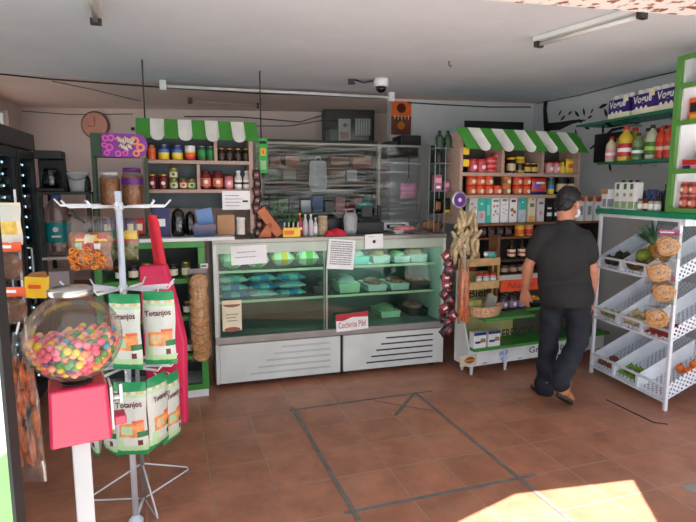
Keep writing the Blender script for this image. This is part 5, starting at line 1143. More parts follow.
row(U, VC, s3, 221, [(471, K1, 'pale carton with brown dots', 'carton'), (479.2, K2, 'teal and pale blue carton', 'carton'), (486.1, K3, 'narrow teal carton', 'carton'), (493, K4, 'white carton with brown nuts', 'carton'), (501.8, K5, 'white carton with black specks', 'carton'), (510.6, K6, 'white carton with almonds', 'carton'), (519.6, K7, 'teal topped carton', 'carton'), (529, K8, 'cream carton with honey print', 'carton'), (538, K9, 'greyish pink carton', 'carton'), (546.5, KB, 'black and white carton', 'carton'), (554, KB, 'black and white carton', 'carton'), (561.5, KB, 'black and white carton', 'carton')], 'in the right unit carton row', 'cartons on the right unit')
KO = carton('ko', .078, .07, .235, paper, [(0, 1, .8, 1, orange), (.2, .8, .25, .62, mat('grey_print', (150, 156, 160)))], None, [(.5, .86, .26, mat('brown_disc', (130, 80, 50)))])
row(U, VC-.04, s3, 221, [(577.5, KO, 'white carton with orange top', 'carton'), (586, KO, 'white carton with orange top', 'carton'), (594.5, KO, 'white carton with orange top', 'carton')], "just right of the man's head", 'orange topped cartons')
# lower boards: cups, dark packets
ycup = jar('yc', .045, .1, yellow, yellow, [orange], lidr=.98, name='cup', lidh=.06); ocup = jar('oc', .045, .1, mat('orange_cup', (214, 140, 80), .4), cream, [red], lidr=.98, name='cup', lidh=.06)
row(U, V1-.04, s4, 236, [(519, ycup, 'yellow cup', 'cup'), (528, ocup, 'orange cup', 'cup')], 'on the brown board under the cartons', 'cups on the brown board')
dpk = pouch('dpk', .075, .095, .03, [(.3, .6, -.6, .6, mat('dim_print', (110, 80, 70), .5))], mat('dark_pack', (46, 34, 34), .4), 3)
row(U, V1-.04, s4, 236, [(483, dpk, 'dark packet', 'packet'), (491.5, dpk, 'dark packet', 'packet'), (500, dpk, 'dark packet', 'packet'), (508.5, dpk, 'dark packet', 'packet')], 'on the brown board left of the cups', 'dark packets on the brown board')
# ------------------------------------------------------------ white base stand with green shelves (in front)
t = thing('display_stand', 'white printed base stand with two bright green shelves under the right shelf unit', 'stand', U.w(0, 0), U.yaw)
zg1, zg2 = U.z(480, 320, -.2), U.z(480, 349, -.06); zbT = zg2-.03; BX1 = 1.55
m = MB(); m.box(0, BX1, .0, .2, .085, zbT, white); m.box(0, .02, .2, .225, .085, zbT, white); m.build('base_box', t, bev=.004)
m = MB(); v = [(0, .0, zbT), (0, .225, zbT), (0, .225, .9), (0, .2, .9), (0, .12, .55)]; m.prism([(q[1], q[2]) for q in v], 0, .014, offw, axis='x'); m.build('side_panel', t)
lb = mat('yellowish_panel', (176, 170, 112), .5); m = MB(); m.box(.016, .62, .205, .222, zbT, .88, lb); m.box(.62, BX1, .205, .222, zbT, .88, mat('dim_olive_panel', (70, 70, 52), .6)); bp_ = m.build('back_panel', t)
for z, yo, x1 in ((zg1, .0, 1.2), (zg2, -.06, BX1)):
    m = MB(); m.prism([(.016, yo-(.2 if z == zg1 else 0)), (x1 if z != zg1 else .52, yo-(.2 if z == zg1 else 0)), (x1 if z != zg1 else .56, -.0 if z == zg1 else .2), (x1, .0 if z == zg1 else .2), (x1, .2), (.016, .2)], z-.024, z, gp, axis='z'); m.build('shelf', t, bev=.003)
for x in (.06, .42, 1.0, 1.5): m = MB(); m.prism([(x-.015, .085), (x+.015, .085), (x+.005, 0), (x-.01, 0)], .03, .05, white); m.build('leg', t); 
for x in (.06, 1.5): m = MB(); m.prism([(x-.015, .085), (x+.015, .085), (x+.005, 0), (x-.01, 0)], .17, .19, white); m.build('leg', t)
ft = mat('base_print_text', (30, 34, 34), .6)
x0, z0 = U.l(534, 360, -.003); x1_, _ = U.l(567, 355, -.003)
text('Gracias  por', (x1_-x0)+.12, ft, t, TF((x0+x1_)/2+.0, -.0012, (zbT+.085)/2), name='base_lettering', height=.075)
m = MB(); a, b_ = U.l(468, 361, -.003); m.box(a-.08, a+.09, -.0016, -.0008, .1, .2, mat('plate_cream', (210, 196, 170))); m.disc(a+.02, .15, .05, -.002, mat('sandwich_print', (130, 76, 44)), 14, sz=.6); m.box(a-.04, a+.06, -.0026, -.0022, .14, .156, mat('sandwich_orange', (206, 120, 60))); m.build('plate_print', t); m = MB()
a, b_ = U.l(504, 357, -.003); cb_ = mat('crystal_print', (150, 164, 204))
for k in range(7): m.disc(a+.03*math.cos(k*.9)*(k > 0), .15+.035*math.sin(k*.9)*(k > 0), .028, -.002-.0003*k, cb_ if k % 2 else mat('crystal_pale', (196, 204, 224)), 6)
m.build('crystal_print', t)
for q, w_ in ((485, .05), (520, .05)): m = MB(); a, b_ = U.l(q, 362, -.003); m.box(a-w_/2, a+w_/2, -.0016, -.0008, .1, .108, greyink); m.build('caption_print', t)
x0, zt_ = U.l(473, 292, .203); x1_, _ = U.l(520, 290, .203)
text('Bienvenidos', (x1_-x0)*1.15, ft, bp_, TF((x0+x1_)/2-.0, .2035, U.z(490, 291, .203), R(2)), name='panel_lettering', height=.08)
text('FRESCOS', .36, ft, bp_, TF(U.x(518, 332, .203), .2035, U.z(515, 333, .203)), name='panel_lettering', height=.1)
# orange notice and white price rail on the shelf front
osn = mat('bright_orange_card', (246, 84, 36), .5); xa, za = U.l(497, 277, .1); xb, zb = U.l(540, 287, .1); w, h = xb-xa, (za-zb)*.85
tb = thing('slatted_rack', 'small open wooden rack holding jars and the orange sign on the right unit', 'rack', U.w(0, .06), U.yaw)
RZ = [U.z(500, 268, .06), U.z(500, 284, .06)]
ra, rb_ = U.x(497, 270, .06), U.x(560, 270, .06)
for x in (ra, rb_-.02): m = MB(); m.box(x, x+.02, .0, .13, zg1+.001, U.z(500, 232, .06)-.03, dwood); m.build('upright', tb)
zr1, zr2 = U.z(510, 260, .06), U.z(510, 274, .06)
for z in (zr1, zr2): m = MB(); m.box(ra+.02, rb_-.02, .002, .128, z-.014, z, mat('dark_board', (70, 50, 40), .6)); m.build('shelf', tb)
m = MB(); m.box(ra, rb_, -.008, -.001, zr2-.055, zr2-.008, mat('pale_price_rail', (206, 202, 196), .5)); m.build('price_rail', tb)
t2 = thing('orange_sign', 'bright orange lettered sign on the right unit beside the wooden crates', 'sign', U.w((xa+xb)/2, .045, zb-.005), U.yaw)
m = MB(); m.box(-w/2, w/2, -.001, .001, 0, h, osn); m.build('card', t2); text('Nuevo', w*.62, mat('rust_lettering', (176, 50, 26)), t2, TF(-.02, -.0016, h*.5), height=h*.5, shear=.2)
syr = bottle('syr', .036, .165, choc, black, cream, neck=.32, name='syrup_bottle', label2=red)
row(U, .13, zr1, 259, [(511, syr, 'dark syrup bottle with cream label', 'bottle'), (521.5, syr, 'dark syrup bottle with cream label', 'bottle')], "beside the man's left elbow", 'syrup bottles')
bj2 = jar('bj2', .038, .075, mat('brown_spread', (90, 56, 40), .3), dark, [mat('dim_cream', (170, 150, 130))], lidr=.95)
row(U, .13, zr2, 273, [(503.5, bj2, 'squat brown jar', 'jar'), (512, bj2, 'squat brown jar', 'jar'), (520.5, bj2, 'squat brown jar', 'jar'), (529, bj2, 'squat brown jar', 'jar')], 'just above the white price rail', 'jars above the price rail')
# two stepped wooden crates with jars
ca, cb2 = U.x(467, 270, -.02), U.x(500, 270, -.02); cw_ = cb2-ca
t3 = thing('wooden_crates', 'light wooden two-tier crate stand with open trays, left of the orange sign', 'crate', U.w(0, -.02), U.yaw)
zc1, zc2 = U.z(485, 266, -.02), U.z(485, 289, -.02)
for z in (zc1, zc2):
    m = MB(); m.box(ca, cb2, 0, .012, z, z+.065, wood); m.build('front_slat', t3, bev=.002); m = MB(); m.box(ca, cb2, .013, .12, z, z+.012, wood); m.build('tray_floor', t3)
    m = MB(); m.box(ca, ca+.012, .013, .12, z+.0125, z+.06, wood); m.build('side_slat', t3); m = MB(); m.box(cb2-.012, cb2, .013, .12, z+.0125, z+.06, wood); m.build('side_slat', t3)
for x in (ca-.013, cb2+.001):
    for y in (.02, .1): m = MB(); m.box(x, x+.012, y, y+.016, zc2 if y < .05 else zg1+.001, zc1+.06, wood); m.build('post', t3)
rcap = jar('rcap', .027, .115, mat('clear_spice', (196, 186, 180), .3), red, [paper], lidr=.95, name='spice_jar', lidh=.22)
for i, px in enumerate((478.5, 485.5, 492.5)): on(U, rcap, px, 288, .035, zc2+.0135, 'red-capped spice jar, %s from the left in the lower wooden crate' % ORD[i], 'jar', 'spice jars in the crate')
on(U, pouch('tealpk', .13, .1, .045, [(.3, .8, -.6, .6, teal)], silver, 4), 490, 266, .045, zc1+.0135, 'silver and teal packet in the upper wooden crate', 'packet')
on(U, pouch('tanpk', .1, .1, .05, [], mat('tan_pack', (206, 160, 120), .5, var=.3, ns=20), 5), 474.5, 266, .045, zc1+.0135, 'tan packet at the left of the upper wooden crate', 'packet')
# basket with grey box, jars, bowl on green shelf one
def basket():
    t = thing('wicker_basket'); wk = mat('wicker', (206, 164, 130), .7, var=.4, ns=60, bump=.9); m = MB()
    pr = [(.72, 0), (.8, .01), (.9, .045), (1, .085), (1.03, .088), (1.0, .094), (.95, .088), (.84, .045), (.74, .014), (0.01, .012)]; n = 28; v = []; f = []
    for r_, z in pr:
        for k in range(n): a = 2*math.pi*k/n; v.append((.165*r_*math.cos(a), .085*r_*math.sin(a), z))
    for j in range(len(pr)-1):
        for k in range(n): f.append((j*n+k, j*n+(k+1) % n, (j+1)*n+(k+1) % n, (j+1)*n+k))
    f.append(tuple(range(n))[::-1]); m.add(v, f, wk, True); m.build('basket', t)
    return t
x = U.x(481, 325, -.05); place('bsk', basket, U.w(x, -.105, zg1+.001), U.yaw, 'woven wicker basket on the upper green shelf', 'basket')
t = thing('cardboard_sheet', 'grey cardboard sheet leaning in the wicker basket', 'cardboard', U.w(x+.03, -.1, zg1+.024), U.yaw); t.rotation_euler = (R(-10), R(26), U.yaw)
m = MB(); m.box(-.045, .045, -.006, .02, 0, .16, mat('grey_card', (150, 150, 140), .7)); m.build('sheet', t, bev=.002)
on(U, pouch('olivebag', .15, .12, .05, [], mat('olive_pack', (160, 160, 90), .5, var=.25, ns=14), 6), 474, 318, -.075, zg1+.016, 'olive packet standing in the wicker basket', 'packet')
pjx = jar('pjx', .042, .13, mat('plum_preserve', (70, 34, 50), .3), dark, [mat('violet_label', (150, 120, 160)), paper], lidr=.9)
row(U, .03, zg1, 322, [(502, pjx, 'plum jar with violet label', 'jar'), (511, pjx, 'plum jar with violet label', 'jar'), (519.5, pjx, 'plum jar with violet label', 'jar')], 'on the upper green shelf', 'plum jars on the green shelf')
row(U, .125, zg1, 322, [(508, jar('pjt', .04, .2, choc, gold, [cream], lidr=.8), 'tall dark jar', 'jar'), (517, jar('pjt', 0, 0, 0, 0), 'tall dark jar', 'jar')], 'behind the plum jars', 'tall dark jars behind the plum jars')
def bowl():
    t = thing('snack_bowl'); m = MB(); m.lathe([(.05, 0), (.085, .04), (.095, .075), (.09, .075), (.078, .04), (0.001, .012)], black, 22); m.build('bowl', t)
    m = MB(); rn = random.Random(1)
    for k in range(26): a, r_ = rn.uniform(0, 6.3), rn.uniform(0, .065); m.ball((r_*math.cos(a), r_*math.sin(a), .068+.03*(1-r_/.065)*rn.random()), .016, yellow if k % 3 else mat('snack_orange', (226, 150, 40)), 8, (1, 1, .7))
    s = m.build('corn_snacks', t); s['kind'] = 'stuff'; return t
on(U, ('bowl', bowl), 532, 318, .06, zg1+.001, "black bowl of yellow snacks by the man's left hand", 'bowl')
bxk = carton('bxk', .125, .07, .135, white, [(0, 1, .82, 1, navy), (.1, .55, .3, .45, mat('ink_blue', (40, 50, 90))), (.5, .95, .35, .5, tan), (.55, .9, .52, .6, leafm)])
row(U, -.005, zg2, 345, [(477.5, bxk, 'white box with navy lid', 'box'), (491.5, bxk, 'white box with navy lid', 'box')], 'on the lower green shelf', 'white boxes on the lower green shelf')
# ------------------------------------------------------------ between counter and right unit: wire rack and hanging strips
t = thing('wire_rack', 'narrow wire rack of small goods standing on the right end of the counter top', 'rack', D.w(0, .03, DT+.001), D.yaw)
wx = [1.90, 2.0]; wtop = D.z(448, 145, .03)-DT
for x in wx:
    for y in (.0, .11): m = MB(); m.tube([(x, y, 0), (x, y, wtop)], .004, mat('pale_wire', (150, 156, 154), .4), 6); m.build('upright', t)
wz = [D.z(448, p, .03) for p in (214, 191, 163, 148)]
for z in wz: m = MB(); m.box(wx[0]-.006, 2.1, -.006, .116, z-.006-DT, z-DT, mat('pale_wire_shelf', (120, 126, 124), .4)); m.build('shelf', t)
m = MB(); m.box(wx[0], 2.1, .117, .121, wz[0]-DT, wtop, mat('dark_green_card', (24, 44, 34), .6)); m.build('back_card', t)
def rowd(z, items, where, grp):
    for i, it in enumerate(items): place(it[1][0], it[1][1], D.w(it[0], .03+.05, z+.001), D.yaw, '%s, %s from the left %s' % (it[2], ORD[i], where), it[3], grp)
vb = carton('vb', .07, .06, .14, mat('mauve_box', (150, 90, 120), .5), [(.1, .9, .5, .8, pinkp), (.2, .8, .15, .3, paper)])
vb2 = carton('vb2', .055, .06, .085, mat('mauve_box', (150, 90, 120), .5), [(.1, .9, .4, .8, pinkp)])
rowd(wz[1], [(1.945, vb, 'tall mauve box', 'box'), (2.03, vb2, 'short mauve box', 'box')], 'on the narrow wire rack', 'mauve boxes on the wire rack')
rowd(wz[2], [(1.955, jar('blkj', .034, .1, black, black, None), 'black jar', 'jar')], 'on the second wire rack shelf', None)
rowd(wz[3], [(1.96, bottle('blkb', .036, .15, dgreen, black), 'dark green bottle', 'bottle'), (2.04, bottle('blkb', 0, 0, 0, 0), 'dark green bottle', 'bottle')], 'on top of the narrow wire rack', 'bottles on the wire rack')
rowd(wz[0], [(1.953, pouch('brp', .08, .13, .06, [(.3, .8, -.5, .5, brd)], choc, 3), 'brown bread packet', 'packet'), (2.045, pouch('blp', .075, .14, .05, [(.0, .25, -.8, .8, yellow)], black, 4), 'black packet with yellow foot', 'packet')], 'on the lowest wire rack shelf', 'packets on the wire rack')
x, z = U.l(461, 200, .2); t = thing('round_lid', 'round purple disc hung beside the cartons at the left of the right unit', 'disc', U.w(x, .225, z), U.yaw)
m = MB(); m.lathe([(.075, -.01), (.078, 0), (.07, .008), (.06, .008)], silver, 22, T=Matrix.Rotation(R(90), 4, 'X')); m.build('rim', t); m = MB(); m.disc(0, 0, .06, -.0085, purple, 20); m.disc(0, 0, .018, -.0092, paper, 12); m.build('face', t)
# corn husk bundle
def husks():
    t = thing('husk_bundle'); hm = mat('corn_husk', (186, 166, 130), .7, var=.35, ns=20); rn = random.Random(9)
    m = MB(); m.tube([(0, .03, .03), (0, 0, .0), (0, 0, -.33)], .004, dark, 6); m.build('string', t)
    for k in range(44):
        z = -.03-.36*rn.random(); x = rn.uniform(-.15, .13)*(.45+1.2*abs(z)); l = rn.uniform(.11, .16); a = rn.uniform(-.6, .6); T = Matrix.Translation((x, rn.uniform(-.06, .01), z))@Matrix.Rotation(a, 4, 'Y')@Matrix.Rotation(rn.uniform(-.4, .4), 4, 'X')
        m = MB(); m.tube([(0, 0, l/2), (0, 0, l*.2), (0, 0, -l*.25), (0, 0, -l/2)], .014, hm, 8, T=T, rs=[.011, .0175, .0165, .01]); m.build('husk', t)
    return t
x, z = U.l(464.5, 211, -.1); place('husk', husks, U.w(x, -.1, z), U.yaw, 'hanging bundle of pale corn husks at the left corner of the right unit', 'husk bundle')
def longsticks():
    t = thing('stick_snack_bag'); sm_ = mat('orange_sticks', (214, 120, 70), .5, var=.35, ns=30); rn = random.Random(2); H = .60; m = MB()
    for k in range(30):
        x, y = rn.uniform(-.038, .038), rn.uniform(-.02, .02); z = -.14-rn.random()*.12; m.tube([(x*.55, y, z), (x, y, z-.15), (x*.9+rn.uniform(-.008, .008), y, max(-H+.01, z-.36))], .006, sm_, 5)
    m.build('sticks', t); m = MB(); m.pillow(.1, H, .07, lambda u, v: bagm, 10, 18, -H, seed=6, wob=.004)
    for i, p in enumerate(m.v): f = min(1, .2+.8*min(1, -p.z/(H*.3))); m.v[i] = Vector((p.x*f, p.y*f, p.z))
    m.build('clear_wrapper', t); m = MB(); m.tube([(0, 0, 0), (0, .03, .03)], .004, paper, 5); m.build('tie', t); return t
x, z = U.l(463, 247, -.24); place('lst', longsticks, U.w(x, -.27, z), U.yaw, 'long clear bag of orange stick snacks hanging left of the wooden crates', 'snack bag')
rp1 = (mat('maroon_wrap', (116, 36, 48), .35), mat('white_wrap_print', (214, 206, 206), .4)); rp2 = (mat('dark_wrap', (54, 34, 40), .35), mat('rose_print', (190, 90, 100), .4))
k1 = strip_packs('sp1', 11, .075, .075, [rp1, rp2, rp2, rp1], 7, tilt=.9, spread=.03); k2 = strip_packs('sp2', 11, .07, .07, [rp2, rp1], 8, tilt=.9, spread=.03)
x, z = U.l(449, 252, -.2); place('sp1', k1[1], U.w(x, -.2, z), U.yaw, 'strip of maroon and white snack packs hanging at the right end of the display counter', 'snack strip', 'snack strips by the counter end')
x, z = U.l(455, 262, -.24); place('sp2', k2[1], U.w(x, -.13, z), U.yaw, 'strip of dark and rose snack packs hanging behind the orange stick snacks', 'snack strip', 'snack strips by the counter end')
# ============================================================ produce rack on the right
Kr = Unit((2.14, 4.585), -78); KW, KD, KT = .86, .56, 1.405
rkm = mat('rack_white', (232, 238, 250), .4)
def perforated():
    m = bpy.data.materials.new('perforated_white_sheet'); m.use_nodes = True; nt = m.node_tree; N = nt.nodes; L = nt.links; b = N['Principled BSDF']; b.inputs['Base Color'].default_value = lin((230, 237, 250)); b.inputs['Roughness'].default_value = .4
    tc = N.new('ShaderNodeTexCoord'); uvm = N.new('ShaderNodeUVMap'); uvm.uv_map = 'sheet'
    mp = N.new('ShaderNodeVectorMath'); mp.operation = 'FRACTION'; L.new(uvm.outputs[0], mp.inputs[0])
    sb = N.new('ShaderNodeVectorMath'); sb.operation = 'SUBTRACT'; sb.inputs[1].default_value = (.5, .5, 0); L.new(mp.outputs[0], sb.inputs[0])
    sp = N.new('ShaderNodeSeparateXYZ'); L.new(sb.outputs[0], sp.inputs[0]); cb = N.new('ShaderNodeCombineXYZ'); L.new(sp.outputs[0], cb.inputs[0]); L.new(sp.outputs[1], cb.inputs[1])
    ln = N.new('ShaderNodeVectorMath'); ln.operation = 'LENGTH'; L.new(cb.outputs[0], ln.inputs[0])
    lt = N.new('ShaderNodeMath'); lt.operation = 'LESS_THAN'; lt.inputs[1].default_value = .32; L.new(ln.outputs['Value'], lt.inputs[0])
    tr = N.new('ShaderNodeBsdfTransparent'); mx = N.new('ShaderNodeMixShader'); L.new(lt.outputs[0], mx.inputs[0]); L.new(b.outputs[0], mx.inputs[1]); L.new(tr.outputs[0], mx.inputs[2]); L.new(mx.outputs[0], N['Material Output'].inputs[0]); return m
pfm = perforated()
def sheet_(parent, name, pts, th=None):
    """thin punched sheet: quad with the hole pitch (26 mm, staggered) laid out in its own uv"""
    o = MB(); o.quad(pts, pfm); ob = o.build(name, parent); me = ob.data; uv = me.uv_layers.new(name='sheet')
    p = [Vector(q) for q in pts]; ex = (p[1]-p[0]).normalized(); n = ex.cross(p[3]-p[0]).normalized(); ey = n.cross(ex)
    for i in range(len(pts)): d = p[i]-p[0]; a, b_ = d.dot(ex)/.029, d.dot(ey)/.029; uv.data[i].uv = ((a+b_)*.7071, (b_-a)*.7071)
    s = ob.modifiers.new('thickness', 'SOLIDIFY'); s.thickness = .0015
    return ob
t = thing('produce_rack', 'white three-tier produce rack of slanted perforated bins on the right', 'rack', Kr.w(0, 0), Kr.yaw)
for x in (0, KW-.024):
    m = MB(); m.box(x, x+.024, 0, .024, 0, KT, rkm); m.build('post', t, bev=.002); m = MB(); m.box(x, x+.024, KD-.024, KD, 0, KT, rkm); m.build('post', t, bev=.002)
    m = MB(); m.box(x, x+.024, .024, KD-.024, KT-.024, KT-.001, rkm); m.build('side_rail', t)
for y in (0, KD-.024): m = MB(); m.box(.024, KW-.024, y, y+.024, KT-.024, KT-.001, rkm); m.build('top_rail', t)
tiers = [(.955, 1.045), (.515, .60), (.075, .185)]; RISE = .235; bw = (KW-.048)/3; RD = KD-.05
for zi, (za, zb) in enumerate(tiers):
    for z in (za, zb): m = MB(); m.box(.024, KW-.024, -.002, .016, z-.016, z, rkm); m.build('front_rail', t)
    for k in range(1, 3): m = MB(); m.box(.024+bw*k-.012, .024+bw*k+.012, -.001, .015, za, zb-.016, rkm); m.build('front_upright', t)
    for k in range(3):
        x0, x1 = .026+bw*k, .022+bw*(k+1); b0 = za-.012
        bn = sheet_(t, 'bin', [(x0, .018, b0), (x1, .018, b0), (x1, RD, b0+RISE), (x0, RD, b0+RISE)])
        sheet_(bn, 'bin_back', [(x0, RD, b0+RISE), (x1, RD, b0+RISE), (x1, RD+.004, b0+RISE+.13), (x0, RD+.004, b0+RISE+.13)])
        o = sheet_(bn, 'bin_front', [(x0, .0175, b0), (x1, .0175, b0), (x1, .0175, b0+.035 if zi < 2 else b0+.05), (x0, .0175, b0+.035 if zi < 2 else b0+.05)])
        for x in ((x0, x1) if k == 2 else (x0,)):
            q = [(x, .019, b0), (x, RD, b0+RISE), (x, RD, b0+RISE+.13), (x, .019, zb-.002)]
            if x == x1 and k == 2: sheet_(bn, 'bin_side', q)
            else: mm = MB(); mm.quad(q, rkm); oo = mm.build('bin_side', bn); sf = oo.modifiers.new('thickness', 'SOLIDIFY'); sf.thickness = .003
def inbin(tier, bx_, y, lift=0.0):
    za = tiers[tier][0]-.012; return Kr.w(bx_, y, za+RISE*(y-.018)/(RD-.018)+lift)
def fruit(key, mt, r, sc=(1, 1, 1), name='fruit', stem=None):
    def b():
        t = thing(name); m = MB(); m.ball((0, 0, r*sc[2]), r, mt, 16, sc); m.build('flesh', t)
        m = MB(); m.tube([(0, 0, r*sc[2]*1.95), (.004, 0, r*sc[2]*2+.01)], .004, stem or brown, 6); m.build('stem', t); return t
    return key, b
def pineapple():
    t = thing('pineapple'); m = MB(); pm = mat('pineapple_skin', (170, 120, 50), .6, var=.5, ns=40, bump=1); m.lathe([(.03, 0), (.06, .03), (.066, .09), (.055, .16), (.025, .18)], pm, 18, T=Matrix.Rotation(R(38), 4, 'X')); m.build('fruit_body', t)
    rn = random.Random(4)
    m = MB(); lm = mat('pineapple_leaf', (70, 110, 76), .5, var=.25, ns=20)
    for k in range(34):
        a = k*2.4; l = .2*(1-.3*(k/34))*rn.uniform(.85, 1.1); sp = .09*(1-k/38)+.015; c, s = math.cos(a), math.sin(a); w = .013
        q = []
        for f, o in ((0, .6), (.4, 1), (.75, .7), (1, .05)): r_ = .015+sp*f**1.5; z = .165+l*f*(1-.25*f*(1-k/34)); q.append((Vector((c*r_-s*w*o, s*r_+c*w*o, z)), Vector((c*r_+s*w*o, s*r_-c*w*o, z))))
        vs = [p for pr in q for p in pr]; m.add([Matrix.Rotation(R(38), 4, 'X')@p for p in vs], [(0, 1, 3, 2), (2, 3, 5, 4), (4, 5, 7, 6)], lm, False)
    m.build('leaf_crown', t); return t
o = place('pine', pineapple, inbin(0, .535, .2, .03), Kr.yaw, 'pineapple with a spiky crown on the top tier of the produce rack', 'pineapple')
place('papaya', fruit('papaya', mat('papaya_green', (140, 156, 60), .4, var=.25), .068, (.9, 1.15, .85), 'papaya')[1], inbin(0, .385, .15, .022), Kr.yaw, 'green papaya in front of the pineapple', 'papaya')
def plantain():
    m = MB(); bm_ = mat('ripe_plantain', (96, 66, 34), .5, var=.6, ns=14); pts = [Vector((.11*math.sin(R(a)), 0, .03+.11-.11*math.cos(R(a)))) for a in range(-60, 61, 15)]
    m.tube(pts, .02, bm_, 10, rs=[.006, .014, .02, .022, .023, .022, .02, .014, .006]); return m.build('plantain')
for i, (x, y, rz) in enumerate([(.40, .045, .03), (.45, .088, -.05), (.415, .13, .04)]): place('plt', plantain, inbin(0, x, y, .006), Kr.yaw+rz, 'spotted brown plantain in the top tier middle bin, %s' % ['front', 'second row', 'rear'][i], 'plantain', 'plantains on the top tier')
darkav = fruit('avo', mat('avocado_skin', (48, 44, 34), .5, var=.3), .036, (.9, 1, 1.15), 'avocado')
for i, (x, y) in enumerate([(.07, .07), (.14, .07), (.21, .08), (.1, .145), (.18, .15)]): place('avo', darkav[1], inbin(0, x, y, .004), Kr.yaw, 'dark avocado, %s in the top tier left bin' % ['front left', 'front middle', 'front right', 'rear left', 'rear right'][i], 'avocado', 'avocados on the top tier')
pot_ = fruit('ptt', mat('potato_skin', (206, 184, 130), .6, var=.2, ns=12), .036, (1.15, .95, .85), 'potato')
PL = ['front left', 'front middle', 'front right', 'rear left', 'rear middle', 'rear right']
for i, (x, y) in enumerate([(.35, .065), (.43, .065), (.51, .07), (.34, .15), (.43, .15), (.52, .15)]): place('ptt', pot_[1], inbin(1, x, y, .012), Kr.yaw+i, 'pale potato, %s in the middle tier centre bin' % PL[i], 'potato', 'potatoes on the middle tier')
grn = fruit('chy', mat('chayote_green', (150, 150, 80), .5, var=.2), .034, (1, 1.1, .9), 'chayote')
for i, (x, y) in enumerate([(.07, .065), (.15, .065), (.23, .07)]): place('chy', grn[1], inbin(1, x, y, .004), Kr.yaw, 'olive green chayote, %s in the middle tier left bin' % ['left', 'middle', 'right'][i], 'chayote', 'chayotes on the middle tier')
def chile(): m = MB(); m.tube([(-.06, 0, .014), (-.03, .004, .015), (.02, 0, .015), (.065, .01, .012)], .012, mat('dried_chile', (150, 34, 34), .4, var=.3), 8, rs=[.006, .014, .012, .003]); return m.build('red_chile')
rn = random.Random(8); n = 0
for j in range(4):
    for i in range(3): n += 1; place('chl', chile, inbin(1, .63+.07*i+rn.uniform(-.008, .008), .05+.04*j, .004), Kr.yaw+1.3+rn.uniform(-.15, .15), 'dried red chile among those in the middle tier right bin', 'chile', 'red chiles on the middle tier')
lm_ = fruit('lime', lime, .024, (1, 1, .95), 'lime', leafm)
for j in range(3):
    for i in range(5): place('lime', lm_[1], inbin(2, .325+.052*i, .05+.05*j, .003), Kr.yaw+i, 'green lime among those in the lowest tier centre bin', 'lime', 'limes on the lowest tier')
swp = fruit('swp', mat('sweet_potato', (130, 80, 60), .6, var=.3), .034, (1.3, .9, .8), 'sweet_potato')
for i, (x, y) in enumerate([(.08, .065), (.19, .065), (.13, .14)]): place('swp', swp[1], inbin(2, x, y, .004), Kr.yaw+.2*i, 'brown sweet potato, %s in the lowest tier left bin' % ['front left', 'front right', 'rear'][i], 'sweet potato', 'sweet potatoes on the lowest tier')
crt = fruit('org', mat('orange_peel', (236, 120, 40), .45, var=.1, ns=40), .034, (1, 1, 1), 'orange')
for i, (x, y) in enumerate([(.66, .3), (.74, .31), (.70, .38)]): place('org', crt[1], inbin(2, x, y, .005), Kr.yaw, 'orange in the lowest tier right bin, %s' % ['front left', 'front right', 'rear'][i], 'orange', 'oranges on the lowest tier')
# hanging wafer packs on the near post
def nest_pack(key, header):
    def b():
        r_ = thing('wafer_pack'); wf = mat('noodle_nest', (222, 166, 100), .65, var=.3, ns=60, bump=.6); rn = random.Random(len(key)); w = .15; m = MB(); c = -.03-w*.55
        for q in range(3):
            pts = []; r0 = w*.5*(1-.06*q)
            for i in range(110):
                a = i*.36+q*1.3; rr = r0*(1-.82*i/110)+.004*math.sin(a*2.7+q*2); pts.append((rr*math.cos(a)*(1 if q % 2 else -1), -.022-.009*q-.004*math.sin(a*1.9), c+rr*math.sin(a)*.95))
            m.tube(pts, .0046, wf, 6)
        m.lathe([(w*.46, -.012), (w*.48, 0), (w*.46, .012)], mat('nest_gap_shade', (150, 96, 52), .7, var=.3, ns=60), 20, T=Matrix.Translation((0, -.018, c))@Matrix.Rotation(R(90), 4, 'X')); m.build('noodle_nest', r_)  # darker disc behind the coils paints the shade in their gaps
        if header: m = MB(); m.box(-w*.42, w*.42, -.012, -.009, -.036, 0, mat('plum_header', (176, 60, 110), .5)); m.box(-w*.36, w*.2, -.0128, -.0121, -.022, -.012, paper); m.build('header_card', r_)
        m = MB(); m.pillow(w*1.08, w*1.2, .062, lambda u, v: bagm, 12, 12, c-w*.58, T=Matrix.Translation((0, -.026, 0)), seed=4, wob=.003); m.build('clear_wrapper', r_); return r_
    return key, b
wpk, wpn = nest_pack('wpk', True), nest_pack('wpkn', False)
P = [Kr.l(673, 230, -.03), Kr.l(669.5, 256, -.03), Kr.l(668.5, 276, -.03), Kr.l(667.5, 302, -.03)]
for i, (x, z) in enumerate(P): kk = (wpk, wpn)[i % 2]; place(kk[0], kk[1], Kr.w(x, -.06-.05*(i % 2), z), R(-30), 'round wafer pack hanging on the produce rack near post, %s' % ['topmost', 'second from top', 'third from top', 'lowest'][i], 'wafer pack', 'wafer packs on the produce rack')
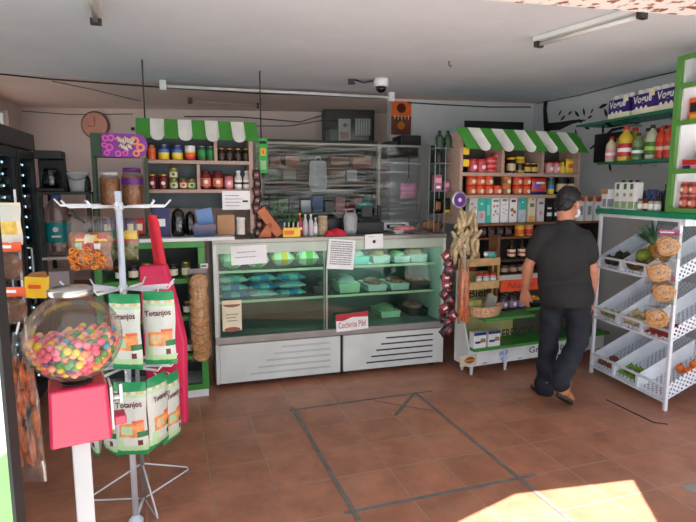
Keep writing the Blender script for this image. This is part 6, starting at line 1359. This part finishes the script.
# ============================================================ green shelf, glass shelves and their goods
zs = KT+.002
t = thing('green_shelf', 'long emerald green shelf board on top of the produce rack', 'shelf', Kr.w(0, 0, zs), Kr.yaw)
em = mat('emerald_paint', (20, 140, 100), .35); m = MB(); m.box(-.03, 1.25, -.02, .42, 0, .038, em); m.build('board', t, bev=.003)
m = MB(); m.box(.88, .9, .0, .4, -.05, -.001, rkm); m.build('bracket', t)
zt_ = zs+.039
kw_ = carton('kw', .075, .075, .215, paper, [(.1, .9, .05, .3, mat('leaf_print', (150, 180, 130))), (.3, .75, .75, .95, leafm)], dark, [(.5, .55, .24, mat('pale_leaf_print', (190, 206, 170))), (.5, .55, .12, leafm)])
kt_ = carton('kt', .075, .075, .16, paper, [(.2, .8, .1, .5, mat('grey_print', (150, 156, 160))), (0, 1, .75, 1, mat('tan_band', (206, 140, 90)))])
def rowk(yo, z, items, where, grp, py=212, U_=None):
    for i, it in enumerate(items): on(Kr, it[1], it[0], py, yo, z+.001, '%s, %s from the left %s' % (it[2], ORD[i], where), it[3], grp)
rowk(.05, zt_, [(607.5, kt_, 'white carton with tan band', 'carton'), (620.2, kw_, 'tall leafy white carton', 'carton'), (627.4, kw_, 'tall leafy white carton', 'carton'), (634, kw_, 'tall leafy white carton', 'carton')], 'on the emerald shelf', 'cartons on the emerald shelf')
sj = bottle('sjb', .028, .15, choc, navy, mat('label_tan', (190, 150, 120)), neck=.5, name='small_bottle'); sj2 = bottle('sjb2', .028, .16, mat('blue_glass', (40, 60, 110), .2), navy, paper, neck=.5, name='small_bottle', label2=blue); sj3 = jar('sjj', .026, .085, mat('pale_jar', (180, 170, 150), .3), dark, [paper], name='small_jar')
rowk(.13, zt_, [(643, sj, 'brown bottle with blue cap', 'bottle'), (648.5, sj2, 'blue bottle', 'bottle'), (654, sj2, 'blue bottle', 'bottle'), (659.5, sj, 'brown bottle with blue cap', 'bottle'), (665, bottle('sjb3', .03, .2, black, black, name='small_bottle'), 'tall black bottle', 'bottle')], 'in the emerald shelf rear row', 'rear bottles on the emerald shelf')
rowk(.05, zt_, [(640.5, sj3, 'small pale jar', 'jar'), (645.8, jar('sjj2', .026, .09, redglass, dark, [cream], name='small_jar'), 'small red jar', 'jar'), (651.3, sj3, 'small pale jar', 'jar'), (657, sj3, 'small pale jar', 'jar')], 'in the emerald shelf front row', 'front jars on the emerald shelf')
# green frame cabinet at the near end of the shelf
gx0 = Kr.x(665, 205, -.0); gz = [0, .33, .62, .87, 1.10]
t = thing('green_frame_shelf', 'tall light green framed open shelf at the right edge of the picture', 'shelf', Kr.w(gx0, -.0, zt_+.001), Kr.yaw)
GWd = .62; zr_ = [Kr.z(672+i*4, p, 0)-zt_ for i, p in enumerate((174, 126, 89))]; HT = Kr.z(684, 55, 0)-zt_
for x in (0, GWd-.03): m = MB(); m.box(x, x+.045, .0, .025, 0, HT, fgreen); m.build('post', t, bev=.002); m = MB(); m.box(x, x+.045, .275, .30, 0, HT, fgreen); m.build('post', t, bev=.002)
for z in [.0]+zr_+[HT-.033]:
    m = MB(); m.box(.045, GWd-.03, 0, .025, z, z+.032, fgreen); m.build('front_rail', t)
for z in zr_: m = MB(); m.box(.045, GWd-.03, .025, .275, z+.004, z+.02, white); m.build('shelf_board', t)
m = MB(); m.box(.0451, .06, .026, .274, .033, HT-.02, white); m.build('side_panel', t)
def gw(px, yo, k): return Kr.w(gx0, 0, 0)
rjk = jar('rjk', .034, .09, mat('red_salsa', (150, 60, 50), .3), mat('pinkish_lid', (206, 120, 110)), [mat('salmon_label', (206, 110, 90)), cream], name='salsa_jar')
for lay in range(2):
    for i in range(4): place('rjk', rjk[1], Kr.w(gx0+.11+.075*i, .06, zt_+.034+lay*.0925), Kr.yaw, 'red salsa jar in the green frame, %s of the %s layer' % (ORD[i], ['lower', 'upper'][lay]), 'jar', 'salsa jars in the green frame')
pkb = carton('pkb', .13, .08, .075, pinkp, [(.05, .95, .5, .95, red), (.1, .6, .1, .45, navy)], name='biscuit_pack')
for i in range(3): place('pkb', pkb[1], Kr.w(gx0+.15+.15*i, .07, zt_+zr_[0]+.0225), Kr.yaw, 'pink and red biscuit pack, %s from the left in the green frame' % ORD[i], 'packet', 'biscuit packs in the green frame')
abt = bottle('abt', .03, .2, amber, redglass, mat('tan_label', (190, 150, 100)), name='sauce_bottle')
for i in range(5): place('abt', abt[1], Kr.w(gx0+.10+.068*i, .17, zt_+zr_[0]+.0225), Kr.yaw, 'amber sauce bottle behind the biscuit packs, %s from the left' % ORD[i], 'bottle', 'amber bottles in the green frame')
obx = carton('obx', .1, .09, .16, orange, [(.1, .9, .4, .8, black), (.2, .8, .1, .3, yellow)], name='snack_box')
for i in range(3): place('obx', obx[1], Kr.w(gx0+.13+.13*i, .1, zt_+zr_[1]+.0225), Kr.yaw, 'orange and black snack box, %s from the left high in the green frame' % ORD[i], 'box', 'snack boxes in the green frame')
# glass shelves on the wall side
emg = clear('green_edge_glass', (120, 206, 180), .08, .05, .35, (40, 120, 100))
gl1 = Kr.z(640, 116.5, .14)
def glass_shelf(x0, x1, y0, y1, z, label, brk):
    t = thing('glass_shelf', label, 'shelf', Kr.w(0, 0, z), Kr.yaw); m = MB(); m.box(x0, x1, y0, y1, 0, .012, emg); m.build('glass_board', t)
    m = MB(); m.box(x0, x1, y0-.006, y0-.0005, -.004, .016, mat('green_edge', (30, 110, 84), .3)); m.build('front_edge', t)
    for x in brk: m = MB(); m.box(x, x+.01, y1-.06, y1+.1, -.02, -.001, grey); m.build('bracket', t)
    return z+.0125
g1 = glass_shelf(-.62, .70, .16, .50, 2.19, 'upper green-edged glass shelf carrying wrapped toilet paper on the right wall', (-.3, .2, .6))
g2 = glass_shelf(-.20, .72, .10, .42, Kr.z(640, 162, .12), 'lower green-edged glass shelf carrying drink bottles on the right wall', (0, .5))
vg = mat('vogue_purple', (54, 30, 110), .4); vy = mat('pale_yellow_wrap', (230, 226, 196), .4)
def tp():
    t = thing('toilet_paper_pack'); w, d, h = .248, .2, .2; wrp = mat('paper_wrap', (226, 220, 222), .4); m = MB()
    for i in range(3):
        for j in range(2):
            for k in range(2): m.lathe([(.012, 0), (.038, .002), (.0395, .01), (.0395, .09), (.038, .098), (.012, .0995)], wrp, 16, c=(-.08+.08*i, -.045+.09*j, .1*k), T=None)
    m.build('rolls', t)
    m = MB(); m.box(-w/2, w/2, -d/2, d/2, .05, .16, vg); m.box(-w/2-.0004, w/2+.0004, -d/2-.0004, d/2+.0004, .006, .046, vy); m.box(w*.22, w*.46, -d/2-.0012, -d/2-.0006, .13, .185, vy)
    for i in range(3): m.disc(-.07+.05*i, .05, .016, -d/2-.002, white, 10)
    b = m.build('wrapper', t, bev=.006)
    text('Vogue', w*.8, white, b, TF(-.01, -d/2-.003, .112, R(2)), height=.08, off=.03, shear=.1); return t
for i, px in enumerate((625.5, 650.5, 675.5)):
    z = g1; x = Kr.x(px, 110, .24); place('tp', tp, Kr.w(x, .27, z+.001), Kr.yaw, 'purple toilet paper pack, %s on the upper glass shelf' % ['leftmost', 'middle', 'rightmost, partly behind the green frame'][i], 'toilet paper', 'toilet paper packs on the glass shelf')
tp4 = place('tp', tp, Kr.w(gx0+.28, .15, zt_+zr_[2]+.023), Kr.yaw, 'purple toilet paper pack inside the green frame, on its upper board', 'toilet paper')
def soda(key, r, h, body, cap, l1, l2): return bottle(key, r, h, body, cap, l1, neck=.3, name='drink_bottle', label2=l2, sh=.68)
S1 = soda('so1', .045, .22, mat('pale_soda', (206, 200, 160), .15), red, pinkp, paper); S2 = soda('so2', .06, .29, oil, red, red, paper); S3 = soda('so3', .045, .22, mat('green_soda', (120, 140, 100), .15), dark, leafm, paper); S4 = soda('so4', .048, .27, mat('clear_soda', (180, 186, 160), .12), dark, leafm, mat('lime_label', (150, 200, 80))); S5 = soda('so5', .04, .25, sauce, red, red, mat('cream_label', (206, 190, 150), .5)); S6 = soda('so6', .04, .26, amber, red, mat('tan_label', (190, 150, 100)), cream)
for i, (px, kb, d_) in enumerate([(610.5, S1, 'pale soda bottle with pink label'), (624.5, S2, 'big yellow bottle with red label'), (637, S3, 'green soda bottle'), (650.5, S4, 'clear bottle with lime label'), (660, S5, 'red bottle'), (668, S5, 'red bottle')]):
    on(Kr, kb, px, 160, .17, g2+.001, '%s, %s in the front row on the lower glass shelf' % (d_, ORD[i]), 'bottle', 'front bottles on the glass shelf')
for i, (px, kb, d_) in enumerate([(617, S1, 'pale soda bottle with pink label'), (633.5, S2, 'yellow bottle with red cap'), (646, S4, 'clear bottle with dark cap'), (656, S6, 'amber bottle with red cap'), (664.5, S4, 'clear bottle with dark cap')]):
    on(Kr, kb, px, 159, .30, g2+.001, '%s, %s from the left in the rear row' % (d_, ORD[i]), 'bottle', 'rear bottles on the glass shelf')
# ============================================================ the man, seen from behind
skin = mat('skin', (184, 126, 100), .55, var=.06, ns=30); hairm = mat('black_hair', (20, 18, 18), .5, var=.3, ns=60, bump=.5); shirtm = mat('black_tee', (30, 31, 33), .85, var=.12, ns=10, bump=.15); jeansm = mat('dark_denim', (22, 27, 40), .8, var=.25, ns=14, bump=.1)
bootm = mat('tan_suede', (176, 118, 78), .75, var=.2, ns=20); solem = mat('dark_sole', (60, 46, 38), .7); maskm = mat('pale_mask', (206, 214, 220), .7)
def cone(bm, p, q, r0, r1, n=14):
    p, q = Vector(p), Vector(q); d = q-p; L_ = d.length
    if L_ > 1e-5:
        T = Matrix.Translation((p+q)/2)@d.to_track_quat('Z', 'Y').to_matrix().to_4x4(); bmesh.ops.create_cone(bm, cap_ends=True, segments=n, radius1=r0, radius2=r1, depth=L_, matrix=T)
    for c, r_ in ((p, r0), (q, r1)): bmesh.ops.create_uvsphere(bm, u_segments=n, v_segments=9, radius=r_, matrix=Matrix.Translation(c))
def ell(bm, c, sc, rot=None):
    T = Matrix.Translation(c)@(rot or Matrix.Identity(4))@Matrix.Diagonal((sc[0], sc[1], sc[2], 1)); bmesh.ops.create_uvsphere(bm, u_segments=22, v_segments=14, radius=1, matrix=T)
def fused(name, fill, voxel, mt, parent, smooth=6, label=None, disp=None):
    """fuse the volumes into one continuous skin"""
    bm = bmesh.new(); fill(bm); me = bpy.data.meshes.new('volume'); bm.to_mesh(me); bm.free(); o = bpy.data.objects.new('volume', me); COL.objects.link(o)
    r_ = o.modifiers.new('fuse', 'REMESH'); r_.mode = 'VOXEL'; r_.voxel_size = voxel; s = o.modifiers.new('relax', 'SMOOTH'); s.iterations = smooth; s.factor = .5
    bpy.context.view_layer.update(); dg = bpy.context.evaluated_depsgraph_get(); nm = bpy.data.meshes.new_from_object(o.evaluated_get(dg)); bpy.data.objects.remove(o)
    if disp:
        for v in nm.vertices: v.co += disp(v.co, v.normal)
    nm.name = name; nm.materials.clear(); nm.materials.append(mt); nm.polygons.foreach_set('use_smooth', [True]*len(nm.polygons)); ob = bpy.data.objects.new(name, nm); COL.objects.link(ob); ob.parent = parent
    if label: ob['label'] = label
    return ob
MX, MY = 1.55, 3.95
man = thing('person', 'person in black t-shirt, dark jeans and tan shoes, seen from behind, stepping towards the shelves', 'person', (MX, MY, 0))
J = lambda x, y, z: Vector((x-MX, y-MY, z))
neck = J(1.598, 3.93, 1.385); head = J(1.612, 3.955, 1.505)
shL, shR = J(1.425, 3.92, 1.285), J(1.72, 3.90, 1.265)
elL, elR = J(1.352, 3.985, 1.035), J(1.80, 3.90, 1.02)
wrL, wrR = J(1.375, 4.09, .835), J(1.845, 3.98, .80)
hipL, hipR = J(1.545, 3.97, .86), J(1.715, 3.95, .86)
knL, knR = J(1.56, 4.04, .46), J(1.745, 3.95, .47)
anL, anR = J(1.555, 4.08, .10), J(1.545, 3.72, .20)
HR = Matrix.Rotation(R(-56), 4, 'Z')@Matrix.Rotation(R(-14), 4, 'X')   # head turned to the right, looking a little down
def hd(x, y, z): return head+(HR@Vector((x, y, z)))
def hand(bm, w, d, side, out):
    """palm and five separate bent fingers hanging from wrist w along d"""
    d = Vector(d).normalized(); o = Vector(out).normalized(); f = d.cross(o).normalized()
    pc = w+d*.05
    for k, s in enumerate((-.03, -.01, .01, .03)): cone(bm, w+f*s*.6+d*.005, w+d*.085+f*s, .016, .0125, 10)
    for k, (s, l) in enumerate(((-.033, .062), (-.0115, .076), (.0105, .07), (.0315, .054))):
        a = w+d*.088+f*s; b_ = a+(d*.9-o*.22)*l*.5; c_ = b_+(d*.75-o*.6)*l*.35; e = c_+(d*.45-o*.85)*l*.28
        cone(bm, a, b_, .0098, .0092, 9); cone(bm, b_, c_, .0092, .0085, 9); cone(bm, c_, e, .0085, .007, 9)
    a = w+d*.025-f*.028; b_ = a+(d*.75-f*.5-o*.25)*.042; c_ = b_+(d*.9-f*.1-o*.35)*.034; cone(bm, a, b_, .0145, .011, 9); cone(bm, b_, c_, .011, .0085, 9)
def body(bm):
    ell(bm, hd(0, .004, .03), (.076, .097, .09), HR); ell(bm, hd(0, .03, -.045), (.058, .07, .068), HR); ell(bm, hd(0, .06, -.085), (.03, .03, .025), HR)
    cone(bm, hd(0, .098, -.0), hd(0, .118, -.035), .011, .016, 10)
    for s in (-1, 1):
        ell(bm, hd(s*.079, .0, -.012), (.011, .021, .033), HR@Matrix.Rotation(R(18*s), 4, 'Z')); ell(bm, hd(s*.03, .088, .02), (.016, .012, .008), HR); ell(bm, hd(s*.03, .092, .035), (.022, .01, .006), HR)
    ell(bm, hd(0, .1, -.065), (.024, .012, .009), HR)
    cone(bm, hd(0, -.02, -.06), neck+Vector((0, 0, -.03)), .056, .062); cone(bm, neck+Vector((0, 0, -.05)), (shL+shR)/2+Vector((0, .01, -.07)), .062, .085)
    ell(bm, (shL+shR)/2+Vector((0, .012, -.15)), (.145, .08, .18)); ell(bm, (hipL+hipR)/2+Vector((0, 0, .16)), (.135, .085, .2)); ell(bm, (hipL+hipR)/2+Vector((0, -.01, .0)), (.15, .1, .12))
    for sh, el, wr in ((shL, elL, wrL), (shR, elR, wrR)): cone(bm, sh, el, .048, .039); cone(bm, el, el.lerp(wr, .3), .041, .042); cone(bm, el.lerp(wr, .3), wr, .042, .026)
    hand(bm, wrL, (.05, .25, -1), -1, (-.5, -.4, 0)); hand(bm, wrR, (-.02, .12, -1), 1, (.9, -.2, 0))
    for hp, kn, an in ((hipL, knL, anL), (hipR, knR, anR)): cone(bm, hp, kn, .078, .05); cone(bm, kn, kn.lerp(an, .35), .046, .044); cone(bm, kn.lerp(an, .35), an, .044, .03)
fused('body', body, .006, skin, man, 3)
rn = random.Random(3)
def folds(k, f1, f2): return lambda c, n: n*(k*math.sin(c.z*f1+c.x*f2+2*math.sin(c.x*9))*math.sin(c.x*13+c.z*7+c.y*9))
def shirt(bm):
    m_ = (shL+shR)/2
    cone(bm, neck+Vector((0, .0, -.035)), m_+Vector((0, .0, -.06)), .07, .09)
    cone(bm, shL+Vector((.03, 0, -.02)), shR+Vector((-.03, 0, -.02)), .066, .066); cone(bm, neck+Vector((-.03, -.0, -.06)), shL+Vector((.01, 0, .0)), .05, .05); cone(bm, neck+Vector((.03, 0, -.06)), shR+Vector((-.01, 0, .0)), .05, .05)
    ell(bm, m_+Vector((.0, -.0, -.16)), (.19, .118, .22)); hc = (hipL+hipR)/2
    ell(bm, m_.lerp(hc, .35), (.195, .115, .22)); ell(bm, m_.lerp(hc, .6), (.195, .115, .22)); ell(bm, m_.lerp(hc, .8), (.195, .12, .2)); ell(bm, hc+Vector((.0, -.005, .06)), (.19, .128, .2)); ell(bm, hc+Vector((0, -.02, -.03)), (.2, .155, .17))
    for sh, el in ((shL, elL), (shR, elR)): cone(bm, sh, sh.lerp(el, .3), .06, .066); cone(bm, sh.lerp(el, .3), sh.lerp(el, .6), .066, .064)
so_ = fused('t_shirt', shirt, .009, shirtm, man, 5, disp=folds(.006, 22, 8))
# trim: flat hem and sleeve ends
hemz = .755
bm = bmesh.new(); bm.from_mesh(so_.data)
bmesh.ops.bisect_plane(bm, geom=bm.verts[:]+bm.edges[:]+bm.faces[:], plane_co=(0, 0, hemz), plane_no=(0.04, 0, -1), clear_outer=True)
bm.to_mesh(so_.data); bm.free(); sm_ = so_.modifiers.new('cloth_thickness', 'SOLIDIFY'); sm_.thickness = .004; sm_.offset = 1
def jeans(bm):
    hc = (hipL+hipR)/2; ell(bm, hc+Vector((0, -.008, .02)), (.178, .122, .12)); ell(bm, hc+Vector((-.06, -.05, -.03)), (.095, .085, .1)); ell(bm, hc+Vector((.065, -.05, -.03)), (.095, .085, .1))
    cone(bm, hipL, knL, .098, .076); cone(bm, knL, anL+Vector((0, 0, .0)), .076, .068); cone(bm, hipR, knR, .1, .079); cone(bm, knR, anR+Vector((0, .03, .05)), .079, .07); cone(bm, anL+Vector((0, 0, .0)), anL+Vector((0, -.01, -.05)), .072, .076); cone(bm, anR+Vector((0, .03, .05)), anR+Vector((0, .01, .02)), .07, .068)
fused('jeans', jeans, .009, jeansm, man, 4, disp=folds(.007, 40, 10))
def shoe(name, heel, toe, up):
    d = (toe-heel); L_ = d.length; d.normalize(); u = Vector(up).normalized(); u = (u-d*u.dot(d)).normalized(); s = d.cross(u)
    T = Matrix(((s.x, d.x, u.x, heel.x), (s.y, d.y, u.y, heel.y), (s.z, d.z, u.z, heel.z), (0, 0, 0, 1)))
    def up_(bm):
        P = lambda x, y, z: T@Vector((x, y, z)); R4 = T.to_3x3().to_4x4()
        ell(bm, P(0, L_*.22, .045), (.04, .07, .045), R4); ell(bm, P(0, L_*.66, .035), (.047, .1, .036), R4); ell(bm, P(0, L_*.42, .045), (.04, .09, .042), R4); cone(bm, P(0, L_*.16, .05), P(0, L_*.18, .105), .046, .048)
    o = fused(name, up_, .006, bootm, man, 4)
    m = MB(); n = 20; v = []
    for z in (-.001, .022):
        for k in range(n): a = 2*math.pi*k/n; y = L_*.5-.5*L_*math.cos(a)*1.02; w = (.038+.012*math.sin(min(1, y/L_)*2.4))*math.sin(a)*1.05; v.append(T@Vector((w, y, z)))
    m.add(v, [tuple(range(n))[::-1], tuple(range(n, 2*n))]+[(k, (k+1) % n, (k+1) % n+n, k+n) for k in range(n)], solem); sl_ = m.build('sole', o)
    return o
shoe('shoe', Vector((anL.x, anL.y-.065, .003)), Vector((anL.x-.02, anL.y+.195, .003)), (0, 0, 1))
shoe('shoe', Vector((anR.x-.03, anR.y-.02, .135)), Vector((anR.x+.13, anR.y+.15, .004)), (.35, .25, 1))
def hair(bm):
    ell(bm, hd(0, -.006, .042), (.083, .1, .087), HR); ell(bm, hd(0, -.05, -.01), (.072, .054, .07), HR)
fused('hair', hair, .006, hairm, man, 3, disp=lambda c, n: n*(.0025*math.sin(c.x*140+c.z*90)*math.sin(c.z*170)))
ho = [o for o in man.children if o.name.startswith('hair')][0]
bm = bmesh.new(); bm.from_mesh(ho.data); Hi = HR.inverted()
# open the hair at the face, around the ears and at the nape
def bald(c): q = Hi@(c-head); return (q.y > .055 and q.z < .075) or (q.y > -.015 and q.z < .02) or q.z < -.085 or (q.y > .02 and q.z < .04)
bmesh.ops.delete(bm, geom=[f for f in bm.faces if bald(f.calc_center_median())], context='FACES'); bm.to_mesh(ho.data); bm.free()
def mask_(bm): ell(bm, hd(0, .06, -.05), (.064, .066, .052), HR)
mo = fused('face_mask', mask_, .006, maskm, man, 3); bm = bmesh.new(); bm.from_mesh(mo.data)
bmesh.ops.delete(bm, geom=[f for f in bm.faces if (Hi@(f.calc_center_median()-head)).y < .045], context='FACES'); bm.to_mesh(mo.data); bm.free(); q = mo.modifiers.new('cloth_thickness', 'SOLIDIFY'); q.thickness = .002
m = MB()
for s in (-1, 1): m.tube([hd(s*.064, .05, -.03), hd(s*.079, .02, -.005), hd(s*.088, -.012, .005), hd(s*.09, -.022, -.012), hd(s*.078, .01, -.045), hd(s*.064, .05, -.07)], .0022, maskm, 5)
m.build('mask_strap', mo)
